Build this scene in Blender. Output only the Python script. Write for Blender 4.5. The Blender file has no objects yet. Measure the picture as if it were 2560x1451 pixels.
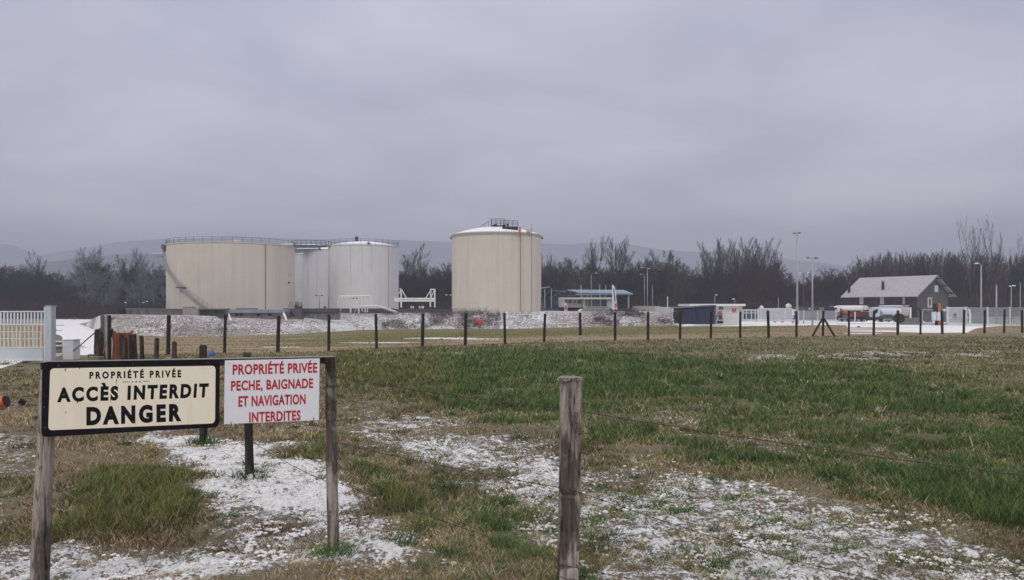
import bpy, math, random
import numpy as np
from mathutils import Vector, Matrix
R = math.radians
S = bpy.context.scene
COL = S.collection
F = 2000.0; CU = 1280.0; HV = 763.0; EYE = 1.6     # focal length and horizon in photograph pixels, eye height

def P(u, v, Y): return Vector(((u-CU)/F*Y, Y, EYE-(v-HV)/F*Y))
def X(u, Y): return (u-CU)/F*Y
def Z(v, Y): return EYE-(v-HV)/F*Y

# ------------------------------------------------------------------ noise
def _hash(ix, iy, s):
    h = (ix.astype(np.int64)*374761393 + iy.astype(np.int64)*668265263 + s*2147483647) & 0xffffffff
    h = ((h ^ (h >> 13))*1274126177) & 0xffffffff
    return ((h ^ (h >> 16)) & 0xffff)/65535.0
def vnoise(x, y, s=0):
    x = np.asarray(x, float); y = np.asarray(y, float)
    ix = np.floor(x); iy = np.floor(y); fx = x-ix; fy = y-iy
    fx = fx*fx*(3-2*fx); fy = fy*fy*(3-2*fy)
    a = _hash(ix, iy, s); b = _hash(ix+1, iy, s); c = _hash(ix, iy+1, s); d = _hash(ix+1, iy+1, s)
    return (a*(1-fx)+b*fx)*(1-fy)+(c*(1-fx)+d*fx)*fy
def fbm(x, y, s=0, o=4):
    t = 0; amp = 1; n = 0
    for i in range(o):
        t = t+amp*vnoise(x*2**i+17.3*i, y*2**i-9.1*i, s+i); n += amp; amp *= .5
    return t/n
def sst(a, b, x):
    t = np.clip((x-a)/(b-a), 0, 1); return t*t*(3-2*t)

# ------------------------------------------------------------------ terrain height
TA = np.array([-1.4, -.6, -.42, -.25, 0, .2, .4, .64, 1.4])
TY = np.array([-40, 8, 20, 28, 36, 50, 70, 100, 140, 180, 300, 9000.])
TZ = np.array([
 [0,0,-.02,-.15,-.3,-.7,-1.1,-1.6,-2.0,-2.2,-2.5,-2.5],
 [0,0,0,-.12,-.3,-.75,-1.2,-1.75,-2.0,-2.3,-2.5,-2.5],
 [0,0,0,-.15,-.4,-.9,-1.5,-2.4,-2.6,-2.6,-2.6,-2.6],
 [0,0,0,-.12,-.32,-.8,-1.4,-2.2,-2.6,-2.7,-2.7,-2.6],
 [0,0,0,0,-.05,-.35,-.85,-1.6,-2.55,-2.7,-2.7,-2.6],
 [0,0,0,0,0,-.2,-.6,-1.1,-1.9,-2.2,-2.5,-2.5],
 [0,0,0,0,-.01,-.12,-.35,-.8,-1.3,-1.6,-2.0,-2.2],
 [0,0,0,0,-.01,-.13,-.4,-.9,-1.4,-1.6,-2.0,-2.2],
 [0,0,0,0,-.01,-.13,-.4,-.9,-1.4,-1.6,-2.0,-2.2]])
def zt(x, y):
    x = np.asarray(x, float); y = np.asarray(y, float)
    a = np.clip(x/np.maximum(y, 4.0), TA[0], TA[-1]-1e-6); yy = np.clip(y, TY[0], TY[-1]-1)
    i = np.clip(np.searchsorted(TA, a, 'right')-1, 0, len(TA)-2); j = np.clip(np.searchsorted(TY, yy, 'right')-1, 0, len(TY)-2)
    fa = (a-TA[i])/(TA[i+1]-TA[i]); fy = (yy-TY[j])/(TY[j+1]-TY[j])
    z = (TZ[i, j]*(1-fa)+TZ[i+1, j]*fa)*(1-fy)+(TZ[i, j+1]*(1-fa)+TZ[i+1, j+1]*fa)*fy
    lum = (fbm(x*.9, y*.9, 5, 3)-.5)*.10*sst(60, 20, y)
    return z+lum
def ZT(x, y): return float(zt(np.array([x]), np.array([y]))[0])

# ------------------------------------------------------------------ materials
MATS = {}
def nodemat(name):
    m = bpy.data.materials.new(name); m.use_nodes = True
    nt = m.node_tree; b = nt.nodes['Principled BSDF']
    return m, nt, b
def mat(name, c, c2=None, rough=.6, scale=3.0, stretch=(1, 1, 1), metal=0, bump=0.0, streak=None, alpha=1.0, contrast=(.35, .65), spec=.3, emit=None, rot=0):
    """c/c2 mottled by noise on object coordinates; streak=(colour, amount) adds long vertical stains"""
    if name in MATS: return MATS[name]
    m, nt, b = nodemat(name); N = nt.nodes.new; L = nt.links.new
    b.inputs['Roughness'].default_value = rough; b.inputs['Metallic'].default_value = metal
    b.inputs['Specular IOR Level'].default_value = spec
    if c2 is None: c2 = tuple(x*.82 for x in c)
    tc = N('ShaderNodeTexCoord'); mp = N('ShaderNodeMapping'); mp.inputs['Scale'].default_value = stretch
    L(tc.outputs['Object'], mp.inputs['Vector'])
    no = N('ShaderNodeTexNoise'); no.inputs['Scale'].default_value = scale; no.inputs['Detail'].default_value = 6; no.inputs['Roughness'].default_value = .6
    L(mp.outputs[0], no.inputs['Vector'])
    cr = N('ShaderNodeValToRGB'); cr.color_ramp.elements[0].position = contrast[0]; cr.color_ramp.elements[1].position = contrast[1]
    cr.color_ramp.elements[0].color = (*c2, 1); cr.color_ramp.elements[1].color = (*c, 1)
    L(no.outputs['Fac'], cr.inputs[0]); out = cr.outputs[0]
    if streak:
        m2 = N('ShaderNodeMapping'); m2.inputs['Scale'].default_value = streak[2] if len(streak) > 2 else (1.2, 1.2, .03)
        L(tc.outputs['Object'], m2.inputs['Vector'])
        n2 = N('ShaderNodeTexNoise'); n2.inputs['Scale'].default_value = 1.0; n2.inputs['Detail'].default_value = 8; n2.inputs['Roughness'].default_value = .7
        L(m2.outputs[0], n2.inputs['Vector'])
        r2 = N('ShaderNodeMapRange'); r2.inputs[1].default_value = .5; r2.inputs[2].default_value = .78; r2.inputs[4].default_value = streak[1]
        L(n2.outputs['Fac'], r2.inputs[0])
        mx = N('ShaderNodeMix'); mx.data_type = 'RGBA'; mx.inputs[7].default_value = (*streak[0], 1)
        L(r2.outputs[0], mx.inputs[0]); L(out, mx.inputs[6]); out = mx.outputs[2]
    L(out, b.inputs['Base Color'])
    if bump:
        bp = N('ShaderNodeBump'); bp.inputs['Strength'].default_value = bump; bp.inputs['Distance'].default_value = .02
        L(no.outputs['Fac'], bp.inputs['Height']); L(bp.outputs[0], b.inputs['Normal'])
    if alpha < 1: b.inputs['Alpha'].default_value = alpha
    if emit:
        b.inputs['Emission Color'].default_value = (*emit[0], 1); b.inputs['Emission Strength'].default_value = emit[1]
    MATS[name] = m; return m

def wood_mat(name, light, dark, crack=(.02, .017, .016), s=1.0, crk=.55):
    m, nt, b = nodemat(name); N = nt.nodes.new; L = nt.links.new
    tc = N('ShaderNodeTexCoord')
    def noise(scale, stretch, det=6, rgh=.6, dist=0):
        mp = N('ShaderNodeMapping'); mp.inputs['Scale'].default_value = stretch; L(tc.outputs['Object'], mp.inputs['Vector'])
        n = N('ShaderNodeTexNoise'); n.inputs['Scale'].default_value = scale*s; n.inputs['Detail'].default_value = det; n.inputs['Roughness'].default_value = rgh; n.inputs['Distortion'].default_value = dist
        L(mp.outputs[0], n.inputs['Vector']); return n.outputs['Fac']
    big = noise(9, (1, 1, .22), 5); fine = noise(60, (1, 1, .05), 6, .7); ck = noise(22, (1, 1, .06), 3, .5, 1.6); ck2 = noise(14, (1, 1, .9), 4, .6, .5)
    cr = N('ShaderNodeValToRGB'); e = cr.color_ramp.elements
    e[0].position = .46; e[0].color = (*dark, 1); e[1].position = .55; e[1].color = (*light, 1); L(big, cr.inputs[0])
    mx = N('ShaderNodeMix'); mx.data_type = 'RGBA'; mx.blend_type = 'MULTIPLY'; mx.inputs[0].default_value = .8
    r0 = N('ShaderNodeMapRange'); r0.inputs[1].default_value = .3; r0.inputs[2].default_value = .7; r0.inputs[3].default_value = .4; r0.inputs[4].default_value = 1.45
    L(fine, r0.inputs[0]); L(cr.outputs[0], mx.inputs[6]); L(r0.outputs[0], mx.inputs[7])
    ab = N('ShaderNodeMath'); ab.operation = 'SUBTRACT'; ab.inputs[1].default_value = .5; L(ck, ab.inputs[0])
    ab2 = N('ShaderNodeMath'); ab2.operation = 'ABSOLUTE'; L(ab.outputs[0], ab2.inputs[0])
    r1 = N('ShaderNodeMapRange'); r1.inputs[1].default_value = 0; r1.inputs[2].default_value = .035; r1.inputs[3].default_value = 1; r1.inputs[4].default_value = 0; L(ab2.outputs[0], r1.inputs[0])
    r2 = N('ShaderNodeMapRange'); r2.inputs[1].default_value = crk-.06; r2.inputs[2].default_value = crk+.02; L(ck2, r2.inputs[0])
    mm = N('ShaderNodeMath'); mm.operation = 'MULTIPLY'; L(r1.outputs[0], mm.inputs[0]); L(r2.outputs[0], mm.inputs[1])
    m3 = N('ShaderNodeMix'); m3.data_type = 'RGBA'; m3.inputs[7].default_value = (*crack, 1); L(mm.outputs[0], m3.inputs[0]); L(mx.outputs[2], m3.inputs[6])
    L(m3.outputs[2], b.inputs['Base Color']); b.inputs['Roughness'].default_value = .85; b.inputs['Specular IOR Level'].default_value = .2
    lch = noise(5, (1, 1, .6), 6, .7, .4); r4 = N('ShaderNodeMapRange'); r4.inputs[1].default_value = .56; r4.inputs[2].default_value = .66; r4.inputs[4].default_value = .6; L(lch, r4.inputs[0])
    m4 = N('ShaderNodeMix'); m4.data_type = 'RGBA'; m4.inputs[7].default_value = (*[(q+.02)*1.0 for q in (light[1], light[1]*1.0, light[1]*.86)], 1); L(r4.outputs[0], m4.inputs[0]); L(m3.outputs[2], m4.inputs[6]); L(m4.outputs[2], b.inputs['Base Color'])
    sb = N('ShaderNodeMath'); sb.operation = 'SUBTRACT'; L(fine, sb.inputs[0]); L(mm.outputs[0], sb.inputs[1])
    bp = N('ShaderNodeBump'); bp.inputs['Strength'].default_value = .8; bp.inputs['Distance'].default_value = .004; L(sb.outputs[0], bp.inputs['Height']); L(bp.outputs[0], b.inputs['Normal'])
    MATS[name] = m; return m

# ------------------------------------------------------------------ mesh builder
class MB:
    def __init__(s): s.v = []; s.f = []
    def poly(s, pts):
        i = len(s.v); s.v += [tuple(p) for p in pts]; s.f.append(tuple(range(i, i+len(pts)))); return s
    def hexa(s, p):      # p: 8 corners, bottom 4 ccw then top 4
        i = len(s.v); s.v += [tuple(q) for q in p]
        for f in ((3,2,1,0), (4,5,6,7), (0,1,5,4), (1,2,6,5), (2,3,7,6), (3,0,4,7)): s.f.append(tuple(i+k for k in f))
        return s
    def box(s, x0, x1, y0, y1, z0, z1):
        return s.hexa([(x0,y0,z0),(x1,y0,z0),(x1,y1,z0),(x0,y1,z0),(x0,y0,z1),(x1,y0,z1),(x1,y1,z1),(x0,y1,z1)])
    def obox(s, c, ax, ay, hx, hy, z0, z1):   # oriented box: centre (x,y), unit axes in plan, half sizes
        c = Vector((c[0], c[1], 0)); ax = Vector((*ax[:2], 0)).normalized(); ay = Vector((*ay[:2], 0)).normalized()
        q = [c-ax*hx-ay*hy, c+ax*hx-ay*hy, c+ax*hx+ay*hy, c-ax*hx+ay*hy]
        return s.hexa([(a.x, a.y, z0) for a in q]+[(a.x, a.y, z1) for a in q])
    def bar(s, a, b, w, h=None):              # square bar between two points
        return s.tube([a, b], w*.7071, n=4, r2=None, flat=True)
    def tube(s, pts, r, n=8, r2=None, caps=True, flat=False):
        pts = [Vector(p) for p in pts]; k = len(pts)
        rs = r if isinstance(r, (list, tuple)) else [r+((r2 if r2 is not None else r)-r)*i/(k-1) for i in range(k)]
        i0 = len(s.v); up = None
        for i, p in enumerate(pts):
            t = (pts[min(i+1, k-1)]-pts[max(i-1, 0)]).normalized()
            if up is None:
                up = Vector((0, 0, 1)) if abs(t.z) < .9 else Vector((0, 1, 0))
            a = t.cross(up).normalized(); b = a.cross(t).normalized(); up = b
            for j in range(n):
                an = 2*math.pi*(j+(.5 if n == 4 else 0))/n
                s.v.append(tuple(p+a*math.cos(an)*rs[i]+b*math.sin(an)*rs[i]))
        for i in range(k-1):
            for j in range(n):
                a = i0+i*n+j; b = i0+i*n+(j+1) % n
                s.f.append((a, b, b+n, a+n))
        if caps:
            s.f.append(tuple(i0+j for j in range(n))[::-1]); s.f.append(tuple(i0+(k-1)*n+j for j in range(n)))
        return s
    def lathe(s, c, prof, n=64, a0=0, a1=2*math.pi):      # prof: list (r,z)
        i0 = len(s.v); full = abs(a1-a0-2*math.pi) < 1e-6; m = n if full else n+1
        for r, z in prof:
            for j in range(m):
                an = a0+(a1-a0)*j/n
                s.v.append((c[0]+r*math.cos(an), c[1]+r*math.sin(an), c[2]+z))
        for i in range(len(prof)-1):
            for j in range(n):
                a = i0+i*m+j; b = i0+i*m+(j+1) % m
                s.f.append((a, b, b+m, a+m))
        return s
    def prism(s, pts, d):                     # planar polygon extruded by vector d
        d = Vector(d); n = len(pts); i = len(s.v); s.v += [tuple(p) for p in pts]+[tuple(Vector(p)+d) for p in pts]
        s.f.append(tuple(range(i, i+n))[::-1]); s.f.append(tuple(range(i+n, i+2*n)))
        for j in range(n): s.f.append((i+j, i+(j+1) % n, i+n+(j+1) % n, i+n+j))
        return s
    def build(s, name, m, parent=None, smooth=False, bevel=0):
        off = Vector((0, 0, 0)); o_ = parent
        while o_ is not None: off = off+o_.location; o_ = o_.parent
        v = [(a-off.x, b-off.y, c-off.z) for a, b, c in s.v]
        me = bpy.data.meshes.new(name); me.from_pydata(v, [], s.f); me.update()
        if m: me.materials.append(m)
        o = bpy.data.objects.new(name, me); COL.objects.link(o)
        if parent is not None: o.parent = parent
        if smooth: me.shade_smooth()
        if bevel:
            b = o.modifiers.new('edge', 'BEVEL'); b.width = bevel; b.segments = 2; b.limit_method = 'ANGLE'
        return o
def smooth_angle(o, deg=40):
    try: o.data.set_sharp_from_angle(angle=R(deg))
    except Exception: pass
def npmesh(name, v, f4, m, tint=None, parent=None, smooth=False, tri=False):
    me = bpy.data.meshes.new(name); k = 3 if tri else 4
    me.vertices.add(len(v)); me.vertices.foreach_set('co', np.asarray(v, np.float32).ravel())
    f4 = np.asarray(f4, np.int32); nf = len(f4)
    me.loops.add(nf*k); me.polygons.add(nf)
    me.loops.foreach_set('vertex_index', f4.ravel()); me.polygons.foreach_set('loop_start', np.arange(nf, dtype=np.int32)*k)
    if smooth: me.polygons.foreach_set('use_smooth', np.ones(nf, bool))
    me.update(calc_edges=True)
    if tint is not None:
        at = me.color_attributes.new('tint', 'FLOAT_COLOR', 'POINT')
        c = np.ones((len(v), 4), np.float32); c[:, :tint.shape[1]] = tint; at.data.foreach_set('color', c.ravel())
    if m: me.materials.append(m)
    o = bpy.data.objects.new(name, me); COL.objects.link(o)
    if parent is not None: o.parent = parent
    return o
def thing(name, loc, label, cat, group=None):
    o = bpy.data.objects.new(name, None); COL.objects.link(o); o.location = Vector(loc); o.empty_display_size = .2
    return tag(o, label, cat, group)
def tag(o, label=None, cat=None, group=None, kind=None):
    if label: o['label'] = label
    if cat: o['category'] = cat
    if group: o['group'] = group
    if kind: o['kind'] = kind
    return o
def dup(root, loc, rotz=0, scale=1.0, label=None, group=None, mats=None):
    r = root.copy(); COL.objects.link(r); r.location = Vector(loc); r.rotation_euler = (0, 0, rotz); r.scale = (scale, scale, scale) if not isinstance(scale, tuple) else scale
    if label: r['label'] = label
    if group: r['group'] = group
    for ch in list(root.children):
        c = ch.copy(); COL.objects.link(c); c.parent = r
        for g in list(ch.children):
            d = g.copy(); COL.objects.link(d); d.parent = c
    return r
ORD = ('first second third fourth fifth sixth seventh eighth ninth tenth eleventh twelfth thirteenth fourteenth fifteenth sixteenth seventeenth eighteenth nineteenth twentieth '
       'twenty-first twenty-second twenty-third twenty-fourth twenty-fifth twenty-sixth twenty-seventh twenty-eighth twenty-ninth thirtieth').split()

# ------------------------------------------------------------------ camera
cam = bpy.data.cameras.new('camera'); co = bpy.data.objects.new('camera', cam); COL.objects.link(co)
co.location = (0, 0, EYE); co.rotation_euler = (R(90), 0, 0)
cam.sensor_width = 36; cam.lens = 36*F/2560; cam.shift_y = (HV-725.5)/2560; cam.clip_end = 20000; cam.clip_start = .05
S.camera = co
S.view_settings.view_transform = 'Standard'; S.view_settings.look = 'None'; S.view_settings.exposure = 0; S.view_settings.gamma = 1

# ------------------------------------------------------------------ overcast sky and soft sun
w = bpy.data.worlds.new('World'); S.world = w; w.use_nodes = True
nt = w.node_tree; N = nt.nodes.new; L = nt.links.new
for n in list(nt.nodes): nt.nodes.remove(n)
SUN_EL, SUN_AZ = 42, 200    # degrees; high, behind the camera and a little left
sky = N('ShaderNodeTexSky'); sky.sky_type = 'NISHITA'; sky.sun_disc = False; sky.sun_elevation = R(SUN_EL); sky.sun_rotation = R(SUN_AZ)
bg1 = N('ShaderNodeBackground'); bg1.inputs[1].default_value = .06; L(sky.outputs[0], bg1.inputs[0])
tc = N('ShaderNodeTexCoord'); sp = N('ShaderNodeSeparateXYZ'); L(tc.outputs['Generated'], sp.inputs[0])
# project the direction on a cloud layer: (x, y)/(z + .12)
zz = N('ShaderNodeMath'); zz.operation = 'ABSOLUTE'; L(sp.outputs[2], zz.inputs[0])
za = N('ShaderNodeMath'); za.operation = 'ADD'; za.inputs[1].default_value = .16; L(zz.outputs[0], za.inputs[0])
dx = N('ShaderNodeMath'); dx.operation = 'DIVIDE'; L(sp.outputs[0], dx.inputs[0]); L(za.outputs[0], dx.inputs[1])
dy = N('ShaderNodeMath'); dy.operation = 'DIVIDE'; L(sp.outputs[1], dy.inputs[0]); L(za.outputs[0], dy.inputs[1])
cb = N('ShaderNodeCombineXYZ'); L(dx.outputs[0], cb.inputs[0]); L(dy.outputs[0], cb.inputs[1])
n1 = N('ShaderNodeTexNoise'); n1.inputs['Scale'].default_value = 1.0; n1.inputs['Detail'].default_value = 6; n1.inputs['Roughness'].default_value = .48; n1.inputs['Distortion'].default_value = .3
L(cb.outputs[0], n1.inputs['Vector'])
n2 = N('ShaderNodeTexNoise'); n2.inputs['Scale'].default_value = .35; n2.inputs['Detail'].default_value = 3
L(cb.outputs[0], n2.inputs['Vector'])
cr = N('ShaderNodeValToRGB'); e = cr.color_ramp.elements
e[0].position = .36; e[0].color = (.282, .293, .355, 1); e[1].position = .64; e[1].color = (.425, .428, .490, 1)
L(n1.outputs['Fac'], cr.inputs[0])
c2 = N('ShaderNodeValToRGB'); e = c2.color_ramp.elements
e[0].position = .38; e[0].color = (.93, .93, .98, 1); e[1].position = .62; e[1].color = (1.05, 1.04, 1.02, 1); L(n2.outputs['Fac'], c2.inputs[0])
mx = N('ShaderNodeMix'); mx.data_type = 'RGBA'; mx.blend_type = 'MULTIPLY'; mx.inputs[0].default_value = 1; L(cr.outputs[0], mx.inputs[6]); L(c2.outputs[0], mx.inputs[7])
# overcast luminance by elevation: a little dimmer and warmer low down, brighter overhead
gr = N('ShaderNodeValToRGB'); gr.color_ramp.interpolation = 'EASE'; L(sp.outputs[2], gr.inputs[0]); e = gr.color_ramp.elements
e[0].position = 0; e[0].color = (.54, .52, .49, 1); e[1].position = 1; e[1].color = (.88, .83, .72, 1)
for p_, c_ in ((.09, (.60, .57, .535, 1)), (.20, (.51, .503, .50, 1)), (.34, (.50, .495, .50, 1)), (.6, (.78, .745, .65, 1))):
    x_ = e.new(p_); x_.color = c_
m2 = N('ShaderNodeMix'); m2.data_type = 'RGBA'; m2.blend_type = 'MULTIPLY'; m2.inputs[0].default_value = 1; L(mx.outputs[2], m2.inputs[6]); L(gr.outputs[0], m2.inputs[7])
bg2 = N('ShaderNodeBackground'); bg2.inputs[1].default_value = 3.8; L(m2.outputs[2], bg2.inputs[0])
ms = N('ShaderNodeMixShader'); ms.inputs[0].default_value = .95; L(bg1.outputs[0], ms.inputs[1]); L(bg2.outputs[0], ms.inputs[2])
wo = N('ShaderNodeOutputWorld'); L(ms.outputs[0], wo.inputs[0])
sun = bpy.data.lights.new('sun', 'SUN'); sun.energy = 1.0; sun.angle = R(35); sun.color = (1, .95, .86)
so = bpy.data.objects.new('sun', sun); COL.objects.link(so)
az = R(SUN_AZ); d = Vector((math.sin(az)*math.cos(R(SUN_EL)), math.cos(az)*math.cos(R(SUN_EL)), math.sin(R(SUN_EL))))
so.rotation_euler = (-d).to_track_quat('-Z', 'Y').to_euler(); so.location = (0, -20, 40)
# ------------------------------------------------------------------ ground cover zones, drawn as outlines in the photograph and laid on the terrain
def G(u, v, Y0=None):       # photograph pixel on the near meadow (z about 0) -> ground point
    Y = EYE*F/(v-HV); return (X(u, Y), Y)
def sdist(poly, x, y):      # signed distance, positive inside
    p = np.array(poly, float); n = len(p); d = np.full(x.shape, 1e18); ins = np.zeros(x.shape, bool)
    for i in range(n):
        ax, ay = p[i]; bx, by = p[(i+1) % n]; ex, ey = bx-ax, by-ay
        t = np.clip(((x-ax)*ex+(y-ay)*ey)/(ex*ex+ey*ey+1e-9), 0, 1)
        d = np.minimum(d, (x-ax-t*ex)**2+(y-ay-t*ey)**2)
        c = ((ay > y) != (by > y)) & (x < (bx-ax)*(y-ay)/(by-ay+1e-12)+ax); ins ^= c
    d = np.sqrt(d); return np.where(ins, d, -d)
# (outline, softness px, strength)
SNOW = [
 ([(335,1066),(470,1072),(580,1080),(680,1105),(790,1140),(860,1195),(850,1310),(640,1300),(535,1280),(490,1235),(415,1190),(375,1125)], 50, .78),
 ([(-200,1400),(140,1385),(330,1362),(560,1368),(700,1330),(840,1275),(1000,1310),(1090,1330),(1100,1390),(900,1425),(560,1500),(-200,1560)], 50, .72),
 ([(500,1210),(820,1190),(940,1250),(1130,1310),(1180,1400),(820,1400),(600,1390),(500,1330)], 60, .56),
 ([(880,1015),(1130,1045),(1330,1085),(1460,1130),(1540,1200),(1460,1300),(1250,1250),(1080,1200),(940,1130),(840,1060)], 70, .62),
 ([(1180,1180),(1400,1210),(1640,1290),(1640,1400),(1400,1420),(1290,1350),(1190,1270)], 80, .60),
 ([(1440,1140),(1650,1165),(1900,1215),(2150,1245),(2350,1290),(2560,1350),(2900,1450),(3000,1600),(1380,1600),(1440,1400)], 80, .585),
 ([(1650,1230),(2050,1240),(2250,1300),(2200,1370),(1900,1330),(1700,1300)], 60, .3),
 ([(1570,1035),(1700,1040),(1760,1080),(1980,1095),(2080,1130),(2030,1140),(1800,1105),(1600,1060)], 26, .5),
 ([(2050,1110),(2300,1120),(2420,1150),(2240,1165),(2080,1150)], 36, .42),
 ([(1850,888),(2100,884),(2560,874),(2900,870),(2900,884),(2560,884),(2150,895),(1900,897)], 3, .55),
 ([(1500,862),(1700,866),(1960,863),(1700,872)], 4, .4),
 ([(-300,1090),(60,1085),(130,1120),(110,1190),(-300,1210)], 40, .42),
 ([(130,1130),(330,1110),(420,1160),(300,1190),(150,1200)], 50, .25),
 ([(130,1240),(250,1220),(230,1290),(120,1300)], 40, .33),
 ([(-300,1230),(70,1240),(60,1300),(-300,1320)], 40, .4),
 ([(640,1040),(810,1060),(820,1090),(700,1090)], 30, .35),
 ([(500,1380),(1150,1360),(1300,1440),(900,1500),(500,1480)], 50, .25),
]
GREEN = [
 ([(820,868),(1700,856),(2900,856),(2900,900),(2300,905),(2700,960),(2900,1000),(2900,1330),(2560,1300),(2200,1200),(1800,1140),(1450,1100),(1100,1040),(830,1000)], 90, .60),
 ([(830,872),(1100,862),(1400,862),(1700,880),(1900,905),(2150,940),(2350,960),(2560,985),(2560,1060),(2300,1070),(1900,1020),(1700,1010),(1560,1020),(1400,1050),(1150,1000),(830,985)], 40, .85),
 ([(830,930),(1000,945),(1250,985),(1450,1010),(1460,1070),(1250,1070),(1030,1000),(830,975)], 30, .9),
 ([(1450,1040),(1620,1070),(1800,1110),(2000,1130),(2200,1170),(2400,1200),(2650,1240),(2900,1330),(2700,1400),(2560,1330),(2350,1270),(2150,1230),(1900,1200),(1700,1150),(1450,1120)], 34, 1.0),
 ([(2380,985),(2700,970),(2900,1150),(2560,1190),(2300,1150),(2250,1080)], 60, .75),
 ([(1750,1030),(2100,1060),(2250,1110),(2050,1110),(1800,1080)], 40, .65),
 ([(640,1085),(830,1085),(850,1150),(960,1180),(1080,1230),(1110,1300),(1040,1320),(930,1240),(840,1190),(720,1150),(650,1120)], 30, .8),
 ([(150,1215),(330,1175),(480,1190),(540,1240),(500,1310),(330,1350),(150,1385),(-200,1400),(-200,1300),(100,1330),(180,1290)], 30, .72),
 ([(900,1060),(1100,1130),(1290,1190),(1400,1240),(1330,1250),(1100,1200),(940,1130)], 40, .5),
 ([(1060,1260),(1220,1240),(1400,1290),(1390,1350),(1200,1330)], 40, .6),
 ([(130,1080),(380,1075),(430,1120),(330,1150),(200,1130)], 40, .4),
 ([(-200,1180),(90,1180),(90,1230),(-200,1240)], 30, .5),
 ([(1500,1180),(1640,1200),(1620,1260),(1500,1250)], 30, .6),
 ([(1440,1280),(1560,1300),(1560,1451),(1440,1451)], 40, .4),
 ([(2040,1340),(2560,1380),(2560,1451),(2040,1451)], 60, .35),
 ([(1440,1180),(1800,1220),(2300,1300),(2700,1400),(2700,1500),(1440,1500)], 90, .30),
 ([(860,1010),(1300,1080),(1400,1160),(1400,1300),(1100,1240),(860,1150)], 60, .30),
 ([(-700,870),(420,885),(420,900),(-700,960)], 20, .35),
]
TALL = GREEN[2:3]
def pixel_of(x, y, z=None):
    y = np.maximum(y, 1.5); z = 0.0 if z is None else z
    return CU+F*x/y, HV+F*(EYE-z)/y
def zone(lst, u, v, x, y):
    wu = u+ (fbm(x*1.3, y*1.3, 31, 5)-.5)*170*np.clip((v-HV)/400, .05, 1.2)
    wv = v+ (fbm(x*1.3+40, y*1.3, 37, 5)-.5)*120*np.clip((v-HV)/400, .03, 1.2)
    out = np.zeros(u.shape)
    for poly, soft, st in lst:
        out = np.maximum(out, st*sst(-soft*.5, soft, sdist(poly, wu, wv)))
    return out
def fields(x, y):
    u, v = pixel_of(x, y)
    far = sst(30, 46, y)
    sn = zone(SNOW, u, v, x, y)*(1-far)
    gn = zone(GREEN, u, v, x, y)
    # outside the frame the meadow simply goes on: patches of each
    side = sst(0, 500, np.maximum(-u, u-2560))
    sn = sn*(1-side)+side*.6*sst(.52, .66, fbm(x*.35, y*.35, 71, 3)); gn = gn*(1-side)+side*.8*sst(.45, .6, fbm(x*.3, y*.3, 77, 3))
    below = sst(1480, 1800, v)
    sn = sn*(1-below)+below*.6*sst(.45, .6, fbm(x*.5, y*.5, 71, 3))
    sn = sn+.16*sst(.55, .72, fbm(x*1.3, y*1.3, 91, 4))*(1-far)*sst(880, 1050, v)
    return np.clip(sn, 0, 1), np.clip(gn*(1-.85*sn), 0, 1)

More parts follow.
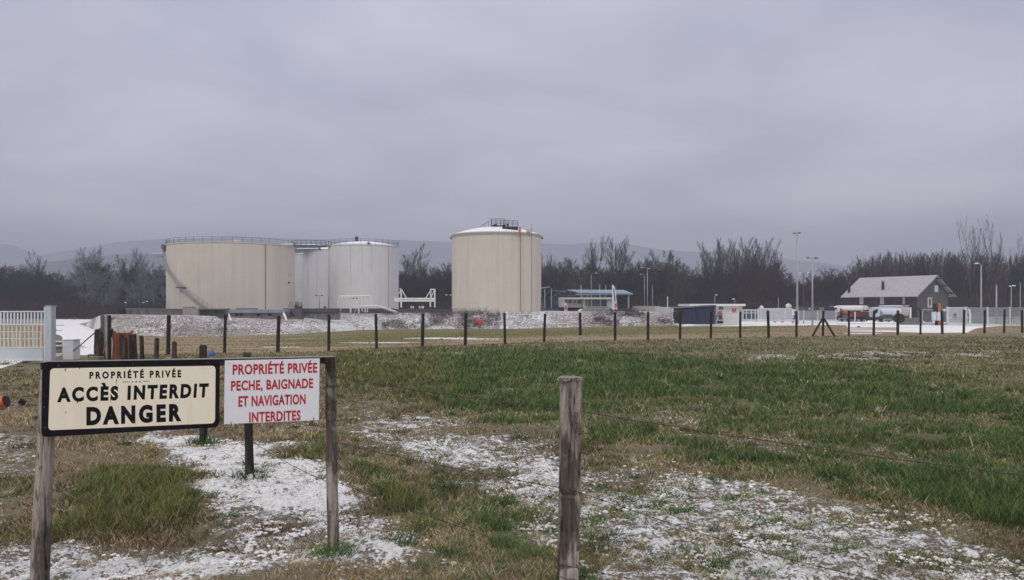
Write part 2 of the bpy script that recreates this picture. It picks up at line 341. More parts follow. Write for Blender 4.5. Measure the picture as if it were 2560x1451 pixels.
# ------------------------------------------------------------------ ground material
def ground_mat():
    m, nt, b = nodemat('ground'); N = nt.nodes.new; L = nt.links.new
    at = N('ShaderNodeAttribute'); at.attribute_name = 'tint'; sp = N('ShaderNodeSeparateColor'); L(at.outputs['Color'], sp.inputs[0])
    tc = N('ShaderNodeNewGeometry'); P_ = tc.outputs['Position']
    def noise(sc, det=5, rough=.6, st=None, dist=0):
        n = N('ShaderNodeTexNoise'); n.inputs['Scale'].default_value = sc; n.inputs['Detail'].default_value = det; n.inputs['Roughness'].default_value = rough; n.inputs['Distortion'].default_value = dist
        if st:
            mp = N('ShaderNodeMapping'); mp.inputs['Scale'].default_value = st; L(P_, mp.inputs['Vector']); L(mp.outputs[0], n.inputs['Vector'])
        else: L(P_, n.inputs['Vector'])
        return n.outputs['Fac']
    def ramp(f, stops):
        c = N('ShaderNodeValToRGB'); L(f, c.inputs[0]); e = c.color_ramp.elements
        e[0].position, e[0].color = stops[0][0], (*stops[0][1], 1); e[1].position, e[1].color = stops[-1][0], (*stops[-1][1], 1)
        for p, q in stops[1:-1]: k = e.new(p); k.color = (*q, 1)
        return c.outputs[0]
    def mixc(f, a, c):
        x = N('ShaderNodeMix'); x.data_type = 'RGBA'
        if isinstance(f, float): x.inputs[0].default_value = f
        else: L(f, x.inputs[0])
        L(a, x.inputs[6]); L(c, x.inputs[7]); return x.outputs[2]
    nA = noise(7, 8, .7); nB = noise(75, 8, .78); nC = noise(1.1, 4, .55)
    dirt = ramp(nB, [(.3, (.065, .046, .030)), (.5, (.19, .155, .10)), (.7, (.36, .31, .23))])
    green = ramp(nB, [(.3, (.030, .046, .020)), (.5, (.075, .095, .04)), (.72, (.16, .16, .075))])
    far_g = ramp(nC, [(.3, (.095, .10, .033)), (.5, (.15, .145, .050)), (.7, (.23, .18, .085))])
    far_t = ramp(noise(.35, 5, .6, (.35, 1.5, 1)), [(.3, (.19, .14, .085)), (.6, (.31, .24, .155))])
    base = mixc(sp.outputs[1], dirt, green)
    farc = mixc(sp.outputs[2], far_t, far_g)                  # blue channel: greenness of the far field
    al = N('ShaderNodeAttribute'); al.attribute_name = 'far'
    sal = N('ShaderNodeSeparateColor'); L(al.outputs['Color'], sal.inputs[0])
    base = mixc(sal.outputs[0], base, farc)
    # snow: broken into crumbs by fine noise where the cover is thin
    mu = N('ShaderNodeMath'); mu.operation = 'MULTIPLY_ADD'; mu.inputs[1].default_value = 1.02; mu.inputs[2].default_value = -.03
    nS = noise(36, 8, .75); nS2 = noise(8, 5, .6)
    av = N('ShaderNodeMix'); av.inputs[0].default_value = .36; L(nS, av.inputs[2]); L(nS2, av.inputs[3])
    # noise is centred on .5 and narrow: spread it
    mr = N('ShaderNodeMapRange'); mr.inputs[1].default_value = .37; mr.inputs[2].default_value = .63; L(av.outputs[0], mr.inputs[0])
    L(sp.outputs[0], mu.inputs[0])
    sb = N('ShaderNodeMath'); sb.operation = 'SUBTRACT'; L(mu.outputs[0], sb.inputs[0]); L(mr.outputs[0], sb.inputs[1])
    m2 = N('ShaderNodeMapRange'); m2.inputs[1].default_value = -.06; m2.inputs[2].default_value = .09; L(sb.outputs[0], m2.inputs[0])
    snowc = ramp(noise(34, 7, .7), [(.34, (.46, .44, .41)), (.45, (.72, .72, .72)), (.56, (.88, .88, .89))])
    full = N('ShaderNodeMath'); full.operation = 'MAXIMUM'; L(m2.outputs[0], full.inputs[0]); L(sal.outputs[1], full.inputs[1])
    col = mixc(full.outputs[0], base, snowc)
    L(col, b.inputs['Base Color']); b.inputs['Roughness'].default_value = .9; b.inputs['Specular IOR Level'].default_value = .15
    ad = N('ShaderNodeMath'); ad.operation = 'MULTIPLY_ADD'; ad.inputs[1].default_value = .8; L(m2.outputs[0], ad.inputs[0]); L(nB, ad.inputs[2])
    bp = N('ShaderNodeBump'); bp.inputs['Strength'].default_value = .9; bp.inputs['Distance'].default_value = .02; L(ad.outputs[0], bp.inputs['Height']); L(bp.outputs[0], b.inputs['Normal'])
    return m

def make_ground():
    ys = list(np.linspace(-40, 1.5, 40))
    y = 2.2
    while y < 16: ys.append(y); y *= 1.0052
    while y < 60: ys.append(y); y *= 1.013
    while y < 400: ys.append(y); y *= 1.02
    while y < 9000: ys.append(y); y *= 1.15
    ys.append(9000); ys = np.array(ys)
    aa = np.concatenate([np.linspace(-6, -1.05, 26)[:-1], np.linspace(-1.05, 1.05, 760), np.linspace(1.05, 6, 26)[1:]])
    A, Y = np.meshgrid(aa, ys); W = np.where(Y > 0, Y+1.5, 1.5+np.abs(Y)); Xg = A*W*.75
    x = Xg.ravel(); yv = Y.ravel(); z = zt(x, yv)
    sn, gn = fields(x, yv)
    near = sst(24, 12, yv)
    z = z+near*((fbm(x*2.4, yv*2.4, 13, 3)-.5)*.09+(fbm(x*6, yv*6, 3, 4)-.5)*.06+(fbm(x*22, yv*22, 9, 3)-.5)*.036*(.4+sn)+sn*.018)
    # far field colours: fraction of green, and full snow (roads and yards)
    u, v = pixel_of(x, yv, z)
    far = sst(27, 34, yv+ (u-1280)*-.006*1.4)
    fence = 2800/np.clip(99-(u-420)*.0201, 30, 130)           # distance of the far post fence along this line of sight
    far = sst(-1.2, 1.5, yv-fence)
    fg = sst(.40, .6, fbm(x*.05, yv*.12, 51, 4)+.22*sst(700, 1000, u)-.02)
    fg = fg*sst(0, 12, yv-fence-3-3*np.sin(x*.13)-3*(u < 1500))*(sst(560, 760, u))
    fg = fg*(1-.8*sst(1850, 2050, u))
    # tan strip of bare earth in front of the white yard on the right
    snow_far = np.zeros_like(x)
    wob = (fbm(x*.3, yv*.3, 61, 3)-.5)
    # yard and road, right: beyond a line
    lim = np.interp(u, [1660, 1700, 1860, 1990, 2115, 2125, 2330, 2420, 2440, 2520, 3600], [300, 96, 93, 92, 90, 54, 50.5, 50.5, 66, 92, 92])
    snow_far = np.maximum(snow_far, sst(-.6, .6, yv-lim+wob*2.5)*(u > 1650)*(1-sst(300, 360, yv)))
    # snowy track, left
    l0 = np.interp(yv, [18, 24, 35, 60, 120, 240, 600], [-12.9+0, -13.6, -19.2, -31.5, -61, -121, -310]); l1 = np.interp(yv, [18, 24, 35, 60, 120, 240, 600], [-11.6, -12.3, -18, -31.2, -58, -118, -300])
    vl = np.interp(u, [-2000, 0, 60, 128, 250], [1010, 922, 903, 889, 886])
    tr = ((u > 121) | (v > 893))*(v < vl+wob*8)*(x < np.interp(yv, [17, 22, 30, 45, 70, 110, 160, 200], [-10.6, -11.4, -15.4, -23.2, -36, -56, -78, -96])+wob*1.2)*(yv > 15)*(yv < 330)
    snow_far = np.maximum(snow_far, tr*1.0)
    # thin snow lines on the far grass
    for (uc, vc, ru, rv) in ((1100, 846, 110, 2.2), (960, 857, 130, 1.5), (1180, 848, 90, 1.5), (700, 868, 60, 1.2), (2150, 834, 60, 2)):
        snow_far = np.maximum(snow_far, .8*sst(1, .5, ((u-uc)/ru)**2+((v-vc)/rv)**2+wob*1.2))
    g2 = (u > 2125) & (u < 2245) & (v > 818) & (v < 827)
    snow_far = np.where(g2, .35+wob, snow_far)
    under = (yv > 150)*(x > -75)*(x < 33)
    v3 = np.stack([x, yv, z], 1)
    ny, nx = Y.shape
    i = np.arange(ny-1)[:, None]*nx+np.arange(nx-1)[None, :]
    f = np.stack([i, i+1, i+nx+1, i+nx], -1).reshape(-1, 4)
    o = npmesh('ground', v3, f, ground_mat(), np.stack([sn, gn, fg], 1), smooth=True)
    at = o.data.color_attributes.new('far', 'FLOAT_COLOR', 'POINT'); c = np.ones((len(x), 4), np.float32); c[:, 0] = far; c[:, 1] = np.clip(snow_far, 0, 1); c[:, 2] = 0
    at.data.foreach_set('color', c.ravel())
    tag(o, 'meadow of frosty grass and thawing snow sloping away to a flat field', kind='structure')
    return o
make_ground()

# ------------------------------------------------------------------ grass
def grass_mat():
    m, nt, b = nodemat('grass_blade'); at = nt.nodes.new('ShaderNodeAttribute'); at.attribute_name = 'tint'
    nt.links.new(at.outputs['Color'], b.inputs['Base Color']); b.inputs['Roughness'].default_value = .65; b.inputs['Specular IOR Level'].default_value = .25
    try: b.inputs['Transmission Weight'].default_value = 0
    except Exception: pass
    return m
GM = grass_mat()
rs = np.random.RandomState(7)
GREENS = np.array([(.042, .104, .024), (.062, .140, .030), (.115, .178, .042), (.034, .078, .028), (.165, .195, .068)])
DRYS = np.array([(.44, .38, .23), (.33, .27, .14), (.56, .51, .38), (.18, .115, .065), (.27, .265, .11), (.38, .25, .13), (.32, .31, .15)])
def blades(name, x, y, h, wd, col, lean, label, curl=.5):
    n = len(x); z = zt(x, y)-.012
    ang = rs.rand(n)*2*np.pi; face = rs.rand(n)*np.pi
    ld = np.stack([np.cos(ang), np.sin(ang)], 1)*(lean*h)[:, None]
    wv = np.stack([np.cos(face), np.sin(face)], 1)*wd[:, None]
    V = np.zeros((n, 6, 3), np.float32)
    for k, (t, ww) in enumerate(((0, 1.0), (.55, .8), (1, .12))):
        px = x+ld[:, 0]*t**1.7; py = y+ld[:, 1]*t**1.7; pz = z+h*(t-.25*curl*t*t*lean)
        V[:, 2*k, 0] = px-wv[:, 0]*ww; V[:, 2*k, 1] = py-wv[:, 1]*ww; V[:, 2*k, 2] = pz
        V[:, 2*k+1, 0] = px+wv[:, 0]*ww; V[:, 2*k+1, 1] = py+wv[:, 1]*ww; V[:, 2*k+1, 2] = pz
    b0 = np.arange(n)[:, None]*6
    Fq = np.concatenate([b0+np.array([0, 1, 3, 2]), b0+np.array([2, 3, 5, 4])], 0)
    T = np.repeat(col, 6, 0)
    o = npmesh(name, V.reshape(-1, 3), Fq, GM, T)
    return tag(o, label, kind='stuff')
def pick(pal, n, power=1.0): return pal[rs.randint(0, len(pal), n)]
def sample(n, v0, v1, u0=-500, u1=3060):
    v = v0+(v1-v0)*rs.rand(n); u = u0+(u1-u0)*rs.rand(n); Y = EYE*F/(v-HV)
    return X(u, Y), Y, u, v
def grass_layer():
    # meadow turf: everywhere, short, colour by zone
    x, y, u, v = sample(1150000, 838, 1600)
    fence = 2800/np.clip(99-(u-420)*.0201, 30, 130); ok = y < fence+.3
    x, y, u, v = x[ok], y[ok], u[ok], v[ok]
    sn, gn = fields(x, y)
    n1 = fbm(x*2.2, y*2.2, 101, 4); n2 = fbm(x*.45, y*.45, 103, 3); n3 = fbm(x*9, y*9, 107, 3)
    keep = rs.rand(len(x)) < np.clip(1.05-.95*sn-.2*sst(.5, .35, n3), .10, 1)
    keep &= ~((u < 330) & (v < 925))
    x, y, u, v, sn, gn, n1, n2 = [a[keep] for a in (x, y, u, v, sn, gn, n1, n2)]
    n = len(x); lush = gn*sst(.44, .62, n1+.08+.5*(n2-.5))
    isg = rs.rand(n) < np.clip(.16+.42*gn+.62*lush+.18*sst(.5, .6, n2), 0, .975)
    left = (u < 900) | (y > 18)
    col = np.where(isg[:, None], pick(GREENS, n), pick(DRYS, n))
    olive = np.array((.16, .155, .055)); k = (rs.rand(n) < np.where(u < 1100, .65, .12)) & isg; col[k] = olive*(.6+.8*rs.rand(k.sum()))[:, None]
    lw = (sst(1.5, -1.6, x+.12*y) > rs.rand(n)*1.1) & (v > 900) & (~isg | (rs.rand(n) < .35)) & (gn < .6) & (rs.rand(n) < .85); col[lw] = np.array([(.42, .29, .19), (.52, .42, .32), (.34, .22, .13), (.46, .38, .24)])[rs.randint(0, 4, lw.sum())]
    ko = (y > 13) & ~isg & (rs.rand(n) < .6); col[ko] = np.array((.235, .235, .105))
    brown = (n2 > .5) & ~isg & (rs.rand(n) < .5); col[brown] = np.array((.12, .078, .045))
    col = col*(.42+1.05*rs.rand(n)**1.3)[:, None]*(.55+.9*fbm(x*3, y*3, 109, 3))[:, None]
    hgt = (.022+.045*rs.rand(n)**1.5)*(1+1.5*lush)*(1-.4*sn)
    hgt *= 1+.4*sst(8, 25, y)
    wd = np.maximum(.0012+.0012*rs.rand(n), .00042*y)
    blades('short_grass', x, y, hgt, wd, col, .35+.8*rs.rand(n), 'short turf of green and straw coloured blades covering the meadow')
    # taller dark green sward in the lush bands
    x, y, u, v = sample(420000, 850, 1640); 
    fence = 2800/np.clip(99-(u-420)*.0201, 30, 130)
    sn, gn = fields(x, y); n1 = fbm(x*1.4, y*1.4, 111, 4)
    keep = (rs.rand(len(x)) < gn**1.3*sst(.47, .60, n1+.06*gn+.45*(fbm(x*.45, y*.45, 103, 3)-.5))) & (y < fence-.3) & (sn < .45)
    x, y, u, v, gn, n1 = [a[keep] for a in (x, y, u, v, gn, n1)]; n = len(x)
    col = pick(GREENS, n)*(.6+.7*rs.rand(n))[:, None]; k = rs.rand(n) < .07; col[k] = np.array((.20, .19, .08))
    k = (u < 1150) & (rs.rand(n) < .75); col[k] = np.array((.215, .205, .070))*(.6+.6*rs.rand(k.sum()))[:, None]
    blades('tall_grass', x, y, (.06+.10*rs.rand(n))*(.55+.75*gn), np.maximum(.0014, .00045*y), col, .25+.6*rs.rand(n), 'longer dark green grass in lush bands across the meadow')
    # tufts: clumps of long blades
    tx, ty, tu, tv = sample(5200, 880, 1560); sn, gn = fields(tx, ty); n1 = fbm(tx*.8, ty*.8, 121, 3)
    k = (n1 > .44) & (rs.rand(len(tx)) < .42); tx, ty, tu, gn, sn = tx[k], ty[k], tu[k], gn[k], sn[k]
    extra = [(1305,1405,.16), (1490,1310,.13), (1610,1440,.2), (1280,1370,.16), (1000,1370,.17), (1120,1400,.12), (1120,1230,.13), (1260,1375,.14), (1700,1290,.11), (1350,1400,.15), (1440,1445,.1), (1530,1360,.12), (1990,1420,.12), (1800,1420,.13), (2110,1390,.1), (1560,1250,.1)]
    extra += [(78,1500,.1), (120,1500,.1), (815,1396,.09), (848,1398,.09), (832,1405,.07), (1385,1490,.1), (1450,1492,.1), (612,1203,.07), (636,1204,.07), (497,1110,.08), (518,1110,.08)]
    for (eu, ev, er) in extra:
        a, b_ = G(eu, ev); tx = np.append(tx, a); ty = np.append(ty, b_); tu = np.append(tu, eu); gn = np.append(gn, 2.0); sn = np.append(sn, 0)
    X_, Y_, H_, C_, Lr = [], [], [], [], []
    for i in range(len(tx)):
        far = ty[i] > 14; nb = int(90 if gn[i] > 1.5 else rs.randint(22, 60)); rad = (.10 if gn[i] > 1.5 else .03+.05*rs.rand())*(1+.02*ty[i])
        a = rs.rand(nb)*6.28; r = rad*np.sqrt(rs.rand(nb)); X_.append(tx[i]+r*np.cos(a)); Y_.append(ty[i]+r*np.sin(a))
        base = (.13 if gn[i] > 1.5 else .05+.10*rs.rand()*min(1, .4+gn[i])); H_.append(base*(.5+.7*rs.rand(nb)))
        dry = rs.rand() < (.05 if gn[i] > 1.5 else .38*(1-gn[i])+.08); c = (DRYS if dry else GREENS[:4])[rs.randint(0, 4)]; C_.append(c*(.5+.8*rs.rand(nb))[:, None])
    x, y, h, c = map(np.concatenate, (X_, Y_, H_, C_)); n = len(x)
    blades('grass_tufts', x, y, h, np.maximum(.0016, .0005*y), c, .4+.9*rs.rand(n), 'shaggy clumps of longer grass standing out of snow and turf', curl=.9)
    # matted straw pressed flat among the turf
    x, y, u, v = sample(230000, 905, 1560); sn, gn = fields(x, y); k = rs.rand(len(x)) < (1-.85*gn)*(1-.45*sn)*sst(.34, .6, fbm(x*5, y*5, 161, 3)); x, y = x[k], y[k]; n = len(x)
    c = np.array([(.50, .42, .28), (.30, .22, .13), (.16, .10, .06), (.62, .56, .43), (.36, .33, .20), (.10, .07, .045)])[rs.randint(0, 6, n)]*(.6+.7*rs.rand(n))[:, None]
    blades('matted_straw', x, y, .014+.016*rs.rand(n), np.maximum(.0014, .0004*y), c, 1.6+2.4*rs.rand(n), 'matted straw lying flat between the green turf and the snow', curl=.35)
    # crumbs of thawing snow lying on the turf
    x, y, u, v = sample(150000, 905, 1560); sn, gn = fields(x, y); nz = fbm(x*9, y*9, 141, 4)
    k = (rs.rand(len(x)) < np.clip(sn*1.2-.2, 0, 1)*sst(.44, .60, nz)); x, y, sn = x[k], y[k], sn[k]; n = len(x)
    t_ = (1+5**.5)/2; iv = np.array([(-1,t_,0),(1,t_,0),(-1,-t_,0),(1,-t_,0),(0,-1,t_),(0,1,t_),(0,-1,-t_),(0,1,-t_),(t_,0,-1),(t_,0,1),(-t_,0,-1),(-t_,0,1)])/1.902
    fi = np.array([(0,11,5),(0,5,1),(0,1,7),(0,7,10),(0,10,11),(1,5,9),(5,11,4),(11,10,2),(10,7,6),(7,1,8),(3,9,4),(3,4,2),(3,2,6),(3,6,8),(3,8,9),(4,9,5),(2,4,11),(6,2,10),(8,6,7),(9,8,1)])
    r = (.004+.011*rs.rand(n)**2.0)*(1+.03*y); V = iv[None]*r[:, None, None]*(.7+.6*rs.rand(n, 12))[:, :, None]; V[:, :, 2] *= .62; V[:, :, 0] *= 1.25
    z = zt(x, y)+.004+.012*sn; V = V+np.stack([x, y, z], 1)[:, None, :]
    f = (np.arange(n)[:, None, None]*12+fi[None]).reshape(-1, 3)
    o = npmesh('snow_crumbs', V.reshape(-1, 3), f, mat('snow_crumb', (.84, .84, .85), (.66, .65, .63), scale=60, rough=.9), smooth=True, tri=True); tag(o, 'crumbs of thawing snow scattered over the grass', kind='stuff')
    # dead stems and leaf litter: dark brown bits among the snow
    x, y, u, v = sample(190000, 900, 1560); sn, gn = fields(x, y)
    k = rs.rand(len(x)) < sst(.40, .58, fbm(x*4, y*4, 131, 4))*(.15+1.0*sn)*(1-.7*gn); x, y = x[k], y[k]; n = len(x)
    c = np.array([(.05, .028, .018), (.09, .05, .03), (.035, .028, .022), (.16, .10, .06)])[rs.randint(0, 4, n)]*(.6+.8*rs.rand(n))[:, None]
    blades('dead_stems', x, y, .012+.035*rs.rand(n)**2, np.maximum(.0022, .0004*y), c, 1.0+1.6*rs.rand(n), 'dark brown dead stems and leaf scraps poking through the snow', curl=1.0)
grass_layer()
def far_grass():
    n = 60000; v = 818+75*rs.rand(n); u = -300+3160*rs.rand(n); Y0 = 30+75*rs.rand(n)**1.3; x = X(u, Y0); fence = 2800/np.clip(99-(u-420)*.0201, 30, 130)
    lim = np.interp(u, [-300, 300, 1660, 1700, 1860, 1990, 2115, 2125, 2330, 2420, 2440, 2520, 3600], [99, 99, 132, 92, 90, 88, 86, 50, 48, 48, 60, 84, 84])
    k = (Y0 > fence+.4) & (Y0 < lim) & (x > np.interp(Y0, [17, 30, 45, 70, 110], [-10.6, -14.6, -22, -35, -54])); k &= rs.rand(n) < sst(.40, .58, fbm(x*.5, Y0*.5, 151, 4))*.9+.06
    x, y, u = x[k], Y0[k], u[k]; n = len(x); g = fbm(x*.08, y*.2, 153, 3)+.15*sst(600, 1000, u)-.15*sst(1900, 2100, u)
    c = np.where((g > .52)[:, None], np.array([(.12, .135, .04), (.17, .17, .06), (.09, .11, .035)])[rs.randint(0, 3, n)], np.array([(.33, .265, .165), (.28, .22, .135), (.36, .30, .20)])[rs.randint(0, 3, n)])*(.75+.4*rs.rand(n))[:, None]
    blades('far_grass', x, y, .025+.07*rs.rand(n)**3, .0006*y, c, .5+.9*rs.rand(n), 'thin olive and straw coloured grass on the flat field beyond the post fence')
far_grass()
# ------------------------------------------------------------------ foreground: posts, signs, wire
WOOD = wood_mat('old_wood', (.34, .29, .26), (.10, .080, .070))
WOODD = wood_mat('dark_wood', (.060, .052, .047), (.026, .023, .022), crk=.6)
WOODB = wood_mat('brown_wood', (.085, .070, .060), (.038, .032, .029))
WIRE = mat('rusty_wire', (.10, .085, .08), (.05, .04, .035), rough=.7, scale=60, metal=.3)
def log_mb(base, top, r0, r1, seed=0, rough=.06, n=20, rings=34, square=0.0, cut=.01, notch=(), cracks=0):
    rc = random.Random(seed+500); ck = [(rc.uniform(.1, math.pi-.1), rc.uniform(0, .7), rc.uniform(.25, .7), rc.uniform(.045, .11), rc.uniform(.16, .34), rc.random()*6) for _ in range(cracks)]
    rg = random.Random(seed); base = Vector(base); top = Vector(top); ax = (top-base); Ln = ax.length; ax.normalize()
    a = ax.cross(Vector((0, 1, 0))).normalized(); b = ax.cross(a).normalized(); mb = MB(); m = mb
    ph = rg.random()*10
    th = np.arange(n)*2*np.pi/n
    for i in range(rings+1):
        t = i/rings; r = r0+(r1-r0)*t
        off = (a*math.sin(t*3.1+ph)+b*math.cos(t*2.3+ph))*r0*.12
        nz = fbm(np.cos(th)*2.2+ph, np.sin(th)*2.2+t*2.5, seed, 3)-.5; nz2 = fbm(np.cos(th)*5+ph, np.sin(th)*5+t*Ln*3, seed+9, 3)-.5
        for j in range(n):
            q = th[j]; sq = 1/max(abs(math.cos(q)), abs(math.sin(q)))
            rr = r*(1+(sq-1)*square*.8)*(1+rough*4*float(nz[j])+rough*2.2*float(nz2[j]))
            for (qa, t0_, tl, wd_, dp_, ph_) in ck:
                m_ = max(0, min(1, (t-t0_)*9, (t0_+tl-t)*9)); qq = (q-qa-.22*math.sin(t*7+ph_)-.06*math.sin(t*31+ph_)+math.pi) % (2*math.pi)-math.pi
                rr *= 1-dp_*m_*math.exp(-(qq/wd_)**2)
            for nt_, dp in notch:
                rr *= 1-dp*math.exp(-((t-nt_)*Ln/.012)**2)*(1 if math.sin(q) > -.3 else .2)
            p = base+ax*(Ln*t)+off+a*math.cos(q)*rr+b*math.sin(q)*rr
            if i == rings: p = p+ax*(cut*(rg.random()-.5)*2)
            m.v.append(tuple(p))
    for i in range(rings):
        for j in range(n):
            p = i*n+j; q = i*n+(j+1) % n; m.f.append((p, q, q+n, p+n))
    m.f.append(tuple(range(n))[::-1])
    c = top+ax*cut*.3; k = len(m.v); m.v.append(tuple(c))
    for j in range(n): m.f.append((rings*n+j, rings*n+(j+1) % n, k))
    return m
# --- centre post
cx0 = P(1419, 1490, 4.4); cx1 = P(1424, 946, 4.4); cx0.z = -.12
cp = thing('wooden_post', (cx0.x, cx0.y, 0), 'stout weathered square wooden post standing alone in the meadow, lichen on its cut top', 'post', None)
o = log_mb(cx0, cx1, .056, .061, 3, .045, n=90, rings=110, square=.85, cut=.008, cracks=11, notch=((.43, .0), (.52, .18), (.22, .16))).build('trunk', WOOD, cp, smooth=True); smooth_angle(o, 35)
LICH = mat('lichen', (.36, .36, .30), (.17, .17, .13), scale=70, rough=.95, bump=.8)
def lichen(c, r, seed, n=30, flat=.5):
    rg = random.Random(seed); mb = MB()
    for i in range(n):
        q = Vector(c)+Vector((rg.gauss(0, 1)*r, rg.gauss(0, 1)*r, rg.gauss(0, 1)*r*flat)); s = r*(.18+.3*rg.random())
        mb.lathe(q, [(0.0001, -s*.5), (s, -s*.1), (s*.8, s*.4), (.0001, s*.6)], n=6)
    return mb
mb = MB(); rg = random.Random(5)
for i in range(260):
    a = rg.random()*6.28; r = .069*math.sqrt(rg.random()); q = Vector((cx1.x+r*math.cos(a), cx1.y+r*math.sin(a), cx1.z+.001-.022*max(0, r/.069-.82)*rg.random()*5+rg.random()*.006)); s = .003+.009*rg.random()
    mb.lathe(q, [(.0001, -s*.6), (s, -s*.1), (s*.7, s*.4), (.0001, s*.5)], n=6)
mb.build('lichen', LICH, cp, smooth=True)
LICH2 = mat('pale_lichen', (.42, .44, .30), (.22, .24, .15), scale=90, rough=.95)
for (u, v, r, s) in ((1444, 1052, .006, 1), (1450, 1077, .005, 2), (1398, 955, .008, 3), (1437, 1085, .003, 4)):
    q = P(u, v, 4.352); lichen(q, r, s, 16, .9).build('lichen', LICH2, cp, smooth=True)
for z_, s_ in ((cx0.z+.43*1.3+.11, 1), (.115, 2)):
    ring = [(cx0.x+.062*math.cos(a)*1.0, cx0.y+.062*math.sin(a), z_+.006*math.sin(2*a)) for a in np.linspace(0, 6.28, 20)]
    MB().tube(ring, .0016, n=5).build('wire_loop', WIRE, cp)
MB().tube([P(1402, 1216, 4.335), P(1412, 1226, 4.325), P(1424, 1220, 4.33)], .0022, n=5).build('staple', WIRE, cp)
# --- sign frame posts
A = Vector((-2.526, 4.3, 0)); B = Vector((-1.135, 5.1, 0)); D = (B-A).normalized(); NV = Vector((D.y, -D.x, 0))      # NV faces the camera
def SP(u, v, off=0.0):       # photograph pixel -> point of the sign plane, pushed off towards the camera
    a = (u-CU)/F; t = (A.x*NV.x+A.y*NV.y)/(a*NV.x+NV.y); p = Vector((a*t, t, EYE-(v-HV)/F*t)); return p+NV*off
frame = thing('sign_frame', (-1.8, 4.72, 0), 'weathered wooden frame of two round posts and a top rail carrying two warning signs', 'sign frame')
lp0 = P(95, 1500, 4.36); lp1 = P(126, 925, 4.40); lp0.z = -.15
ax = (P(126, 925, 4.40)-P(97, 1451, 4.36)); lp0 = P(97, 1451, 4.36)-ax*.28
o = log_mb(lp0, lp1, .050, .040, 11, .045, n=80, rings=110, cut=.004, cracks=9).build('post', WOOD, frame, smooth=True); smooth_angle(o, 40)
rp1 = P(828, 899, 5.14); rp0 = P(833, 1390, 5.12); rp0.z = -.1; tag_ = None
o = log_mb(rp0, rp1, .036, .034, 17, .05, n=70, rings=110, cut=.004, cracks=9, notch=((.27, .12), (.46, .1), (.71, .22))).build('post', WOOD, frame, smooth=True); smooth_angle(o, 40)
for v_ in (1050, 1160, 962):
    c = P(830, v_, 5.13); MB().tube([(c.x+.038*math.cos(a), c.y+.038*math.sin(a), c.z+.004*math.sin(a)) for a in np.linspace(0, 6.28, 18)], .0018, n=5).build('wire_loop', WIRE, frame)
MB().tube([P(815, 955, 5.05), P(824, 968, 5.06), P(842, 965, 5.08)], .0035, n=6).build('clamp', mat('black_iron', (.02, .02, .022), rough=.5), frame)
# rail: planks at the back of the signs
q = [SP(101, 907, -.012), SP(838, 893, -.012), SP(838, 909, -.012), SP(101, 925, -.012)]
mb = MB(); bk = -NV*.045; mb.hexa([q[3], q[2], q[2]+bk, q[3]+bk, q[0], q[1], q[1]+bk, q[0]+bk])
mb.build('rail', WOODB, frame, bevel=.003)
q = [SP(100, 905.3, .006), SP(840, 891.3, .006), SP(840, 893.6, .006), SP(100, 907.6, .006)]; bk = -NV*.075
MB().hexa([q[3], q[2], q[2]+bk, q[3]+bk, q[0], q[1], q[1]+bk, q[0]+bk]).build('rail_cap', mat('grey_board', (.30, .28, .25), (.16, .14, .12), scale=30, stretch=(1, 1, 8), bump=.3), frame, bevel=.002)
q = [SP(812, 893, .012), SP(836, 893, .012), SP(836, 935, .012), SP(826, 945, .012), SP(812, 905, .012)]
MB().prism(q, -NV*.03).build('bracket', WOODB, frame, bevel=.002)
# --- signs
def rrect(c, rad, off, k=6):        # rounded quadrilateral in pixels: corners tl,tr,br,bl
    pts = []
    for i in range(4):
        p = Vector(c[i]); a = (Vector(c[i-1])-p).normalized()*rad; b = (Vector(c[(i+1) % 4])-p).normalized()*rad
        for j in range(k+1):
            t = j/k; q = p+a*(1-t)**2+b*t**2
            pts.append(SP(q.x, q.y, off))
    return pts
def lettering(parent, txt, bl, br, tl, tr, off, m, bold=.02, depth=.0008, spc=1.0, name='lettering'):
    cu = bpy.data.curves.new('t', 'FONT'); cu.body = txt; cu.size = 1; cu.offset = bold; cu.space_character = spc; cu.resolution_u = 4
    ob = bpy.data.objects.new('t', cu); COL.objects.link(ob); bpy.context.view_layer.update()
    dg = bpy.context.evaluated_depsgraph_get(); me = bpy.data.meshes.new_from_object(ob.evaluated_get(dg)); bpy.data.objects.remove(ob)
    co_ = np.zeros(len(me.vertices)*3); me.vertices.foreach_get('co', co_); co_ = co_.reshape(-1, 3)
    x0, x1 = co_[:, 0].min(), co_[:, 0].max(); cap = .729
    s = (co_[:, 0]-x0)/(x1-x0); t = co_[:, 1]/cap
    BL, BR, TL, TR = (np.array(SP(*p, off)) for p in (bl, br, tl, tr)); base = np.array(parent.matrix_world.translation if parent.parent is None else parent.location)
    loc = np.array(parent.location)
    p = (BL*(1-s)[:, None]+BR*s[:, None])*(1-t)[:, None]+(TL*(1-s)[:, None]+TR*s[:, None])*t[:, None]-loc
    me.vertices.foreach_set('co', p.ravel()); me.update(); me.name = name; me.materials.clear(); me.materials.append(m)
    o = bpy.data.objects.new(name, me); COL.objects.link(o); o.parent = parent
    return o
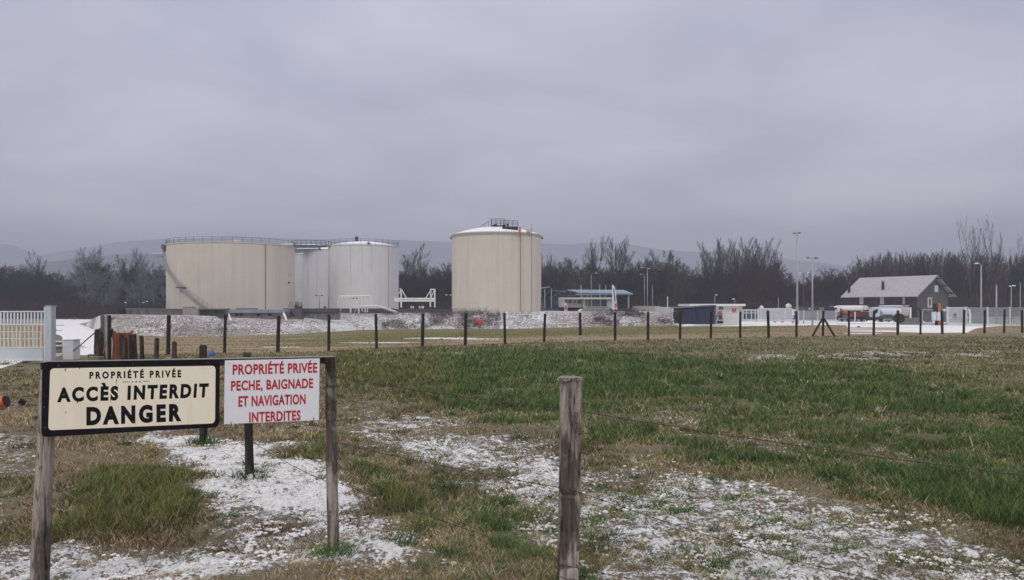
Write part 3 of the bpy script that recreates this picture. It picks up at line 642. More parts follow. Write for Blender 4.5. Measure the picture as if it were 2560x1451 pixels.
def enamel(name, c, stain):
    m, nt, b = nodemat(name); N = nt.nodes.new; L = nt.links.new
    tc = N('ShaderNodeTexCoord'); mp = N('ShaderNodeMapping'); mp.inputs['Scale'].default_value = (9, 9, 1.2); L(tc.outputs['Object'], mp.inputs['Vector'])
    n = N('ShaderNodeTexNoise'); n.inputs['Scale'].default_value = 2; n.inputs['Detail'].default_value = 7; n.inputs['Roughness'].default_value = .65; L(mp.outputs[0], n.inputs['Vector'])
    r = N('ShaderNodeMapRange'); r.inputs[1].default_value = .48; r.inputs[2].default_value = .8; r.inputs[4].default_value = .55; L(n.outputs['Fac'], r.inputs[0])
    x = N('ShaderNodeMix'); x.data_type = 'RGBA'; x.inputs[6].default_value = (*c, 1); x.inputs[7].default_value = (*stain, 1); L(r.outputs[0], x.inputs[0])
    n3 = N('ShaderNodeTexNoise'); n3.inputs['Scale'].default_value = 130; n3.inputs['Detail'].default_value = 3; L(tc.outputs['Object'], n3.inputs['Vector'])
    r3 = N('ShaderNodeMapRange'); r3.inputs[1].default_value = .70; r3.inputs[2].default_value = .74; r3.inputs[4].default_value = .35; L(n3.outputs['Fac'], r3.inputs[0])
    y = N('ShaderNodeMix'); y.data_type = 'RGBA'; y.inputs[7].default_value = (.12, .08, .05, 1); L(x.outputs[2], y.inputs[6]); L(r3.outputs[0], y.inputs[0])
    L(y.outputs[2], b.inputs['Base Color']); b.inputs['Roughness'].default_value = .42; b.inputs['Specular IOR Level'].default_value = .4
    return m
CREAM = enamel('cream_enamel', (.88, .81, .655), (.74, .64, .47)); BLK = mat('black_enamel', (.007, .007, .010), (.012, .012, .016), rough=.6, scale=25, spec=.15)
WHITE = enamel('white_panel', (.78, .79, .84), (.70, .69, .71)); REDP = mat('red_letters', (.52, .03, .035), (.42, .025, .03), scale=30, rough=.5)
RUST = mat('rust', (.16, .06, .025), (.07, .03, .018), scale=60, rough=.9)
s1 = thing('danger_sign', SP(330, 990, 0), 'cream enamel sign with thick black border and black ACCES INTERDIT DANGER lettering', 'sign', 'signs on the wooden frame')
pts = rrect([(105.5, 905), (549, 898.5), (547.5, 1068), (103, 1093)], 15, .012); MB().prism(pts, -NV*.018).build('border', BLK, s1, bevel=.0025)
pts = rrect([(125.5, 921), (538, 914.5), (536.5, 1058), (120.5, 1075.5)], 11, .0135); MB().prism(pts, -NV*.001).build('panel', CREAM, s1)
lettering(s1, 'PROPRIÉTÉ PRIVÉE', (223.2, 946.2), (452.3, 942.3), (223.2, 929.8), (452.3, 925.2), .0137, BLK, .05, spc=1.5)
lettering(s1, 'ACCÈS INTERDIT', (142.5, 1003.2), (519, 991), (142.5, 969.5), (521.5, 958.4), .0137, BLK, .055, spc=1.32)
lettering(s1, 'DANGER', (215.6, 1060.2), (453.3, 1049.5), (215.6, 1018.2), (453.3, 1009.6), .0137, BLK, .06, spc=1.36)
mb = MB()
def strip(mb, a, b, h, off=.0142):
    (u0, v0), (u1, v1) = a, b; p = [SP(u0, v0, off), SP(u1, v1, off), SP(u1, v1+h, off), SP(u0, v0+h, off)]; mb.prism(p, -NV*.0006)
for a, b, h in (((306, 954.4), (324, 954), 1.3), ((329, 953.6), (332.5, 953.4), 2.6), ((338, 953.2), (342, 953), 2.8), ((347.5, 953), (351.5, 952.8), 2.6), ((356.5, 952.4), (373, 952), 1.3)): strip(mb, a, b, h)
mb.build('dash_ornament', BLK, s1)
for (u, v, l, w_) in ((291, 948, 16, 1.2), (193, 1003, 8, 1.6), (334, 1052, 7, 4), (276, 998, 10, .9), (163.5, 922, 9, 1.8), (199, 920, 4, 1.4), (310, 919, 5, 1.0)):
    n_ = 6; pts = [SP(u+w_*(1-i/n_)*(-1)+.4*math.sin(i*2+u), v+l*i/n_, .0143) for i in range(n_+1)]+[SP(u+w_*(1-i/n_)+.4*math.sin(i*2+u), v+l*i/n_, .0143) for i in range(n_-1, -1, -1)]
    MB().prism(pts, -NV*.0004).build('rust_run', RUST, s1)
SCR = mat('screw_metal', (.35, .36, .36), (.15, .13, .12), scale=40, metal=.6, rough=.5)
for (u, v) in ((146.7, 914), (332, 910), (519, 907), (110, 1017), (113, 1069), (164, 1030)):
    c = SP(u, v, .0135); MB().tube([c, c+NV*.003], .0028, n=10).build('screw', SCR, s1)
s2 = thing('bathing_ban_sign', SP(678, 980, 0), 'white sign with red letters banning fishing, bathing and boating, beside the cream sign', 'sign', 'signs on the wooden frame')
MB().prism([SP(561.4, 901.5, .011), SP(798, 896.2, .011), SP(796, 1050.2, .011), SP(559.3, 1060.5, .011)], -NV*.005).build('panel', WHITE, s2, bevel=.0008)
for t, bl, br, tl, tr, sp_ in (('PROPRIÉTÉ PRIVÉE', (580.6, 936.2), (791.8, 930.7), (580.6, 911.0), (791.8, 906.4), 1.0), ('PECHE, BAIGNADE', (576.7, 976.4), (781.4, 969.1), (576.7, 952), (781.4, 945.5), 1.0),
                         ('ET NAVIGATION', (595, 1016), (762.8, 1009.3), (595, 990), (762.8, 984.6), 1.0), ('INTERDITES', (621.8, 1055), (750.3, 1049.5), (621.8, 1030.2), (750.3, 1025), 1.0)):
    lettering(s2, t, bl, br, tl, tr, .0118, REDP, .034, spc=1.08)
for (u, v) in ((571.5, 909), (784, 901), (576.5, 1056), (782, 1046)):
    c = SP(u, v, .011); MB().tube([c, c+NV*.003], .0026, n=10).build('screw', SCR, s2)
for (u, v) in ((576, 1054), (783, 1043)):
    MB().tube([SP(u, v, .013), SP(u+.5, v+9, .013)], .0016, n=5).build('nail', WIRE, s2)
# --- the old fence running away from the sign frame
oldp = [(-2.39, 7.3, 624, 885, .036, 'dark wooden fence post standing in snow behind the white sign'),
        (-3.59, 9.3, 507, 865, .042, 'dark stub of a fence post with a wire loop, behind the cream sign'),
        (-4.80, 11.4, 438, 855, .028, 'thin short grey post between the wire loop post and the round topped post'),
        (-6.08, 13.6, 390, 846, .038, 'grey round topped post with a dark side in the old wire fence'),
        (-7.20, 15.6, 357, 841, .040, 'short square dark post beside the thick black post'),
        (-8.42, 17.7, 330, 836, .085, 'thick black knotty post beside the orange sheet')]
oldtops = []
for i, (x, y, u, v, r, lb) in enumerate(oldp):
    x = X(u, y); zb = ZT(x, y); top = Vector((x+(.01 if i % 2 else -.02), y, Z(v, y)))
    o = log_mb((x, y, zb-.15), top, r*1.1, r*.95, 40+i, .07, n=12, rings=20, cut=.02, square=.3 if i != 5 else 0).build('fence_post', WOODD if i in (0, 1, 4, 5) else WOODB, None, smooth=True)
    smooth_angle(o, 40); tag(o, lb, 'post', 'posts of the old wire fence behind the signs'); oldtops.append((x, y, zb, top.z))
x, y = -3.59, 9.3; x = X(507, 9.3)
o = MB().tube([(x-.07*math.cos(a)*.8, y-.045, Z(882, y)+.075*math.sin(a)) for a in np.linspace(.2, 3.4, 14)], .003, n=5).build('wire_coil', WIRE); tag(o, 'loop of bent wire hooked on the dark stub post', 'wire')
def wire(pts, r=.0016, barbs=True, seed=0, label='', name='barbed_wire', step=.11, group=None, m=None):
    rg = random.Random(seed); mb = MB(); pts = [Vector(p) for p in pts]; full = []
    for a, b in zip(pts[:-1], pts[1:]):
        n = max(2, int((b-a).length/.12)); sag = min(.05, .008*(b-a).length)
        for i in range(n):
            t = i/n; p = a.lerp(b, t); p.z -= sag*4*t*(1-t); full.append(p+Vector((0, 0, rg.uniform(-.002, .002))))
    full.append(pts[-1]); mb.tube(full, r, n=5)
    if barbs:
        acc = 0
        for a, b in zip(full[:-1], full[1:]):
            acc += (b-a).length
            if acc > step:
                acc = 0; c = (a+b)/2
                for k in range(2):
                    d = Vector((rg.uniform(-1, 1), rg.uniform(-1, 1), rg.uniform(-1, 1))).normalized()*.014
                    mb.tube([c-d, c+d], r*.7, n=4)
                dd = (b-a).normalized()*.007; mb.tube([c-dd, c+dd], r*2.0, n=6)
    o = mb.build(name, m or WIRE); tag(o, label, 'wire', group); return o
S0 = Vector((rp1.x+.03, rp1.y-.01, 0)); C0 = Vector((cx1.x, cx1.y-.055, 0)); E0 = Vector((2.45, 3.36, 0)); E1 = Vector((3.9, 2.65, 0))
def V3(p, z): return Vector((p.x, p.y, z))
gp = 'strands of the near barbed wire fence'
wire([V3(S0, 1.14), V3(C0+Vector((0, .11, 0)), 1.02), V3(E0, .85), V3(E1, .8)], .0022, True, 1, 'uppermost barbed wire strand running from the sign frame past the square post', group=gp)
wire([V3(S0, .72), V3(C0, .60), Vector((1.30, 3.91, .372)), V3(E0, .25), V3(E1, .2)], .0021, True, 2, 'middle barbed wire strand at half height of the square post', group=gp)
wire([V3(S0, .47), Vector((-.175, 4.64, .272)), V3(C0, .18), V3(E0, .12), V3(E1, .1)], .002, True, 3, 'lowest barbed wire strand close to the snow by the square post', group=gp)
gp = 'strands of the old wire fence behind the signs'
for k, (fz, nm) in enumerate(((.9, 'top'), (.62, 'middle'), (.3, 'lower'))):
    pp = [Vector((rp1.x-.02, rp1.y+.04, (1.13, .8, .45)[k]))]+[Vector((x+.03, y-.03, zb+(tz-zb)*fz)) for x, y, zb, tz in oldtops]
    wire(pp, .0022, False, 5+k, nm+' thin wire strand of the old fence behind the two signs', 'fence_wire', group=gp)
# blue marker on the wire
c = P(530, 884, 10.3); bm = MB().lathe(c+Vector((0, 0, -.03)), [(.04, 0), (.042, .02), (.03, .05), (.012, .066), (.0001, .07)], n=16)
o = bm.build('wire_marker', mat('blue_plastic', (.03, .12, .42), (.02, .08, .30), rough=.4), None, smooth=True); tag(o, 'small blue plastic cap hanging on the wire beyond the cream sign', 'marker')
# electric fence handle at the picture edge
eh = thing('insulated_grip', P(-10, 1005, 4.3), 'orange plastic handle of an electric fence gate on a thin wire by the sign post', 'gate handle')
ORG = mat('orange_plastic', (.55, .10, .035), (.42, .07, .03), rough=.35, scale=10, spec=.5)
p0 = P(-70, 1032, 4.3); p1 = P(15, 1003, 4.3); dd = (p1-p0)
prof = [(0, .012), (.12, .022), (.3, .020), (.55, .022), (.8, .026), (.92, .033), (1, .035)]
mb = MB(); mb.tube([p0+dd*t for t, r in prof], [r for t, r in prof], n=20); mb.build('grip', ORG, eh, smooth=True)
MB().tube([p0+dd*.99, p0+dd*1.02], .030, n=16).build('socket', mat('black_plastic', (.012, .012, .014), rough=.4), eh)
q0 = P(53, 1005.5, 4.32); wv = thing('wire_tensioner', q0, 'small black square plastic block hanging on the thin wire beside the sign post', 'tensioner')
a = P(62, 1005, 4.32)-q0; ring = [q0+Vector((.0205*math.cos(t), 0, .0205*math.sin(t))) for t in (R(95), R(8), R(-82), R(188))]
MB().prism(ring, (0, .02, 0)).build('block', mat('black_plastic', (.012, .012, .014), rough=.4), wv, bevel=.0015)
MB().tube([P(54, 992, 4.32), P(58, 989, 4.3), P(63, 984, 4.3)], .0018, n=5).build('clip', mat('straw', (.35, .28, .16), rough=.8), wv)
o = MB().tube([P(15, 1010, 4.31), P(36, 1001, 4.33), P(46, 996, 4.34), P(56, 992, 4.34), P(100, 994, 4.36)], .0012, n=5).build('thin_wire', WIRE); tag(o, 'thin twisted wire between the orange handle and the sign post', 'wire')

# ------------------------------------------------------------------ long post fence beyond the meadow
us = [(420, 887), (561, 885), (694, 880), (822, 876), (942, 871), (1056, 866), (1163, 863), (1263, 860), (1360, 857), (1451, 853), (1538, 852), (1620, 849), (1700, 848), (1777, 847), (1850, 846), (1922, 842), (1991, 840), (2057, 840), (2122, 838), (2184, 838), (2244, 837), (2301, 836), (2356, 835), (2409, 834), (2461, 834), (2510, 833), (2556, 832)]
POSTM = mat('tarred_wood', (.030, .026, .025), (.016, .014, .014), scale=6, stretch=(3, 3, .6), rough=.8, bump=.3)
POSTB = mat('tarred_wood_brown', (.050, .030, .026), (.022, .016, .015), scale=6, stretch=(3, 3, .6), rough=.8, bump=.3)
CONC = mat('pale_concrete', (.36, .35, .33), (.25, .24, .23), scale=8)
fp = []
allu = us+[(2598, 831), (2640, 830), (2680, 829)]
for i, (u, vb) in enumerate(allu):
    h = 99-(u-420)*.0201; Y = 2800/h; zb = Z(vb, Y); x = X(u, Y); zb = max(min(zb, ZT(x, Y)+.02), ZT(x, Y)-.02)
    vt = {0: 788}.get(i, 788-(u-420)*.0066+(i % 3)*.6); zt_ = Z(vt, Y)
    rg = random.Random(i); r = .054+.020*rg.random(); lx = rg.uniform(-.05, .05); zt_ += rg.uniform(-.035, .03)
    big = u == 2244
    t = thing('fence_post', (x, Y, zb), '', 'post', 'posts of the long wooden fence beyond the meadow')
    mb = MB(); mb.tube([(x, Y, zb-.3), (x+lx*.5, Y, (zb+zt_)/2), (x+lx, Y+.01, zt_-.05), (x+lx, Y, zt_)], [r, r*rg.uniform(.95, 1.05), r*.97, r*.86], n=9)
    mb.build('pole', POSTB if u > 2000 or i % 5 == 2 else POSTM, t, smooth=False)
    if u == 1451: MB().box(x-.085, x+.085, Y-.085, Y+.085, zb-.1, zb+.26).build('foot', CONC, t, bevel=.01)
    if u == 2057:
        for s_ in (-1, 1):
            MB().tube([(x+s_*.05, Y-.05, zb+.92), (x+s_*.62, Y-.1, zb-.05)], .055, n=8).build('brace', POSTB, t)
    near = {420: 'below the big cream tank', 561: 'at the pump house corner', 694: 'below the seam of the big cream tank', 822: 'below the white tank', 942: 'below the white pipe frame', 1056: 'below the white goalpost shaped rig', 1163: 'below the tall tank near its shady edge', 1263: 'below the middle of the tall tank', 1360: 'beside the tall tank base', 1451: 'with a pale concrete foot', 1538: 'below the tall feather flag', 1620: 'below the lamp posts of the station', 1700: 'before the navy shed end', 1777: 'before the navy shed', 1850: 'before the white kiosk with red sign', 1922: 'before the white glazed shelter', 1991: 'beside the tallest lamp post', 2057: 'with two raking braces', 2122: 'before the cab of the red truck', 2184: 'between the two tanker trucks', 2244: 'with a dark round board behind it', 2301: 'before the concrete block wall', 2356: 'before the orange and white column', 2409: 'before the white gate', 2461: 'before the white panel fence', 2510: 'before the middle panel post', 2556: 'at the far end beside the panel fence'}
    t['label'] = 'dark tarred fence post '+near.get(u, 'past the picture edge, '+ORD[i-27]+' of three')
    fp.append((x+lx, Y, zb, zt_))
a = fp[0]; e = (a[0]-(fp[1][0]-a[0]), a[1]-(fp[1][1]-a[1]), a[2], a[3])
for k, (fz, nm) in enumerate(((.93, 'top'), (.62, 'middle'), (.3, 'lowest'))):
    mb = MB()
    pts = []
    src = [e]+fp
    for p, q in zip(src[:-1], src[1:]):
        for i in range(4):
            t = i/4; pts.append((p[0]*(1-t)+q[0]*t, (p[1]*(1-t)+q[1]*t)-.07, (p[2]+(p[3]-p[2])*fz)*(1-t)+(q[2]+(q[3]-q[2])*fz)*t-.05*t*(1-t)))
    o = mb.tube(pts, .0035, n=4).build('fence_wire', WIRE); tag(o, nm+' wire strung along the dark posts beyond the meadow', 'wire', 'wires of the long wooden fence')
# dark round board behind a post
Y = 47.6; c = P(2248, 796, Y); o = MB().prism([(c.x+.36*math.cos(a)*(1 if abs(math.sin(a)) < .8 else .8), Y, c.z+.30*math.sin(a)) for a in np.linspace(0, 6.28, 15)[:-1]], (0, .05, 0)).build('round_board', mat('board_grey', (.07, .065, .062), (.04, .037, .036), scale=8)); tag(o, 'dark roundish board fixed behind a fence post near the concrete block', 'board')
MB().box(c.x-.03, c.x+.03, Y+.05, Y+.1, ZT(c.x, Y)-.1, c.z).build('stake', POSTM, o)
# short stub just in front of the first posts
Y = 23.0; o = log_mb((X(438, Y), Y, ZT(X(438, Y), Y)-.2), P(438, 856, Y), .045, .04, 77, n=10, rings=10).build('post_stub', WOODB); tag(o, 'short pale stub post standing before the first dark post of the long fence', 'post')

# ------------------------------------------------------------------ posts, poles and orange sheet by the track
GREYP = mat('galvanised', (.42, .43, .44), (.30, .30, .31), scale=5, metal=.3, rough=.5); DGREY = mat('dark_grey_metal', (.13, .13, .14), (.08, .08, .085), scale=5, rough=.6)
Y = 21.5
def zb_(u, Y): return ZT(X(u, Y), Y)
t = thing('corner_post_group', P(266, 890, Y), 'tall slim pale and black poles at the fence corner by the snowy track', 'corner post')
x = X(264, Y); MB().box(x-.05, x+.085, Y, Y+.09, zb_(264, Y)-.1, Z(787, Y)).build('pale_pole', GREYP, t, bevel=.005)
x = X(258, Y); MB().box(x-.045, x+.02, Y-.06, Y-.01, zb_(258, Y)-.1, Z(788, Y)).build('grey_pole', DGREY, t)
x = X(273.5, Y); MB().box(x-.04, x+.04, Y-.03, Y+.03, zb_(274, Y)-.1, Z(789, Y)).build('black_pole', POSTM, t)
o = log_mb(P(250, 905, Y-.6)-Vector((0, 0, .1)), P(244, 826, Y-.6), .13, .085, 91, .08, n=14, rings=24, cut=.04).build('tree_stump_post', WOODB, None, True); tag(o, 'thick grey brown split log post leaning at the fence corner', 'post')
o = MB().tube([P(254, 832, Y-.4), P(256, 862, Y-.5), P(263, 905, Y-.7)], [.05, .04, .035], n=8).build('leaning_stake', WOODD); tag(o, 'thin black stake leaning from the split log towards the poles', 'stake')
o = MB().tube([P(276, 824, Y-.3), P(282, 838, Y-.2), P(296, 850, Y-.1), P(304, 868, Y)], [.06, .06, .05, .04], n=8).build('broken_branch', WOODD); tag(o, 'dark forked branch bent over the orange sheet', 'branch')
o = MB().tube([P(284, 830, Y-.25), P(287, 860, Y-.3), P(285, 905, Y-.4)], [.055, .045, .05], n=8).build('branch_prop', WOODB); tag(o, 'crooked branch standing upright between the black pole and orange sheet', 'branch')
o = MB().tube([P(183, 879, Y+1), P(250, 821, Y)], .016, n=6).build('stay_rod', DGREY); tag(o, 'slanting dark stay rod reaching from the white box to the corner poles', 'rod')
o = MB().tube([P(258, 885, Y-.8), P(262, 868, Y-.8), P(266, 852, Y-.8)], .015, n=6).build('red_strap', mat('red_strap', (.40, .07, .05))); tag(o, 'short red strap crossing the foot of the corner poles', 'strap')
os_ = thing('orange_sheet', P(308, 890, 19.2), 'rusty orange metal sheet propped upright behind the thick black post', 'metal sheet')
Y = 19.2; OS = mat('orange_sheet', (.34, .085, .04), (.16, .06, .04), scale=2.2, stretch=(1, 1, .6), rough=.7, contrast=(.3, .7))
mb = MB(); n = 14
for i in range(n):
    u0 = 285+(330-285)*i/n; u1 = 285+(330-285)*(i+1)/n; d0 = .02*math.sin(i*2.2); d1 = .02*math.sin((i+1)*2.2)
    z0 = zb_(u0, Y)+.02; mb.hexa([(X(u0, Y), Y+d0, z0), (X(u1, Y), Y+d1, z0), (X(u1, Y), Y+d1+.012, z0), (X(u0, Y), Y+d0+.012, z0), (X(u0, Y), Y+d0, Z(832, Y)), (X(u1, Y), Y+d1, Z(832, Y)), (X(u1, Y), Y+d1+.012, Z(832, Y)), (X(u0, Y), Y+d0+.012, Z(832, Y))])
mb.build('sheet', OS, os_)
for u_ in (306, 314): MB().box(X(u_, Y)-.035, X(u_, Y)+.03, Y-.09, Y-.04, zb_(u_, Y)-.05, Z(836+(u_-306), Y)).build('batten', WOODB, os_)
MB().box(X(327, Y), X(331, Y), Y-.02, Y+.02, Z(832, Y)-.05, Z(826, Y)).build('corner_tab', OS, os_)
sc = thing('scrap_box', P(230, 893, 19.5), 'low grey box of scrap lying on the grass at the end of the snowy track', 'box'); Y = 19.5
MB().box(X(219, Y), X(246, Y), Y, Y+.3, zb_(230, Y)-.02, Z(893, Y)).build('tray', mat('khaki', (.20, .18, .13), (.12, .11, .08), scale=9), sc, bevel=.01)
MB().tube([(X(220, Y), Y, Z(893, Y)), (X(222, Y), Y, Z(888, Y)), (X(240, Y), Y, Z(888, Y))], .02, n=6).build('handle', DGREY, sc)

# ------------------------------------------------------------------ white sliding gate, left
GW = mat('gate_white', (.62, .65, .68), (.54, .57, .60), scale=3, rough=.45); GWY = mat('gate_cream', (.58, .57, .50), (.48, .48, .42), scale=3, rough=.5)
Y = 22.0; g = thing('sliding_gate', P(60, 895, Y), 'white steel sliding gate with two rows of upright bars on a pale solid base', 'gate')
def bx(u0, u1, v0, v1, Y0, Y1, mb=None): return (mb or MB()).box(X(u0, Y0), X(u1, Y0), Y0, Y1, Z(v1, Y0), Z(v0, Y0))
gy = lambda u: (u-110)*0.018   # slight rise of rails to the side
bx(-420, 109, 778, 781, Y, Y+.06).build('top_rail', GW, g, bevel=.004)
bx(-420, 109, 810.5, 813.5, Y, Y+.06).build('middle_rail', GW, g, bevel=.004)
bx(-420, 109, 868, 872, Y-.01, Y+.07).build('bottom_rail', GWY, g, bevel=.004)
for i in range(62):
    u = 103-i*8.45
    bx(u-1.7, u+1.7, 781, 810.5, Y+.015, Y+.045).build('upper_bar', GW, g)
for i in range(50):
    u = 103-i*10.3
    bx(u-1.8, u+1.8, 813.5, 868, Y+.015, Y+.045).build('lower_bar', GWY, g)
bx(-420, 107, 872, 897, Y+.0, Y+.05).build('base_panel', mat('gate_base', (.52, .56, .61), (.47, .50, .54), scale=1.5), g, bevel=.004)
bx(-420, 107, 897, 902, Y-.02, Y+.1).build('base_sill', GW, g)
gp_ = thing('gate_post', P(118, 903, Y-.2), 'tall square white steel post at the end of the sliding gate', 'gate post')
bx(112.5, 128, 766, 905, Y-.2, Y+.03).build('column', mat('post_white', (.47, .50, .55), (.41, .44, .48), scale=2), gp_, bevel=.006)
bx(109.5, 112.5, 768, 905, Y-.19, Y+.03).build('guide', GW, gp_); bx(111.8, 128.6, 764.8, 766, Y-.21, Y+.04).build('cap', GW, gp_)
Y2 = 24.5; wb = thing('white_box', P(168, 898, Y2), 'square white cabinet standing in the snow beside the gate post', 'cabinet')
bx(157, 183, 851, 903, Y2, Y2+.4).build('body', mat('cab_white', (.56, .58, .62), (.52, .54, .57), scale=2), wb, bevel=.012)
bx(155.5, 184, 849, 851, Y2-.02, Y2+.42).build('lid', GW, wb, bevel=.008)
# second gate and bench-like things behind
Y3 = 25.5; g2 = thing('inner_gate', P(60, 880, Y3), 'second pale fence panel with an orange end seen through the sliding gate', 'fence panel')
for v_ in (829, 846, 868): bx(-300, 104, v_, v_+2, Y3, Y3+.04).build('rail', GWY, g2)
for i in range(26):
    u = 100-i*13; bx(u-1, u+1, 831, 868, Y3+.01, Y3+.03).build('bar', GWY, g2)
bx(95, 104, 812, 866, Y3+.05, Y3+.09).build('orange_end', mat('dull_orange', (.50, .17, .09), (.38, .13, .08), scale=3), g2)
Y4 = 26.5; bn = thing('cable_reel', P(140, 880, Y4), 'pale round backed steel rack with stacked boards between the gate post and cabinet', 'rack')
c = P(134, 846, Y4); MB().prism([(c.x+(-.12 if k == 0 else 0)+.26*math.cos(a), Y4, c.z+.13*math.sin(a)) for k, a in enumerate(np.linspace(math.pi, 0, 9))]+[(c.x+.26, Y4, c.z-.13), (c.x-.26, Y4, c.z-.13)], (0, .06, 0)).build('back', mat('khaki_back', (.26, .25, .20), (.2, .19, .15)), bn)
for v_ in (853, 863, 884): bx(126, 155, v_, v_+3.2, Y4-.1, Y4+.1).build('shelf', GW, bn)
for v_ in (856.5, 867): bx(128, 152, v_, v_+(6 if v_ < 860 else 16), Y4-.02, Y4+.06).build('board', mat('brown_board', (.24, .17, .12), (.18, .12, .085)), bn)
for u_ in (127, 154): bx(u_-.8, u_+.8, 850, 900, Y4+.02, Y4+.06).build('leg', GW, bn)
Y5 = 34; rk = thing('trestle', P(133, 830, Y5), 'blue and grey steel trestle with white beams standing on the snowy track', 'trestle')
for a, b in (((128, 806), (139, 834)), ((131, 802), (140, 828))): MB().tube([P(*a, Y5), P(*b, Y5)], .04, n=6).build('leg', mat('steel_blue', (.18, .26, .40)) if a[0] == 131 else GREYP, rk)
for u0, u1, v_ in ((130, 157, 813), (128, 153, 826)): bx(u0, u1, v_, v_+1.6, Y5, Y5+.1).build('beam', GREYP, rk)
# brushwood at the road side
mb = MB(); rg = random.Random(4)
for i in range(90):
    u = 140+rg.random()*32; Yb = 27+rg.random()*3; x = X(u, Yb); z = ZT(x, Yb); a = rg.uniform(-1, 1); mb.tube([(x, Yb, z), (x+a*.3, Yb, z+.1+.25*rg.random()), (x+a*.6, Yb+.1, z+.05+.3*rg.random())], .006, n=3, caps=False)
o = mb.build('twig_pile', mat('twig', (.12, .08, .06), (.07, .05, .04))); tag(o, 'heap of brown twigs on the snow beside the track', 'twigs', kind='stuff')
# ------------------------------------------------------------------ embankment and tank yard
def snowy(name, dirt, snow, amount=.5, sc=1.6, zst=1.0):
    m, nt, b = nodemat(name); N = nt.nodes.new; L = nt.links.new
    g = N('ShaderNodeNewGeometry')
    def noise(s, d, r, st=(1, 1, 1), di=0):
        mp = N('ShaderNodeMapping'); mp.inputs['Scale'].default_value = st; L(g.outputs['Position'], mp.inputs['Vector'])
        n = N('ShaderNodeTexNoise'); n.inputs['Scale'].default_value = s; n.inputs['Detail'].default_value = d; n.inputs['Roughness'].default_value = r; n.inputs['Distortion'].default_value = di; L(mp.outputs[0], n.inputs['Vector']); return n.outputs['Fac']
    a = noise(sc, 8, .72, (1, .5, zst), .4); c = noise(.09, 3, .5)
    ad = N('ShaderNodeMath'); ad.operation = 'MULTIPLY_ADD'; ad.inputs[1].default_value = .55; L(c, ad.inputs[0]); L(a, ad.inputs[2])
    r = N('ShaderNodeMapRange'); r.inputs[1].default_value = .98-amount*.45; r.inputs[2].default_value = 1.06-amount*.45; L(ad.outputs[0], r.inputs[0])
    d = N('ShaderNodeValToRGB'); e = d.color_ramp.elements; e[0].position = .35; e[0].color = (*[q*.45 for q in dirt], 1); e[1].position = .62; e[1].color = (*dirt, 1)
    L(noise(4, 7, .7), d.inputs[0])
    x = N('ShaderNodeMix'); x.data_type = 'RGBA'; L(r.outputs[0], x.inputs[0]); L(d.outputs[0], x.inputs[6]); x.inputs[7].default_value = (*snow, 1)
    L(x.outputs[2], b.inputs['Base Color']); b.inputs['Roughness'].default_value = .9; b.inputs['Specular IOR Level'].default_value = .1
    bp = N('ShaderNodeBump'); bp.inputs['Strength'].default_value = .6; bp.inputs['Distance'].default_value = .12; L(a, bp.inputs['Height']); L(bp.outputs[0], b.inputs['Normal'])
    return m
BANK = snowy('bank', (.36, .325, .31), (.68, .68, .70), .50, 3.6, 1.4)
prof = [  # u, v_top, v_base, Ybase, Ytop
 (200, 809, 811, 160, 166), (215, 807, 812, 145, 151), (232, 797, 819, 125, 131), (252, 788, 828, 110, 116), (300, 786, 838, 103, 109), (420, 789, 845, 100, 106), (470, 790, 845, 100, 107), (540, 792, 845, 101, 112), (570, 801, 844, 102, 116), (700, 801, 842, 104, 118),
 (770, 799, 836, 110, 122), (850, 792, 831, 120, 132), (900, 786, 828, 128, 138), (960, 785, 827, 132, 140), (1040, 784, 826, 135, 142), (1130, 782, 824, 137, 144), (1353, 780, 822, 138, 145), (1500, 782, 822, 138, 145), (1650, 782, 823, 137, 144), (1680, 787, 823, 135, 143), (1700, 803, 824, 134, 142), (1722, 822, 825, 134, 142)]
def build_bank():
    n = 420; m = 26; back = 250; pu = [p[0] for p in prof]
    us_ = np.linspace(200, 1722, n); vt = np.interp(us_, pu, [p[1] for p in prof]); vb = np.interp(us_, pu, [p[2] for p in prof]); yb = np.interp(us_, pu, [p[3] for p in prof]); yt = np.interp(us_, pu, [p[4] for p in prof])
    V = []
    for i in range(n):
        for j in range(m+1):
            t = j/m
            Y = yb[i]+(yt[i]-yb[i])*t; v = vb[i]+(vt[i]-vb[i])*(1-(1-t)**1.35)
            z = Z(v, Y)
            if j == 0: z = min(z, ZT(X(us_[i], Y), Y))-.3
            V.append((X(us_[i], Y), Y, z))
        Yt = yt[i]; zt_ = Z(vt[i], Yt); zpl = .25; endf = min(1, (us_[i]-205)/80, (1722-us_[i])/45)
        for Y, k in ((Yt+4, .5), (Yt+10, 1), (back, 1), (back+12, 0)):
            z = zt_+(zpl-zt_)*k if k else -3.2
            if endf < 1: z = z*max(endf, 0)+(-2.3)*(1-max(endf, 0))
            V.append((X(us_[i], Yt)+(Y-Yt)*0.0+(X(us_[i], Y)-X(us_[i], Yt))*(.0 if us_[i] > 1600 or us_[i] < 300 else 1), Y, z))
    V = np.array(V); nr = m+5
    x, y = V[:, 0], V[:, 1]; jj = np.arange(len(V)) % nr; sl = (jj > 0) & (jj <= m)
    V[:, 2] += sl*((fbm(x*.8, y*1.6, 201, 5)-.5)*.55*np.sin(np.clip(jj/m, 0, 1)*np.pi*.9+.1)+(fbm(x*3, y*4, 207, 3)-.5)*.12)
    i = np.arange(n-1)[:, None]*nr+np.arange(nr-1)[None, :]; f = np.stack([i, i+nr, i+nr+1, i+1], -1).reshape(-1, 4)
    o = npmesh('embankment', V, f, BANK, smooth=True); tag(o, 'snow dusted earth embankment raising the tank yard above the field', kind='structure')
build_bank()
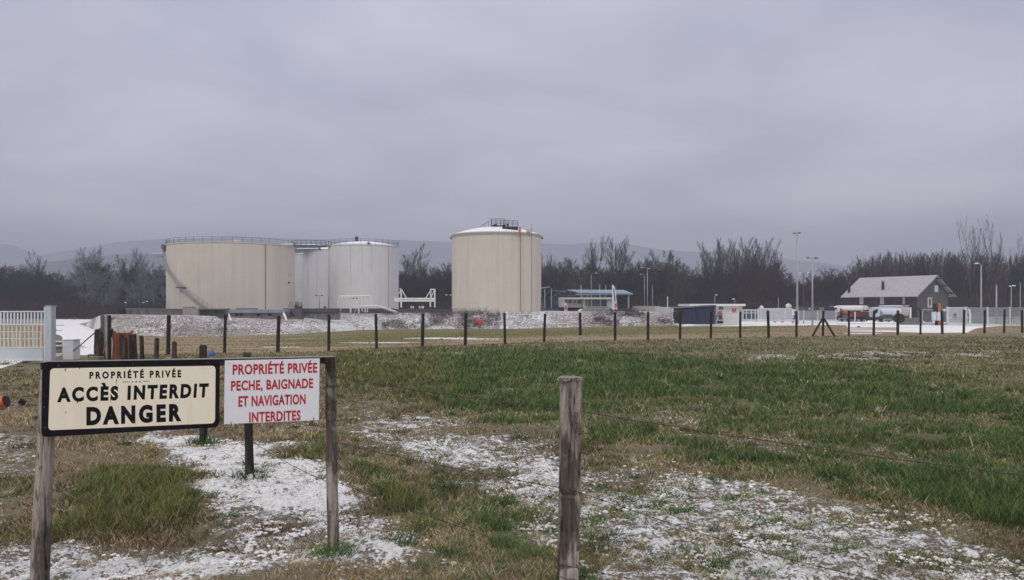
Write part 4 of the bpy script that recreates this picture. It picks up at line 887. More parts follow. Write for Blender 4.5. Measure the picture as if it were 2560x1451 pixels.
# brambles and dry stems on the bank
def scrub(name, spans, n, hmax, col, label, seed):
    r = np.random.RandomState(seed); pu = [p[0] for p in prof]
    A, B_, C_ = [], [], []
    segs0, segs1 = [], []
    for (u0, u1, t0, t1) in spans:
        k = int(n*(u1-u0)/1000); u = u0+(u1-u0)*r.rand(k); t = t0+(t1-t0)*r.rand(k)
        dens = fbm(u*.03, t*3, seed, 3) ; keep = dens > .42+.12*r.rand(k); u, t = u[keep], t[keep]; k = len(u)
        yb = np.interp(u, pu, [p[3] for p in prof]); yt = np.interp(u, pu, [p[4] for p in prof]); vt = np.interp(u, pu, [p[1] for p in prof]); vb = np.interp(u, pu, [p[2] for p in prof])
        Y = yb+(yt-yb)*t; v = vb+(vt-vb)*(1-(1-t)**1.35); p0 = np.stack([(u-CU)/F*Y, Y, EYE-(v-HV)/F*Y], 1); p0[:, 2] -= .08
        for s in range(3):
            d = np.stack([r.randn(k)*.8, r.randn(k)*.5-.2, np.abs(r.randn(k))*.7+.1], 1); L_ = hmax*(.3+.7*r.rand(k))/3
            p1 = p0+d*L_[:, None]; segs0.append(p0); segs1.append(p1); p0 = p1
            d2 = np.stack([r.randn(k), r.randn(k)*.5, r.randn(k)*.5+.2], 1); segs0.append(p1); segs1.append(p1+d2*L_[:, None]*.8)
    p0 = np.concatenate(segs0); p1 = np.concatenate(segs1); o = tubes(name, p0, p1, np.full(len(p0), .016), np.full(len(p0), .008), mat('scrub_'+name, col, tuple(c*.5 for c in col), rough=.9)); tag(o, label, kind='stuff')
def tube_arrays(p0, p1, r0, r1):
    d = p1-p0; d /= np.linalg.norm(d, axis=1)[:, None]+1e-9
    h = np.where(np.abs(d[:, 2:3]) < .9, np.array([[0, 0, 1.]]), np.array([[1., 0, 0]])); a = np.cross(d, h); a /= np.linalg.norm(a, axis=1)[:, None]+1e-9; b = np.cross(d, a)
    n = len(p0); V = np.zeros((n, 6, 3))
    for j in range(3):
        c, s = math.cos(j*2.0944), math.sin(j*2.0944); o = a*c+b*s
        V[:, j] = p0+o*r0[:, None]; V[:, 3+j] = p1+o*r1[:, None]
    i = np.arange(n)[:, None]*6; f = np.concatenate([i+np.array([j, (j+1) % 3, 3+(j+1) % 3, 3+j]) for j in range(3)], 0)
    return V.reshape(-1, 3), f
def tubes(name, p0, p1, r0, r1, m, parent=None):
    V, f = tube_arrays(p0, p1, r0, r1); return npmesh(name, V, f, m, parent=parent)
scrub('bramble_tangle', [(955, 1250, .0, 1.0), (1480, 1680, .1, .95)], 9000, 1.3, (.12, .085, .08), 'dark leafless bramble tangle covering the bank below the tall tank', 301)
scrub('dry_stems', [(250, 960, .02, .8), (1250, 1480, .05, .9)], 3000, .5, (.14, .10, .085), 'thin dry stems scattered over the snowy bank', 302)
c = P(1199, 806, 139.6); r_ = random.Random(2)
o = MB().prism([(c.x+(.55+.25*r_.random())*math.cos(a), c.y-1.0, c.z+(.3+.18*r_.random())*math.sin(a)) for a in np.linspace(0, 6.28, 15)[:-1]], (0, .5, .25)).build('red_tarp', mat('red_tarp', (.62, .08, .07), (.45, .06, .05), scale=3)); tag(o, 'crumpled bright red tarpaulin caught in the brambles below the tall tank', 'tarpaulin')

# ------------------------------------------------------------------ storage tanks
def tank_mat(name, c, c2, st, dirt):
    m, nt, b = nodemat(name); N = nt.nodes.new; L = nt.links.new
    tc = N('ShaderNodeTexCoord'); sp = N('ShaderNodeSeparateXYZ'); L(tc.outputs['Object'], sp.inputs[0])
    at = N('ShaderNodeMath'); at.operation = 'ARCTAN2'; L(sp.outputs[0], at.inputs[0]); L(sp.outputs[1], at.inputs[1])
    def noise(sa, sz, det, rgh, seed=0):
        ma = N('ShaderNodeMath'); ma.operation = 'MULTIPLY'; ma.inputs[1].default_value = sa; L(at.outputs[0], ma.inputs[0])
        mz = N('ShaderNodeMath'); mz.operation = 'MULTIPLY'; mz.inputs[1].default_value = sz; L(sp.outputs[2], mz.inputs[0])
        cb = N('ShaderNodeCombineXYZ'); L(ma.outputs[0], cb.inputs[0]); L(mz.outputs[0], cb.inputs[1]); cb.inputs[2].default_value = seed
        n = N('ShaderNodeTexNoise'); n.inputs['Scale'].default_value = 1; n.inputs['Detail'].default_value = det; n.inputs['Roughness'].default_value = rgh; L(cb.outputs[0], n.inputs['Vector']); return n.outputs['Fac'], cb
    n1, _ = noise(9, .02, 6, .6); n2, _ = noise(28, .05, 8, .7, 4); n3, _ = noise(3, .12, 4, .5, 8)
    r1 = N('ShaderNodeMapRange'); r1.inputs[1].default_value = .35; r1.inputs[2].default_value = .65; L(n1, r1.inputs[0])
    x = N('ShaderNodeMix'); x.data_type = 'RGBA'; x.inputs[6].default_value = (*c, 1); x.inputs[7].default_value = (*c2, 1); L(r1.outputs[0], x.inputs[0])
    r2 = N('ShaderNodeMapRange'); r2.inputs[1].default_value = .56; r2.inputs[2].default_value = .78; r2.inputs[4].default_value = st; L(n2, r2.inputs[0])
    y = N('ShaderNodeMix'); y.data_type = 'RGBA'; y.inputs[7].default_value = (*dirt, 1); L(r2.outputs[0], y.inputs[0]); L(x.outputs[2], y.inputs[6])
    # plate seams: brick pattern of welded plates
    br = N('ShaderNodeTexBrick'); br.inputs['Scale'].default_value = 1; br.inputs['Mortar Size'].default_value = .012; br.inputs['Color1'].default_value = (1, 1, 1, 1); br.inputs['Color2'].default_value = (.965, .965, .965, 1); br.inputs['Mortar'].default_value = (.80, .78, .76, 1)
    br.inputs['Brick Width'].default_value = 7; br.inputs['Row Height'].default_value = 2.0; br.inputs['Mortar Smooth'].default_value = .5
    ma = N('ShaderNodeMath'); ma.operation = 'MULTIPLY'; ma.inputs[1].default_value = 12; L(at.outputs[0], ma.inputs[0])
    cb = N('ShaderNodeCombineXYZ'); L(ma.outputs[0], cb.inputs[0]); L(sp.outputs[2], cb.inputs[1]); L(cb.outputs[0], br.inputs['Vector'])
    z = N('ShaderNodeMix'); z.data_type = 'RGBA'; z.blend_type = 'MULTIPLY'; z.inputs[0].default_value = .8; L(y.outputs[2], z.inputs[6]); L(br.outputs['Color'], z.inputs[7])
    r3 = N('ShaderNodeMapRange'); r3.inputs[1].default_value = .3; r3.inputs[2].default_value = .7; r3.inputs[3].default_value = .93; r3.inputs[4].default_value = 1.05; L(n3, r3.inputs[0])
    q = N('ShaderNodeMix'); q.data_type = 'RGBA'; q.blend_type = 'MULTIPLY'; q.inputs[0].default_value = 1; L(z.outputs[2], q.inputs[6]); L(r3.outputs[0], q.inputs[7])
    L(q.outputs[2], b.inputs['Base Color']); b.inputs['Roughness'].default_value = .6; b.inputs['Specular IOR Level'].default_value = .25
    return m
TC = tank_mat('tank_cream', (.64, .585, .50), (.585, .525, .45), .75, (.48, .40, .35))
TWm = tank_mat('tank_white', (.66, .655, .65), (.60, .60, .60), .5, (.45, .43, .42))
TW2 = tank_mat('tank_white_far', (.62, .625, .64), (.57, .575, .59), .4, (.46, .46, .47))
SNOWM = mat('roof_snow', (.86, .87, .90), (.78, .79, .82), scale=1.2, rough=.9)
RAILM = mat('rail_steel', (.045, .055, .075), (.03, .035, .05), scale=3, rough=.6)
SEAM = mat('seam_rust', (.20, .12, .10), (.12, .07, .06), scale=2); SEAMG = mat('seam_grey', (.16, .15, .155), (.10, .10, .10), scale=2)
def arc(c, r, z, a0, a1, n): return [(c[0]+r*math.cos(a), c[1]+r*math.sin(a), z) for a in np.linspace(a0, a1, n)]
def tank(uc, R_, Y, vedge, label, m, cone=0, group='storage tanks', zb=.2, rimw=.12, name='storage_tank'):
    x = X(uc, Y); zt_ = Z(vedge, Y); t = thing(name, (x, Y, zb), label, 'tank', group)
    o = MB().lathe((x, Y, 0), [(R_, zb-.3), (R_, zt_)], n=128).build('shell', m, t, smooth=True)
    pr = [(R_+rimw, zt_-.18), (R_+rimw, zt_+.02), (R_-.05, zt_+.04)]
    o = MB().lathe((x, Y, 0), [(R_+.002, zt_-.2)]+pr, n=128).build('rim', m, t, smooth=True); smooth_angle(o, 30)
    if cone: prf = [(R_-.05, zt_+.04)]+[(R_*(1-k), zt_+.04+cone*(1-(1-k)**1.8)) for k in (.1, .25, .4, .6, .8, .95)]+[(.001, zt_+.04+cone)]
    else: prf = [(R_-.05, zt_+.04), (R_*.5, zt_+.1), (.001, zt_+.15)]
    MB().lathe((x, Y, 0), prf, n=96).build('roof', SNOWM, t, smooth=True)
    return t, x, Y, zt_
def radial(x, Y, R_, u):      # angle of the point of the front of the shell seen at pixel u
    a = (u-CU)/F; # solve |(aT, T)-(x,Y)| = R
    A_ = a*a+1; B_ = -2*(a*x+Y); C_ = x*x+Y*Y-R_*R_; d_ = max(B_*B_-4*A_*C_, 0); T = (-B_-math.sqrt(d_))/(2*A_); return math.atan2(T-Y, a*T-x), T
def vline(t, x, Y, R_, u, z0, z1, w_, m, name='seam', out=.02):
    an, T = radial(x, Y, R_, u); p = Vector((x+(R_+out)*math.cos(an), Y+(R_+out)*math.sin(an), 0))
    MB().tube([(p.x, p.y, z0), (p.x, p.y, z1)], w_, n=6).build(name, m, t)
def railing(t, x, Y, R_, z, h, a0, a1, step=1.9, m=None, r=.03, name='railing'):
    n = max(2, int(abs(a1-a0)*R_/step)); mb = MB()
    for zz, rr in ((z+h, r), (z+h*.52, r*.8), (z+.12, r*.8)): mb.tube(arc((x, Y), R_, zz, a0, a1, n*3), rr, n=4)
    for a in np.linspace(a0, a1, n+1): mb.tube([(x+R_*math.cos(a), Y+R_*math.sin(a), z), (x+R_*math.cos(a), Y+R_*math.sin(a), z+h)], r*1.2, n=4)
    return mb.build(name, m or RAILM, t)
# big cream tank
t, x, Y, zt_ = tank(580, 13.26, 175, 616.5, 'broad cream storage tank with a spiral stair and a railing round its flat roof', TC)
railing(t, x, Y, 13.31, zt_, 1.0, math.pi*1.0, math.pi*2.03, 1.95)
railing(t, x, Y, 13.31, zt_, 1.0, math.pi*.02, math.pi*.98, 2.2, name='back_railing')
vline(t, x, Y, 13.26, 663.5, .2, zt_-.1, .09, SEAM)
for u_ in (497, 582, 640, 700): vline(t, x, Y, 13.26, u_, .2, zt_-.2, .018, mat('faint_seam', (.52, .43, .37)), 'plate_joint', .0)
# spiral stair
mb = MB(); st = MB(); hr = MB(); a_s = math.pi*1.0; pts = []; n = 60
for i in range(n+1):
    k = i/n; phi = R(92-76*k**1.02); an = -math.pi/2+.3367-phi; z = zt_-.3-(zt_-.3-.3)*(k**.93)
    pts.append((an, z))
def ring_pt(an, r, z): return Vector((x+r*math.cos(an), Y+r*math.sin(an), z))
for (a1_, z1_), (a2_, z2_) in zip(pts[:-1], pts[1:]):
    mb.hexa([ring_pt(a1_, 13.29, z1_-.30), ring_pt(a1_, 13.96, z1_-.30), ring_pt(a2_, 13.96, z2_-.30), ring_pt(a2_, 13.29, z2_-.30), ring_pt(a1_, 13.29, z1_+.02), ring_pt(a1_, 13.96, z1_+.02), ring_pt(a2_, 13.96, z2_+.02), ring_pt(a2_, 13.29, z2_+.02)])
o = mb.build('spiral_stair', mat('stair_grey', (.34, .36, .35), (.26, .275, .27), scale=2), t)
h = MB(); h.tube([ring_pt(a, 13.96, z+1.0) for a, z in pts], .035, n=4); h.tube([ring_pt(a, 13.96, z+.5) for a, z in pts], .02, n=4)
for a, z in pts[::3]: h.tube([ring_pt(a, 13.96, z), ring_pt(a, 13.96, z+1.0)], .03, n=4)
h.build('handrail', mat('handrail_grey', (.22, .23, .235), (.16, .17, .17)), o)
ml = MB().obox(ring_pt(pts[37][0], 13.8, 0)[:2], (1, .3), (-.3, 1), .9, .45, pts[37][1]-.25, pts[37][1]+.0).build('landing', DGREY, o)
ptl = ring_pt(math.pi+.3367, 13.6, 0); MB().box(ptl.x-.15, ptl.x+.6, ptl.y-1.2, ptl.y+1.2, zt_-.9, zt_-.05).build('top_landing', DGREY, t)
for (u_, v_, w_, h_) in ((722, 687, 3, 5), (721, 707, 4, 3)):
    an, T = radial(x, Y, 13.26, u_); p = P(u_, v_, T-.1)
    if h_ == 5:
        c_ = MB(); c_.tube([p+Vector((.17, 0, .15)), p+Vector((0, 0, .2)), p+Vector((-.12, 0, 0)), p+Vector((0, 0, -.2)), p+Vector((.17, 0, -.15))], .045, n=5); c_.build('marking', DGREY, t)
    else: MB().box(p.x-.36, p.x+.36, p.y-.06, p.y, p.z-.2, p.z+.2).build('name_plate', DGREY, t)
for (u_, w_) in ((591, 1.5), (716, 2.6)):
    an, T = radial(x, Y, 13.2, u_); MB().box(X(u_, T)-w_/2*.9, X(u_, T)+w_/2*.9, T+.2, T+1.4, zt_+.0, zt_+(.55 if w_ < 2 else .45)).build('roof_hatch', mat('pale_hatch', (.66, .65, .62)), t, bevel=.08)
MB().box(X(421, 173), X(437, 173), 172, 174, zt_-.02, zt_+.45).build('roof_box', mat('pale_hatch', (.66, .65, .62)), t, bevel=.1)
# catwalk between the two big tanks
cw = thing('catwalk', P(772, 614, 178), 'dark railed catwalk bridging the cream tank and the white tank', 'catwalk'); Y0 = 176; zc = Z(614, Y0)
MB().box(X(729, Y0), X(815, Y0), Y0-.5, Y0+.5, zc-.22, zc).build('deck', RAILM, cw)
for yy in (Y0-.5, Y0+.5):
    mb = MB()
    for zz in (zc+1.1, zc+.55): mb.tube([(X(729, Y0), yy, zz), (X(815, Y0), yy, zz)], .03, n=4)
    for i in range(8): u_ = 729+i*12.2; mb.tube([(X(u_, Y0), yy, zc), (X(u_, Y0), yy, zc+1.12)], .035, n=4)
    mb.build('railing', RAILM, cw)
# white tank
t, x, Y, zt_ = tank(909, 8.26, 190, 617.5, 'white storage tank with a low snowy cone roof and railing, beside the cream tank', TWm, cone=1.25)
railing(t, x, Y, 8.2, zt_, 1.25, math.pi*.0, math.pi*2, 1.7)
for u_, z1_, w_ in ((971, zt_, .05), (877, zt_, .02), (905, zt_, .02), (930, zt_, .02)): vline(t, x, Y, 8.26, u_, .2 if u_ == 971 else zt_-6.5, z1_, w_, SEAMG)
vline(t, x, Y, 8.26, 823, .2, zt_, .05, mat('seam_tan', (.45, .36, .30)))
MB().box(X(888, 189), X(895, 189), 188.6, 189.6, zt_+1.1, zt_+2.3).build('vent', RAILM, t)
MB().box(X(918, 182), X(925, 182), 181.9, 182.6, zt_+.0, zt_+.42).build('roof_hatch', DGREY, t)
MB().tube([(X(892, 189), 188.7, zt_+1.1), (X(892, 189), 188.7, zt_+2.6)], .05, n=6).build('vent_pipe', RAILM, t)
MB().lathe((X(826, 186), 186, zt_-.1), [(.9, 0), (.9, .4), (.3, .62), (.001, .65)], n=20).build('valve_cap', mat('tan_valve', (.42, .30, .24)), t)
for (u_, v_) in ((810, 768),): MB().lathe((X(812, 181), 181, Z(768, 181)), [(.3, -.3), (.3, .1), (.001, .2)], n=12).build('valve', DGREY, t)
# lower white tanks behind
t, x, Y, zt_ = tank(833, 7.95, 214, 628, 'lower white storage tank half hidden behind the railed white tank', TW2, cone=.9)
for u_ in (769, 793): vline(t, x, Y, 7.95, u_, .2, zt_, .04, mat('seam_tan', (.45, .36, .30)))
MB().box(X(797, 206), X(801, 206), 205.6, 206.2, zt_-.2, zt_+.35).build('roof_hatch', DGREY, t)
MB().box(X(757, 212), X(812, 212), 206, 213, zt_+.02, zt_+.22).build('roof_snow', SNOWM, t)
t, x, Y, zt_ = tank(776, 6.2, 236, 638, 'lowest white tank showing as a strip beside the cream tank', TW2, cone=.5)
t, x, Y, zt_ = tank(778, 5.4, 262, 616, 'blue grey silo in the gap under the catwalk', mat('silo', (.20, .23, .29), (.14, .16, .21), scale=1, streak=((.1, .1, .13), .8)), cone=.5, zb=-2.5, name='silo')
# tall cream tank
t, x, Y, zt_ = tank(1241.5, 9.2, 165, 589, 'tall cream storage tank standing apart with a platform on its domed snowy roof', TC, cone=1.75)
vline(t, x, Y, 9.2, 1300.5, .2, zt_+.1, .075, mat('orange_pipe', (.42, .25, .11), (.34, .19, .08), scale=1.5), 'orange_pipe', .12)
MB().box(X(1297, 156.4), X(1302, 156.4), 155.6, 156.3, zt_-.7, zt_+.8).build('pipe_elbow', mat('orange_rust', (.45, .15, .04), (.3, .1, .03)), t)
vline(t, x, Y, 9.2, 1328.5, .2, zt_+1.0, .035, SEAMG, 'down_pipe', .1)
MB().tube([(X(1329, 160), 160, zt_), (X(1329, 160), 160, zt_+1.9)], .04, n=5).build('mast', DGREY, t)
MB().box(X(1316, 158), X(1327, 158), 157.7, 158.6, zt_+.02, zt_+.62).build('roof_box', mat('pink_box', (.55, .47, .42)), t)
railing(t, x, Y, 9.34, zt_-.65, .35, math.pi, math.pi*2, 3.2, mat('rim_tube', (.40, .35, .31)), .035, 'rim_pipe')
for an in (math.pi, 2*math.pi): MB().lathe((x+9.4*math.cos(an), Y, zt_-.55), [(.001, -.25), (.22, -.2), (.22, .2), (.001, .25)], n=8).build('bracket', DGREY, t)
pl = thing('roof_platform', P(1262, 570, 158), 'black steel platform with handrails on the roof of the tall tank', 'platform')
def rect_rail(t, u0, u1, vt, vb, Ya, Yb, n, nm='railing'):
    mb = MB(); za, zb2 = Z(vt, Ya), Z(vb, Ya)
    for yy in (Ya, Yb):
        for i in range(n+1):
            u_ = u0+(u1-u0)*i/n; mb.tube([(X(u_, Ya), yy, zb2), (X(u_, Ya), yy, za)], .06, n=4)
        for f_ in (1, .55, .05): mb.tube([(X(u0, Ya), yy, zb2+(za-zb2)*f_), (X(u1, Ya), yy, zb2+(za-zb2)*f_)], .045, n=4)
    for u_ in (u0, u1):
        for f_ in (1, .55): mb.tube([(X(u_, Ya), Ya, zb2+(za-zb2)*f_), (X(u_, Ya), Yb, zb2+(za-zb2)*f_)], .045, n=4)
    mb.build(nm, BLACKR, t)
BLACKR = mat('black_rail', (.02, .022, .03), (.014, .015, .02), rough=.6)
rect_rail(pl, 1228, 1263, 547.5, 565, 161.5, 164, 3); MB().box(X(1227, 161.5), X(1264, 161.5), 161.4, 164.1, Z(567, 161.5), Z(564.6, 161.5)).build('deck', BLACKR, pl)
rect_rail(pl, 1258, 1294.5, 551.5, 568, 158, 161, 3); MB().box(X(1256, 158), X(1295, 158), 157.9, 161.2, Z(572, 158), Z(567.6, 158)).build('deck', BLACKR, pl)
for u_ in (1274, 1282, 1293): MB().tube([(X(u_, 158), 158.1, Z(577, 158)), (X(u_, 158), 158.1, Z(570, 158))], .1, n=6).build('leg', BLACKR, pl)
for (u_, h_) in ((1235, 3), (1240, 4), (1260, 3), (1269, 4)): MB().lathe((X(u_, 160), 160.5, Z(566, 160)), [(.2, 0), (.24, .1*h_), (.1, .14*h_), (.001, .15*h_)], n=8).build('valve', BLACKR, pl)
mb = MB(); mb.tube([P(1201, 568, 162), P(1212, 559.5, 162), P(1227, 551, 162)], .05, n=4)
for u_, va, vb_ in ((1212, 559.5, 567), (1222, 553.5, 566)): mb.tube([P(u_, va, 162), P(u_, vb_, 162)], .05, n=4)
mb.build('stair_rail', BLACKR, pl)
# ------------------------------------------------------------------ bund wall and pump house
CW = mat('bund_concrete', (.17, .16, .155), (.09, .085, .085), scale=1.2, stretch=(1.5, 1, .4), streak=((.04, .04, .042), .85, (2.0, 1, .06)))
CWL = mat('light_concrete', (.30, .285, .265), (.22, .21, .195), scale=1.2, streak=((.10, .095, .09), .6, (2.5, 1, .1)))
def bxp(u0, u1, v0, v1, Y0, d): return MB().box(X(u0, Y0), X(u1, Y0), Y0, Y0+d, Z(v1, Y0), Z(v0, Y0))
wl = thing('bund_wall', P(450, 788, 112), 'low stained grey concrete wall along the foot of the broad cream tank', 'wall')
for (a, b) in ((316, 345), (345.4, 380), (380.4, 417), (417.4, 457)): bxp(a, b, 774, 792, 112, .3).build('panel', CW, wl)
bxp(314.5, 457, 771.8, 774, 111.9, .6).build('coping', mat('coping', (.24, .235, .23), (.15, .15, .15)), wl)
bxp(456, 496, 770.5, 791, 111.4, 3).build('block', CWL, wl, bevel=.05); bxp(457, 478, 767, 770.5, 111.8, 1.5).build('block_cap', CWL, wl, bevel=.03)
bxp(496, 566, 775.5, 797, 112.2, .3).build('panel', mat('black_stained', (.10, .095, .095), (.04, .038, .04), scale=2, stretch=(3, 1, .4)), wl)
bxp(496, 568, 772, 775.5, 111.6, 1.2).build('coping', mat('coping_dark', (.11, .11, .115), (.07, .07, .07)), wl); bxp(564, 568, 775.5, 794, 111.6, .5).build('pier', DGREY, wl)
ph = thing('pump_house', P(636, 803, 119), 'low tan pump house with a flat pale blue roof slab below the cream tank', 'building')
TAN = mat('tan_render', (.30, .245, .215), (.22, .18, .16), scale=1.5)
bxp(573, 696, 783, 806, 119.5, 4).build('wall', TAN, ph); bxp(568, 712, 774, 783, 118.8, 6).build('roof', mat('blue_slab', (.26, .31, .38), (.20, .235, .29), scale=1, streak=((.13, .14, .17), .6, (1.5, 1, .2))), ph, bevel=.03)
bxp(696, 711, 783.3, 806, 119.2, 4).build('pier', CWL, ph)
for (a, b) in ((588, 596), (600, 606), (642, 650), (670, 680)): bxp(a, b, 785, 790, 119.42, .06).build('window', mat('dark_glass', (.03, .035, .045), (.02, .022, .03), rough=.2), ph)
bxp(590, 640, 771.3, 774, 119.5, 1).build('roof_kerb', DGREY, ph)
for (ua, ub) in ((569, 577), (709, 716)): MB().tube([P(ua, 784, 117.5), P((ua+ub)/2+1, 793, 117), P(ub, 802, 116.5)], .14, n=6).build('ramp_rail', SNOWM, ph)
wl2 = thing('retaining_wall', P(900, 785, 124), 'long dark stained retaining wall under the white tank', 'wall')
bxp(712, 850, 780, 800, 124, .4).build('panel', mat('mottled_wall', (.24, .225, .20), (.10, .095, .09), scale=1.5, stretch=(2, 1, .6), streak=((.05, .05, .055), .8, (2.2, 1, .1))), wl2)
bxp(708, 846, 771.5, 781, 123.6, 1.0).build('dark_band', mat('dark_band', (.075, .078, .088), (.05, .05, .058), scale=1), wl2); bxp(840, 986, 771.5, 786, 142, .6).build('dark_band', mat('dark_band', (.1,.1,.1)), wl2)
bxp(985, 1131, 773, 788, 146, .5).build('far_band', mat('dark_band', (.1,.1,.1)), wl2)
sl = thing('steel_steps', P(740, 800, 122), 'dark steel steps with hooped handrails climbing to the tank yard', 'steps')
MB().prism([P(726, 772, 122), P(752, 772, 122), P(757, 803, 121), P(741, 803, 121)], (0, .8, 0)).build('flight', mat('steps_dark', (.06, .06, .068), (.035, .035, .04), scale=6, stretch=(1, 1, 4)), sl)
for uc in (727, 741.5):
    MB().tube([P(uc-6, 770, 122), P(uc-3, 757, 122), P(uc, 754.5, 122), P(uc+3, 757, 122), P(uc+(5 if uc > 730 else 4), 770, 122)], .05, n=6).build('hoop_rail', DGREY, sl); MB().tube([P(uc, 755, 122.2), P(uc, 770, 122.2)], .03, n=4).build('post', DGREY, sl)
# ------------------------------------------------------------------ white pipe rack
WP = mat('white_pipe', (.74, .73, .69), (.62, .61, .57), scale=1.5, rough=.5)
pr_ = thing('pipe_rack', P(885, 782, 137.5), 'white steel pipe rack on legs before the white tank', 'pipe rack'); Y0 = 137.5
for v_, r_ in ((741.5, .14), (744.5, .10)): MB().tube([P(846 if v_ > 742 else 848, v_, Y0), P(925, v_-1, Y0), P(927.5, v_+3, Y0), P(928, 766, Y0)], r_, n=8).build('pipe', WP, pr_)
for (u_, v0, v1, w_) in ((845.5, 745, 779, .09), (852, 745, 778, .05), (859, 746, 771, .06), (905.5, 743, 779, .09), (913, 743, 781, .11), (918.5, 742, 781, .10), (876.5, 771, 782, .14), (897, 771, 783, .14)): MB().tube([P(u_, v0, Y0), P(u_, v1, Y0)], w_, n=8).build('leg', WP, pr_)
for a, b in (((860, 762), (866, 747)), ((892, 765), (896, 748)), ((886, 782), (891, 771))): MB().tube([P(*a, Y0), P(*b, Y0)], .05, n=6).build('brace', WP, pr_)
for u_ in (884, 892): MB().box(X(u_, Y0)-.1, X(u_, Y0)+.1, Y0-.2, Y0+.1, Z(748, Y0), Z(745, Y0)).build('clamp', DGREY, pr_)
sp_ = MB(); pts = [P(900, 767, 137), P(925, 765.5, 137), P(944, 766.5, 137.5), P(960, 770, 138), P(975, 775.5, 139), P(988, 780, 140), P(996, 782.5, 141)]
sp_.tube(pts, [.16, .18, .2, .22, .24, .2, .14], n=10); o = sp_.build('curved_pipe', WP, None, True); tag(o, 'thick curved white pipe sloping down from the pipe rack to the bank', 'pipe')
rk = thing('loading_rig', P(1045, 768, 158), 'white steel gantry with two braced end towers between the white and tall tanks', 'gantry'); Y0 = 158
bxp(985, 1087, 745, 749.5, Y0, .3).build('upper_beam', WP, rk); bxp(985, 1087, 750.3, 754.5, Y0-.1, .3).build('lower_beam', WP, rk)
for (u0, v0, u1, v1, w_) in ((1003, 723, 1003, 769, .17), (999, 723, 1003, 723, .12), (1005, 726, 1016, 745, .10), (997, 735, 1002, 727, .1), (1087, 724, 1087, 769, .15), (1075, 724, 1088, 724, .13), (1064, 746, 1077, 726, .10), (1077, 726, 1077, 746, .12), (1077, 746, 1085, 727, .09), (1076, 755, 1076, 768, .15)): MB().tube([P(u0, v0, Y0), P(u1, v1, Y0)], w_, n=6).build('strut', WP, rk)
for i, u_ in enumerate((1028, 1033, 1049, 1055, 1058)):
    o = MB().lathe(P(u_, 768, 165), [(.12, -.3), (.15, .0), (.06, .2), (.001, .25)], n=8).build('bollard_cap', WP); tag(o, 'small pale valve head, '+ORD[i]+' in the row under the white gantry', 'valve', 'small valve heads under the gantry')
# ------------------------------------------------------------------ lamp posts and poles
LM = mat('lamp_grey', (.40, .40, .41), (.32, .32, .33), metal=.2, rough=.5); LDK = mat('lamp_dark', (.07, .07, .08), (.05, .05, .055)); LH = mat('lamp_head', (.70, .70, .68), (.6, .6, .58))
def lamp(u, vt, vb, Y0, label, heads=(), r=.07, m=None, headm=None, name='lamp_post'):
    t = thing(name, P(u, vb, Y0), label, 'lamp post' if name == 'lamp_post' else 'pole', 'lamp posts and poles around the yard'); m = m or LM
    MB().tube([P(u, vb, Y0)-Vector((0, 0, .4)), P(u, vt, Y0)], r*1.15, n=10, r2=r*.6).build('pole', m, t, True)
    for (du, dv, w_) in heads:
        if abs(du) > 3 and dv > 1: pts = [P(u, vt, Y0), P(u+du*.25, vt-dv*.75, Y0), P(u+du*.6, vt-dv, Y0), P(u+du, vt-dv, Y0)]
        else: pts = [P(u, vt, Y0), P(u+du, vt-dv, Y0)]
        if du: MB().tube(pts, r*.45, n=6).build('arm', m, t, True)
        c = P(u+du, vt-dv, Y0); s = 1 if du >= 0 else -1
        MB().hexa([(c.x-w_*.1*s, c.y-.14, c.z-.06), (c.x+w_*s, c.y-.12, c.z-.06), (c.x+w_*s, c.y+.12, c.z-.06), (c.x-w_*.1*s, c.y+.14, c.z-.06), (c.x-w_*.1*s, c.y-.1, c.z+.1), (c.x+w_*s, c.y-.07, c.z+.05), (c.x+w_*s, c.y+.07, c.z+.05), (c.x-w_*.1*s, c.y+.1, c.z+.1)]).build('lamp_head', headm or LH, t)
    return t
lamp(1993, 584, 803, 96, 'tallest lamp post with a dark twin lamp head, standing in the white yard', ((-4, 0, .28), (3, 1, .28)), .13, headm=LDK)
lamp(2031, 650, 806, 92, 'lamp post with two curved arms beside the tallest lamp post', ((-9, 5, .25), (6, 4, .38)), .10, headm=LDK)
lamp(2009, 688, 803, 118, 'slender lamp post behind the pair of tall lamp posts', ((-8, 5, .2), (9, 6, .2)), .075, m=LDK)
lamp(1478, 688, 752, 205, 'lamp post with one curved arm above the blue canopy', ((11, 5, .4),), .085)
lamp(1618.5, 672, 768, 195, 'straight lamp post with a small double head on the concrete plinth', ((-11, 3, .3), (3, 0, .3)), .10)
lamp(1611, 689, 768, 196, 'lamp post with a short curved arm beside the double headed one', ((-8, 3, .3),), .085)
lamp(1631, 714, 768, 195, 'short plain pole on the concrete plinth, no lamp', (), .085, name='plain_pole')
lamp(1669, 742, 786, 140, 'short thick white pipe standing beside the grey box container', (), .09, m=LH, name='plain_pole')
for u_, v_, lb in ((1452.5, 713, 'pale vent pipe on the canopy, nearest the tall tank'), (1499.5, 711, 'thin pale vent pipe in the middle of the canopy'), (1514.5, 713, 'pale vent pipe just before the feather flag')): lamp(u_, v_, 740, 192, lb, (), .07 if u_ < 1490 else .055, m=LH, name='vent_pipe')
lamp(1787, 740, 762, 150, 'short lamp post rising behind the white kiosk roof', ((2, 2, .3),), .06); lamp(1837, 748, 765, 170, 'tiny pale lamp above the white kiosk roof', ((-1, 0, .5),), .05)
lamp(1946, 743, 790, 150, 'thin pole behind the white glazed shelter', (), .06)
lamp(2453, 664, 805, 100, 'tall lamp post with a short arm behind the white panel fence', ((-9, 5, .35),), .10); lamp(2491, 713, 806, 105, 'thick pale pole behind the panel fence', (), .11, name='plain_pole')
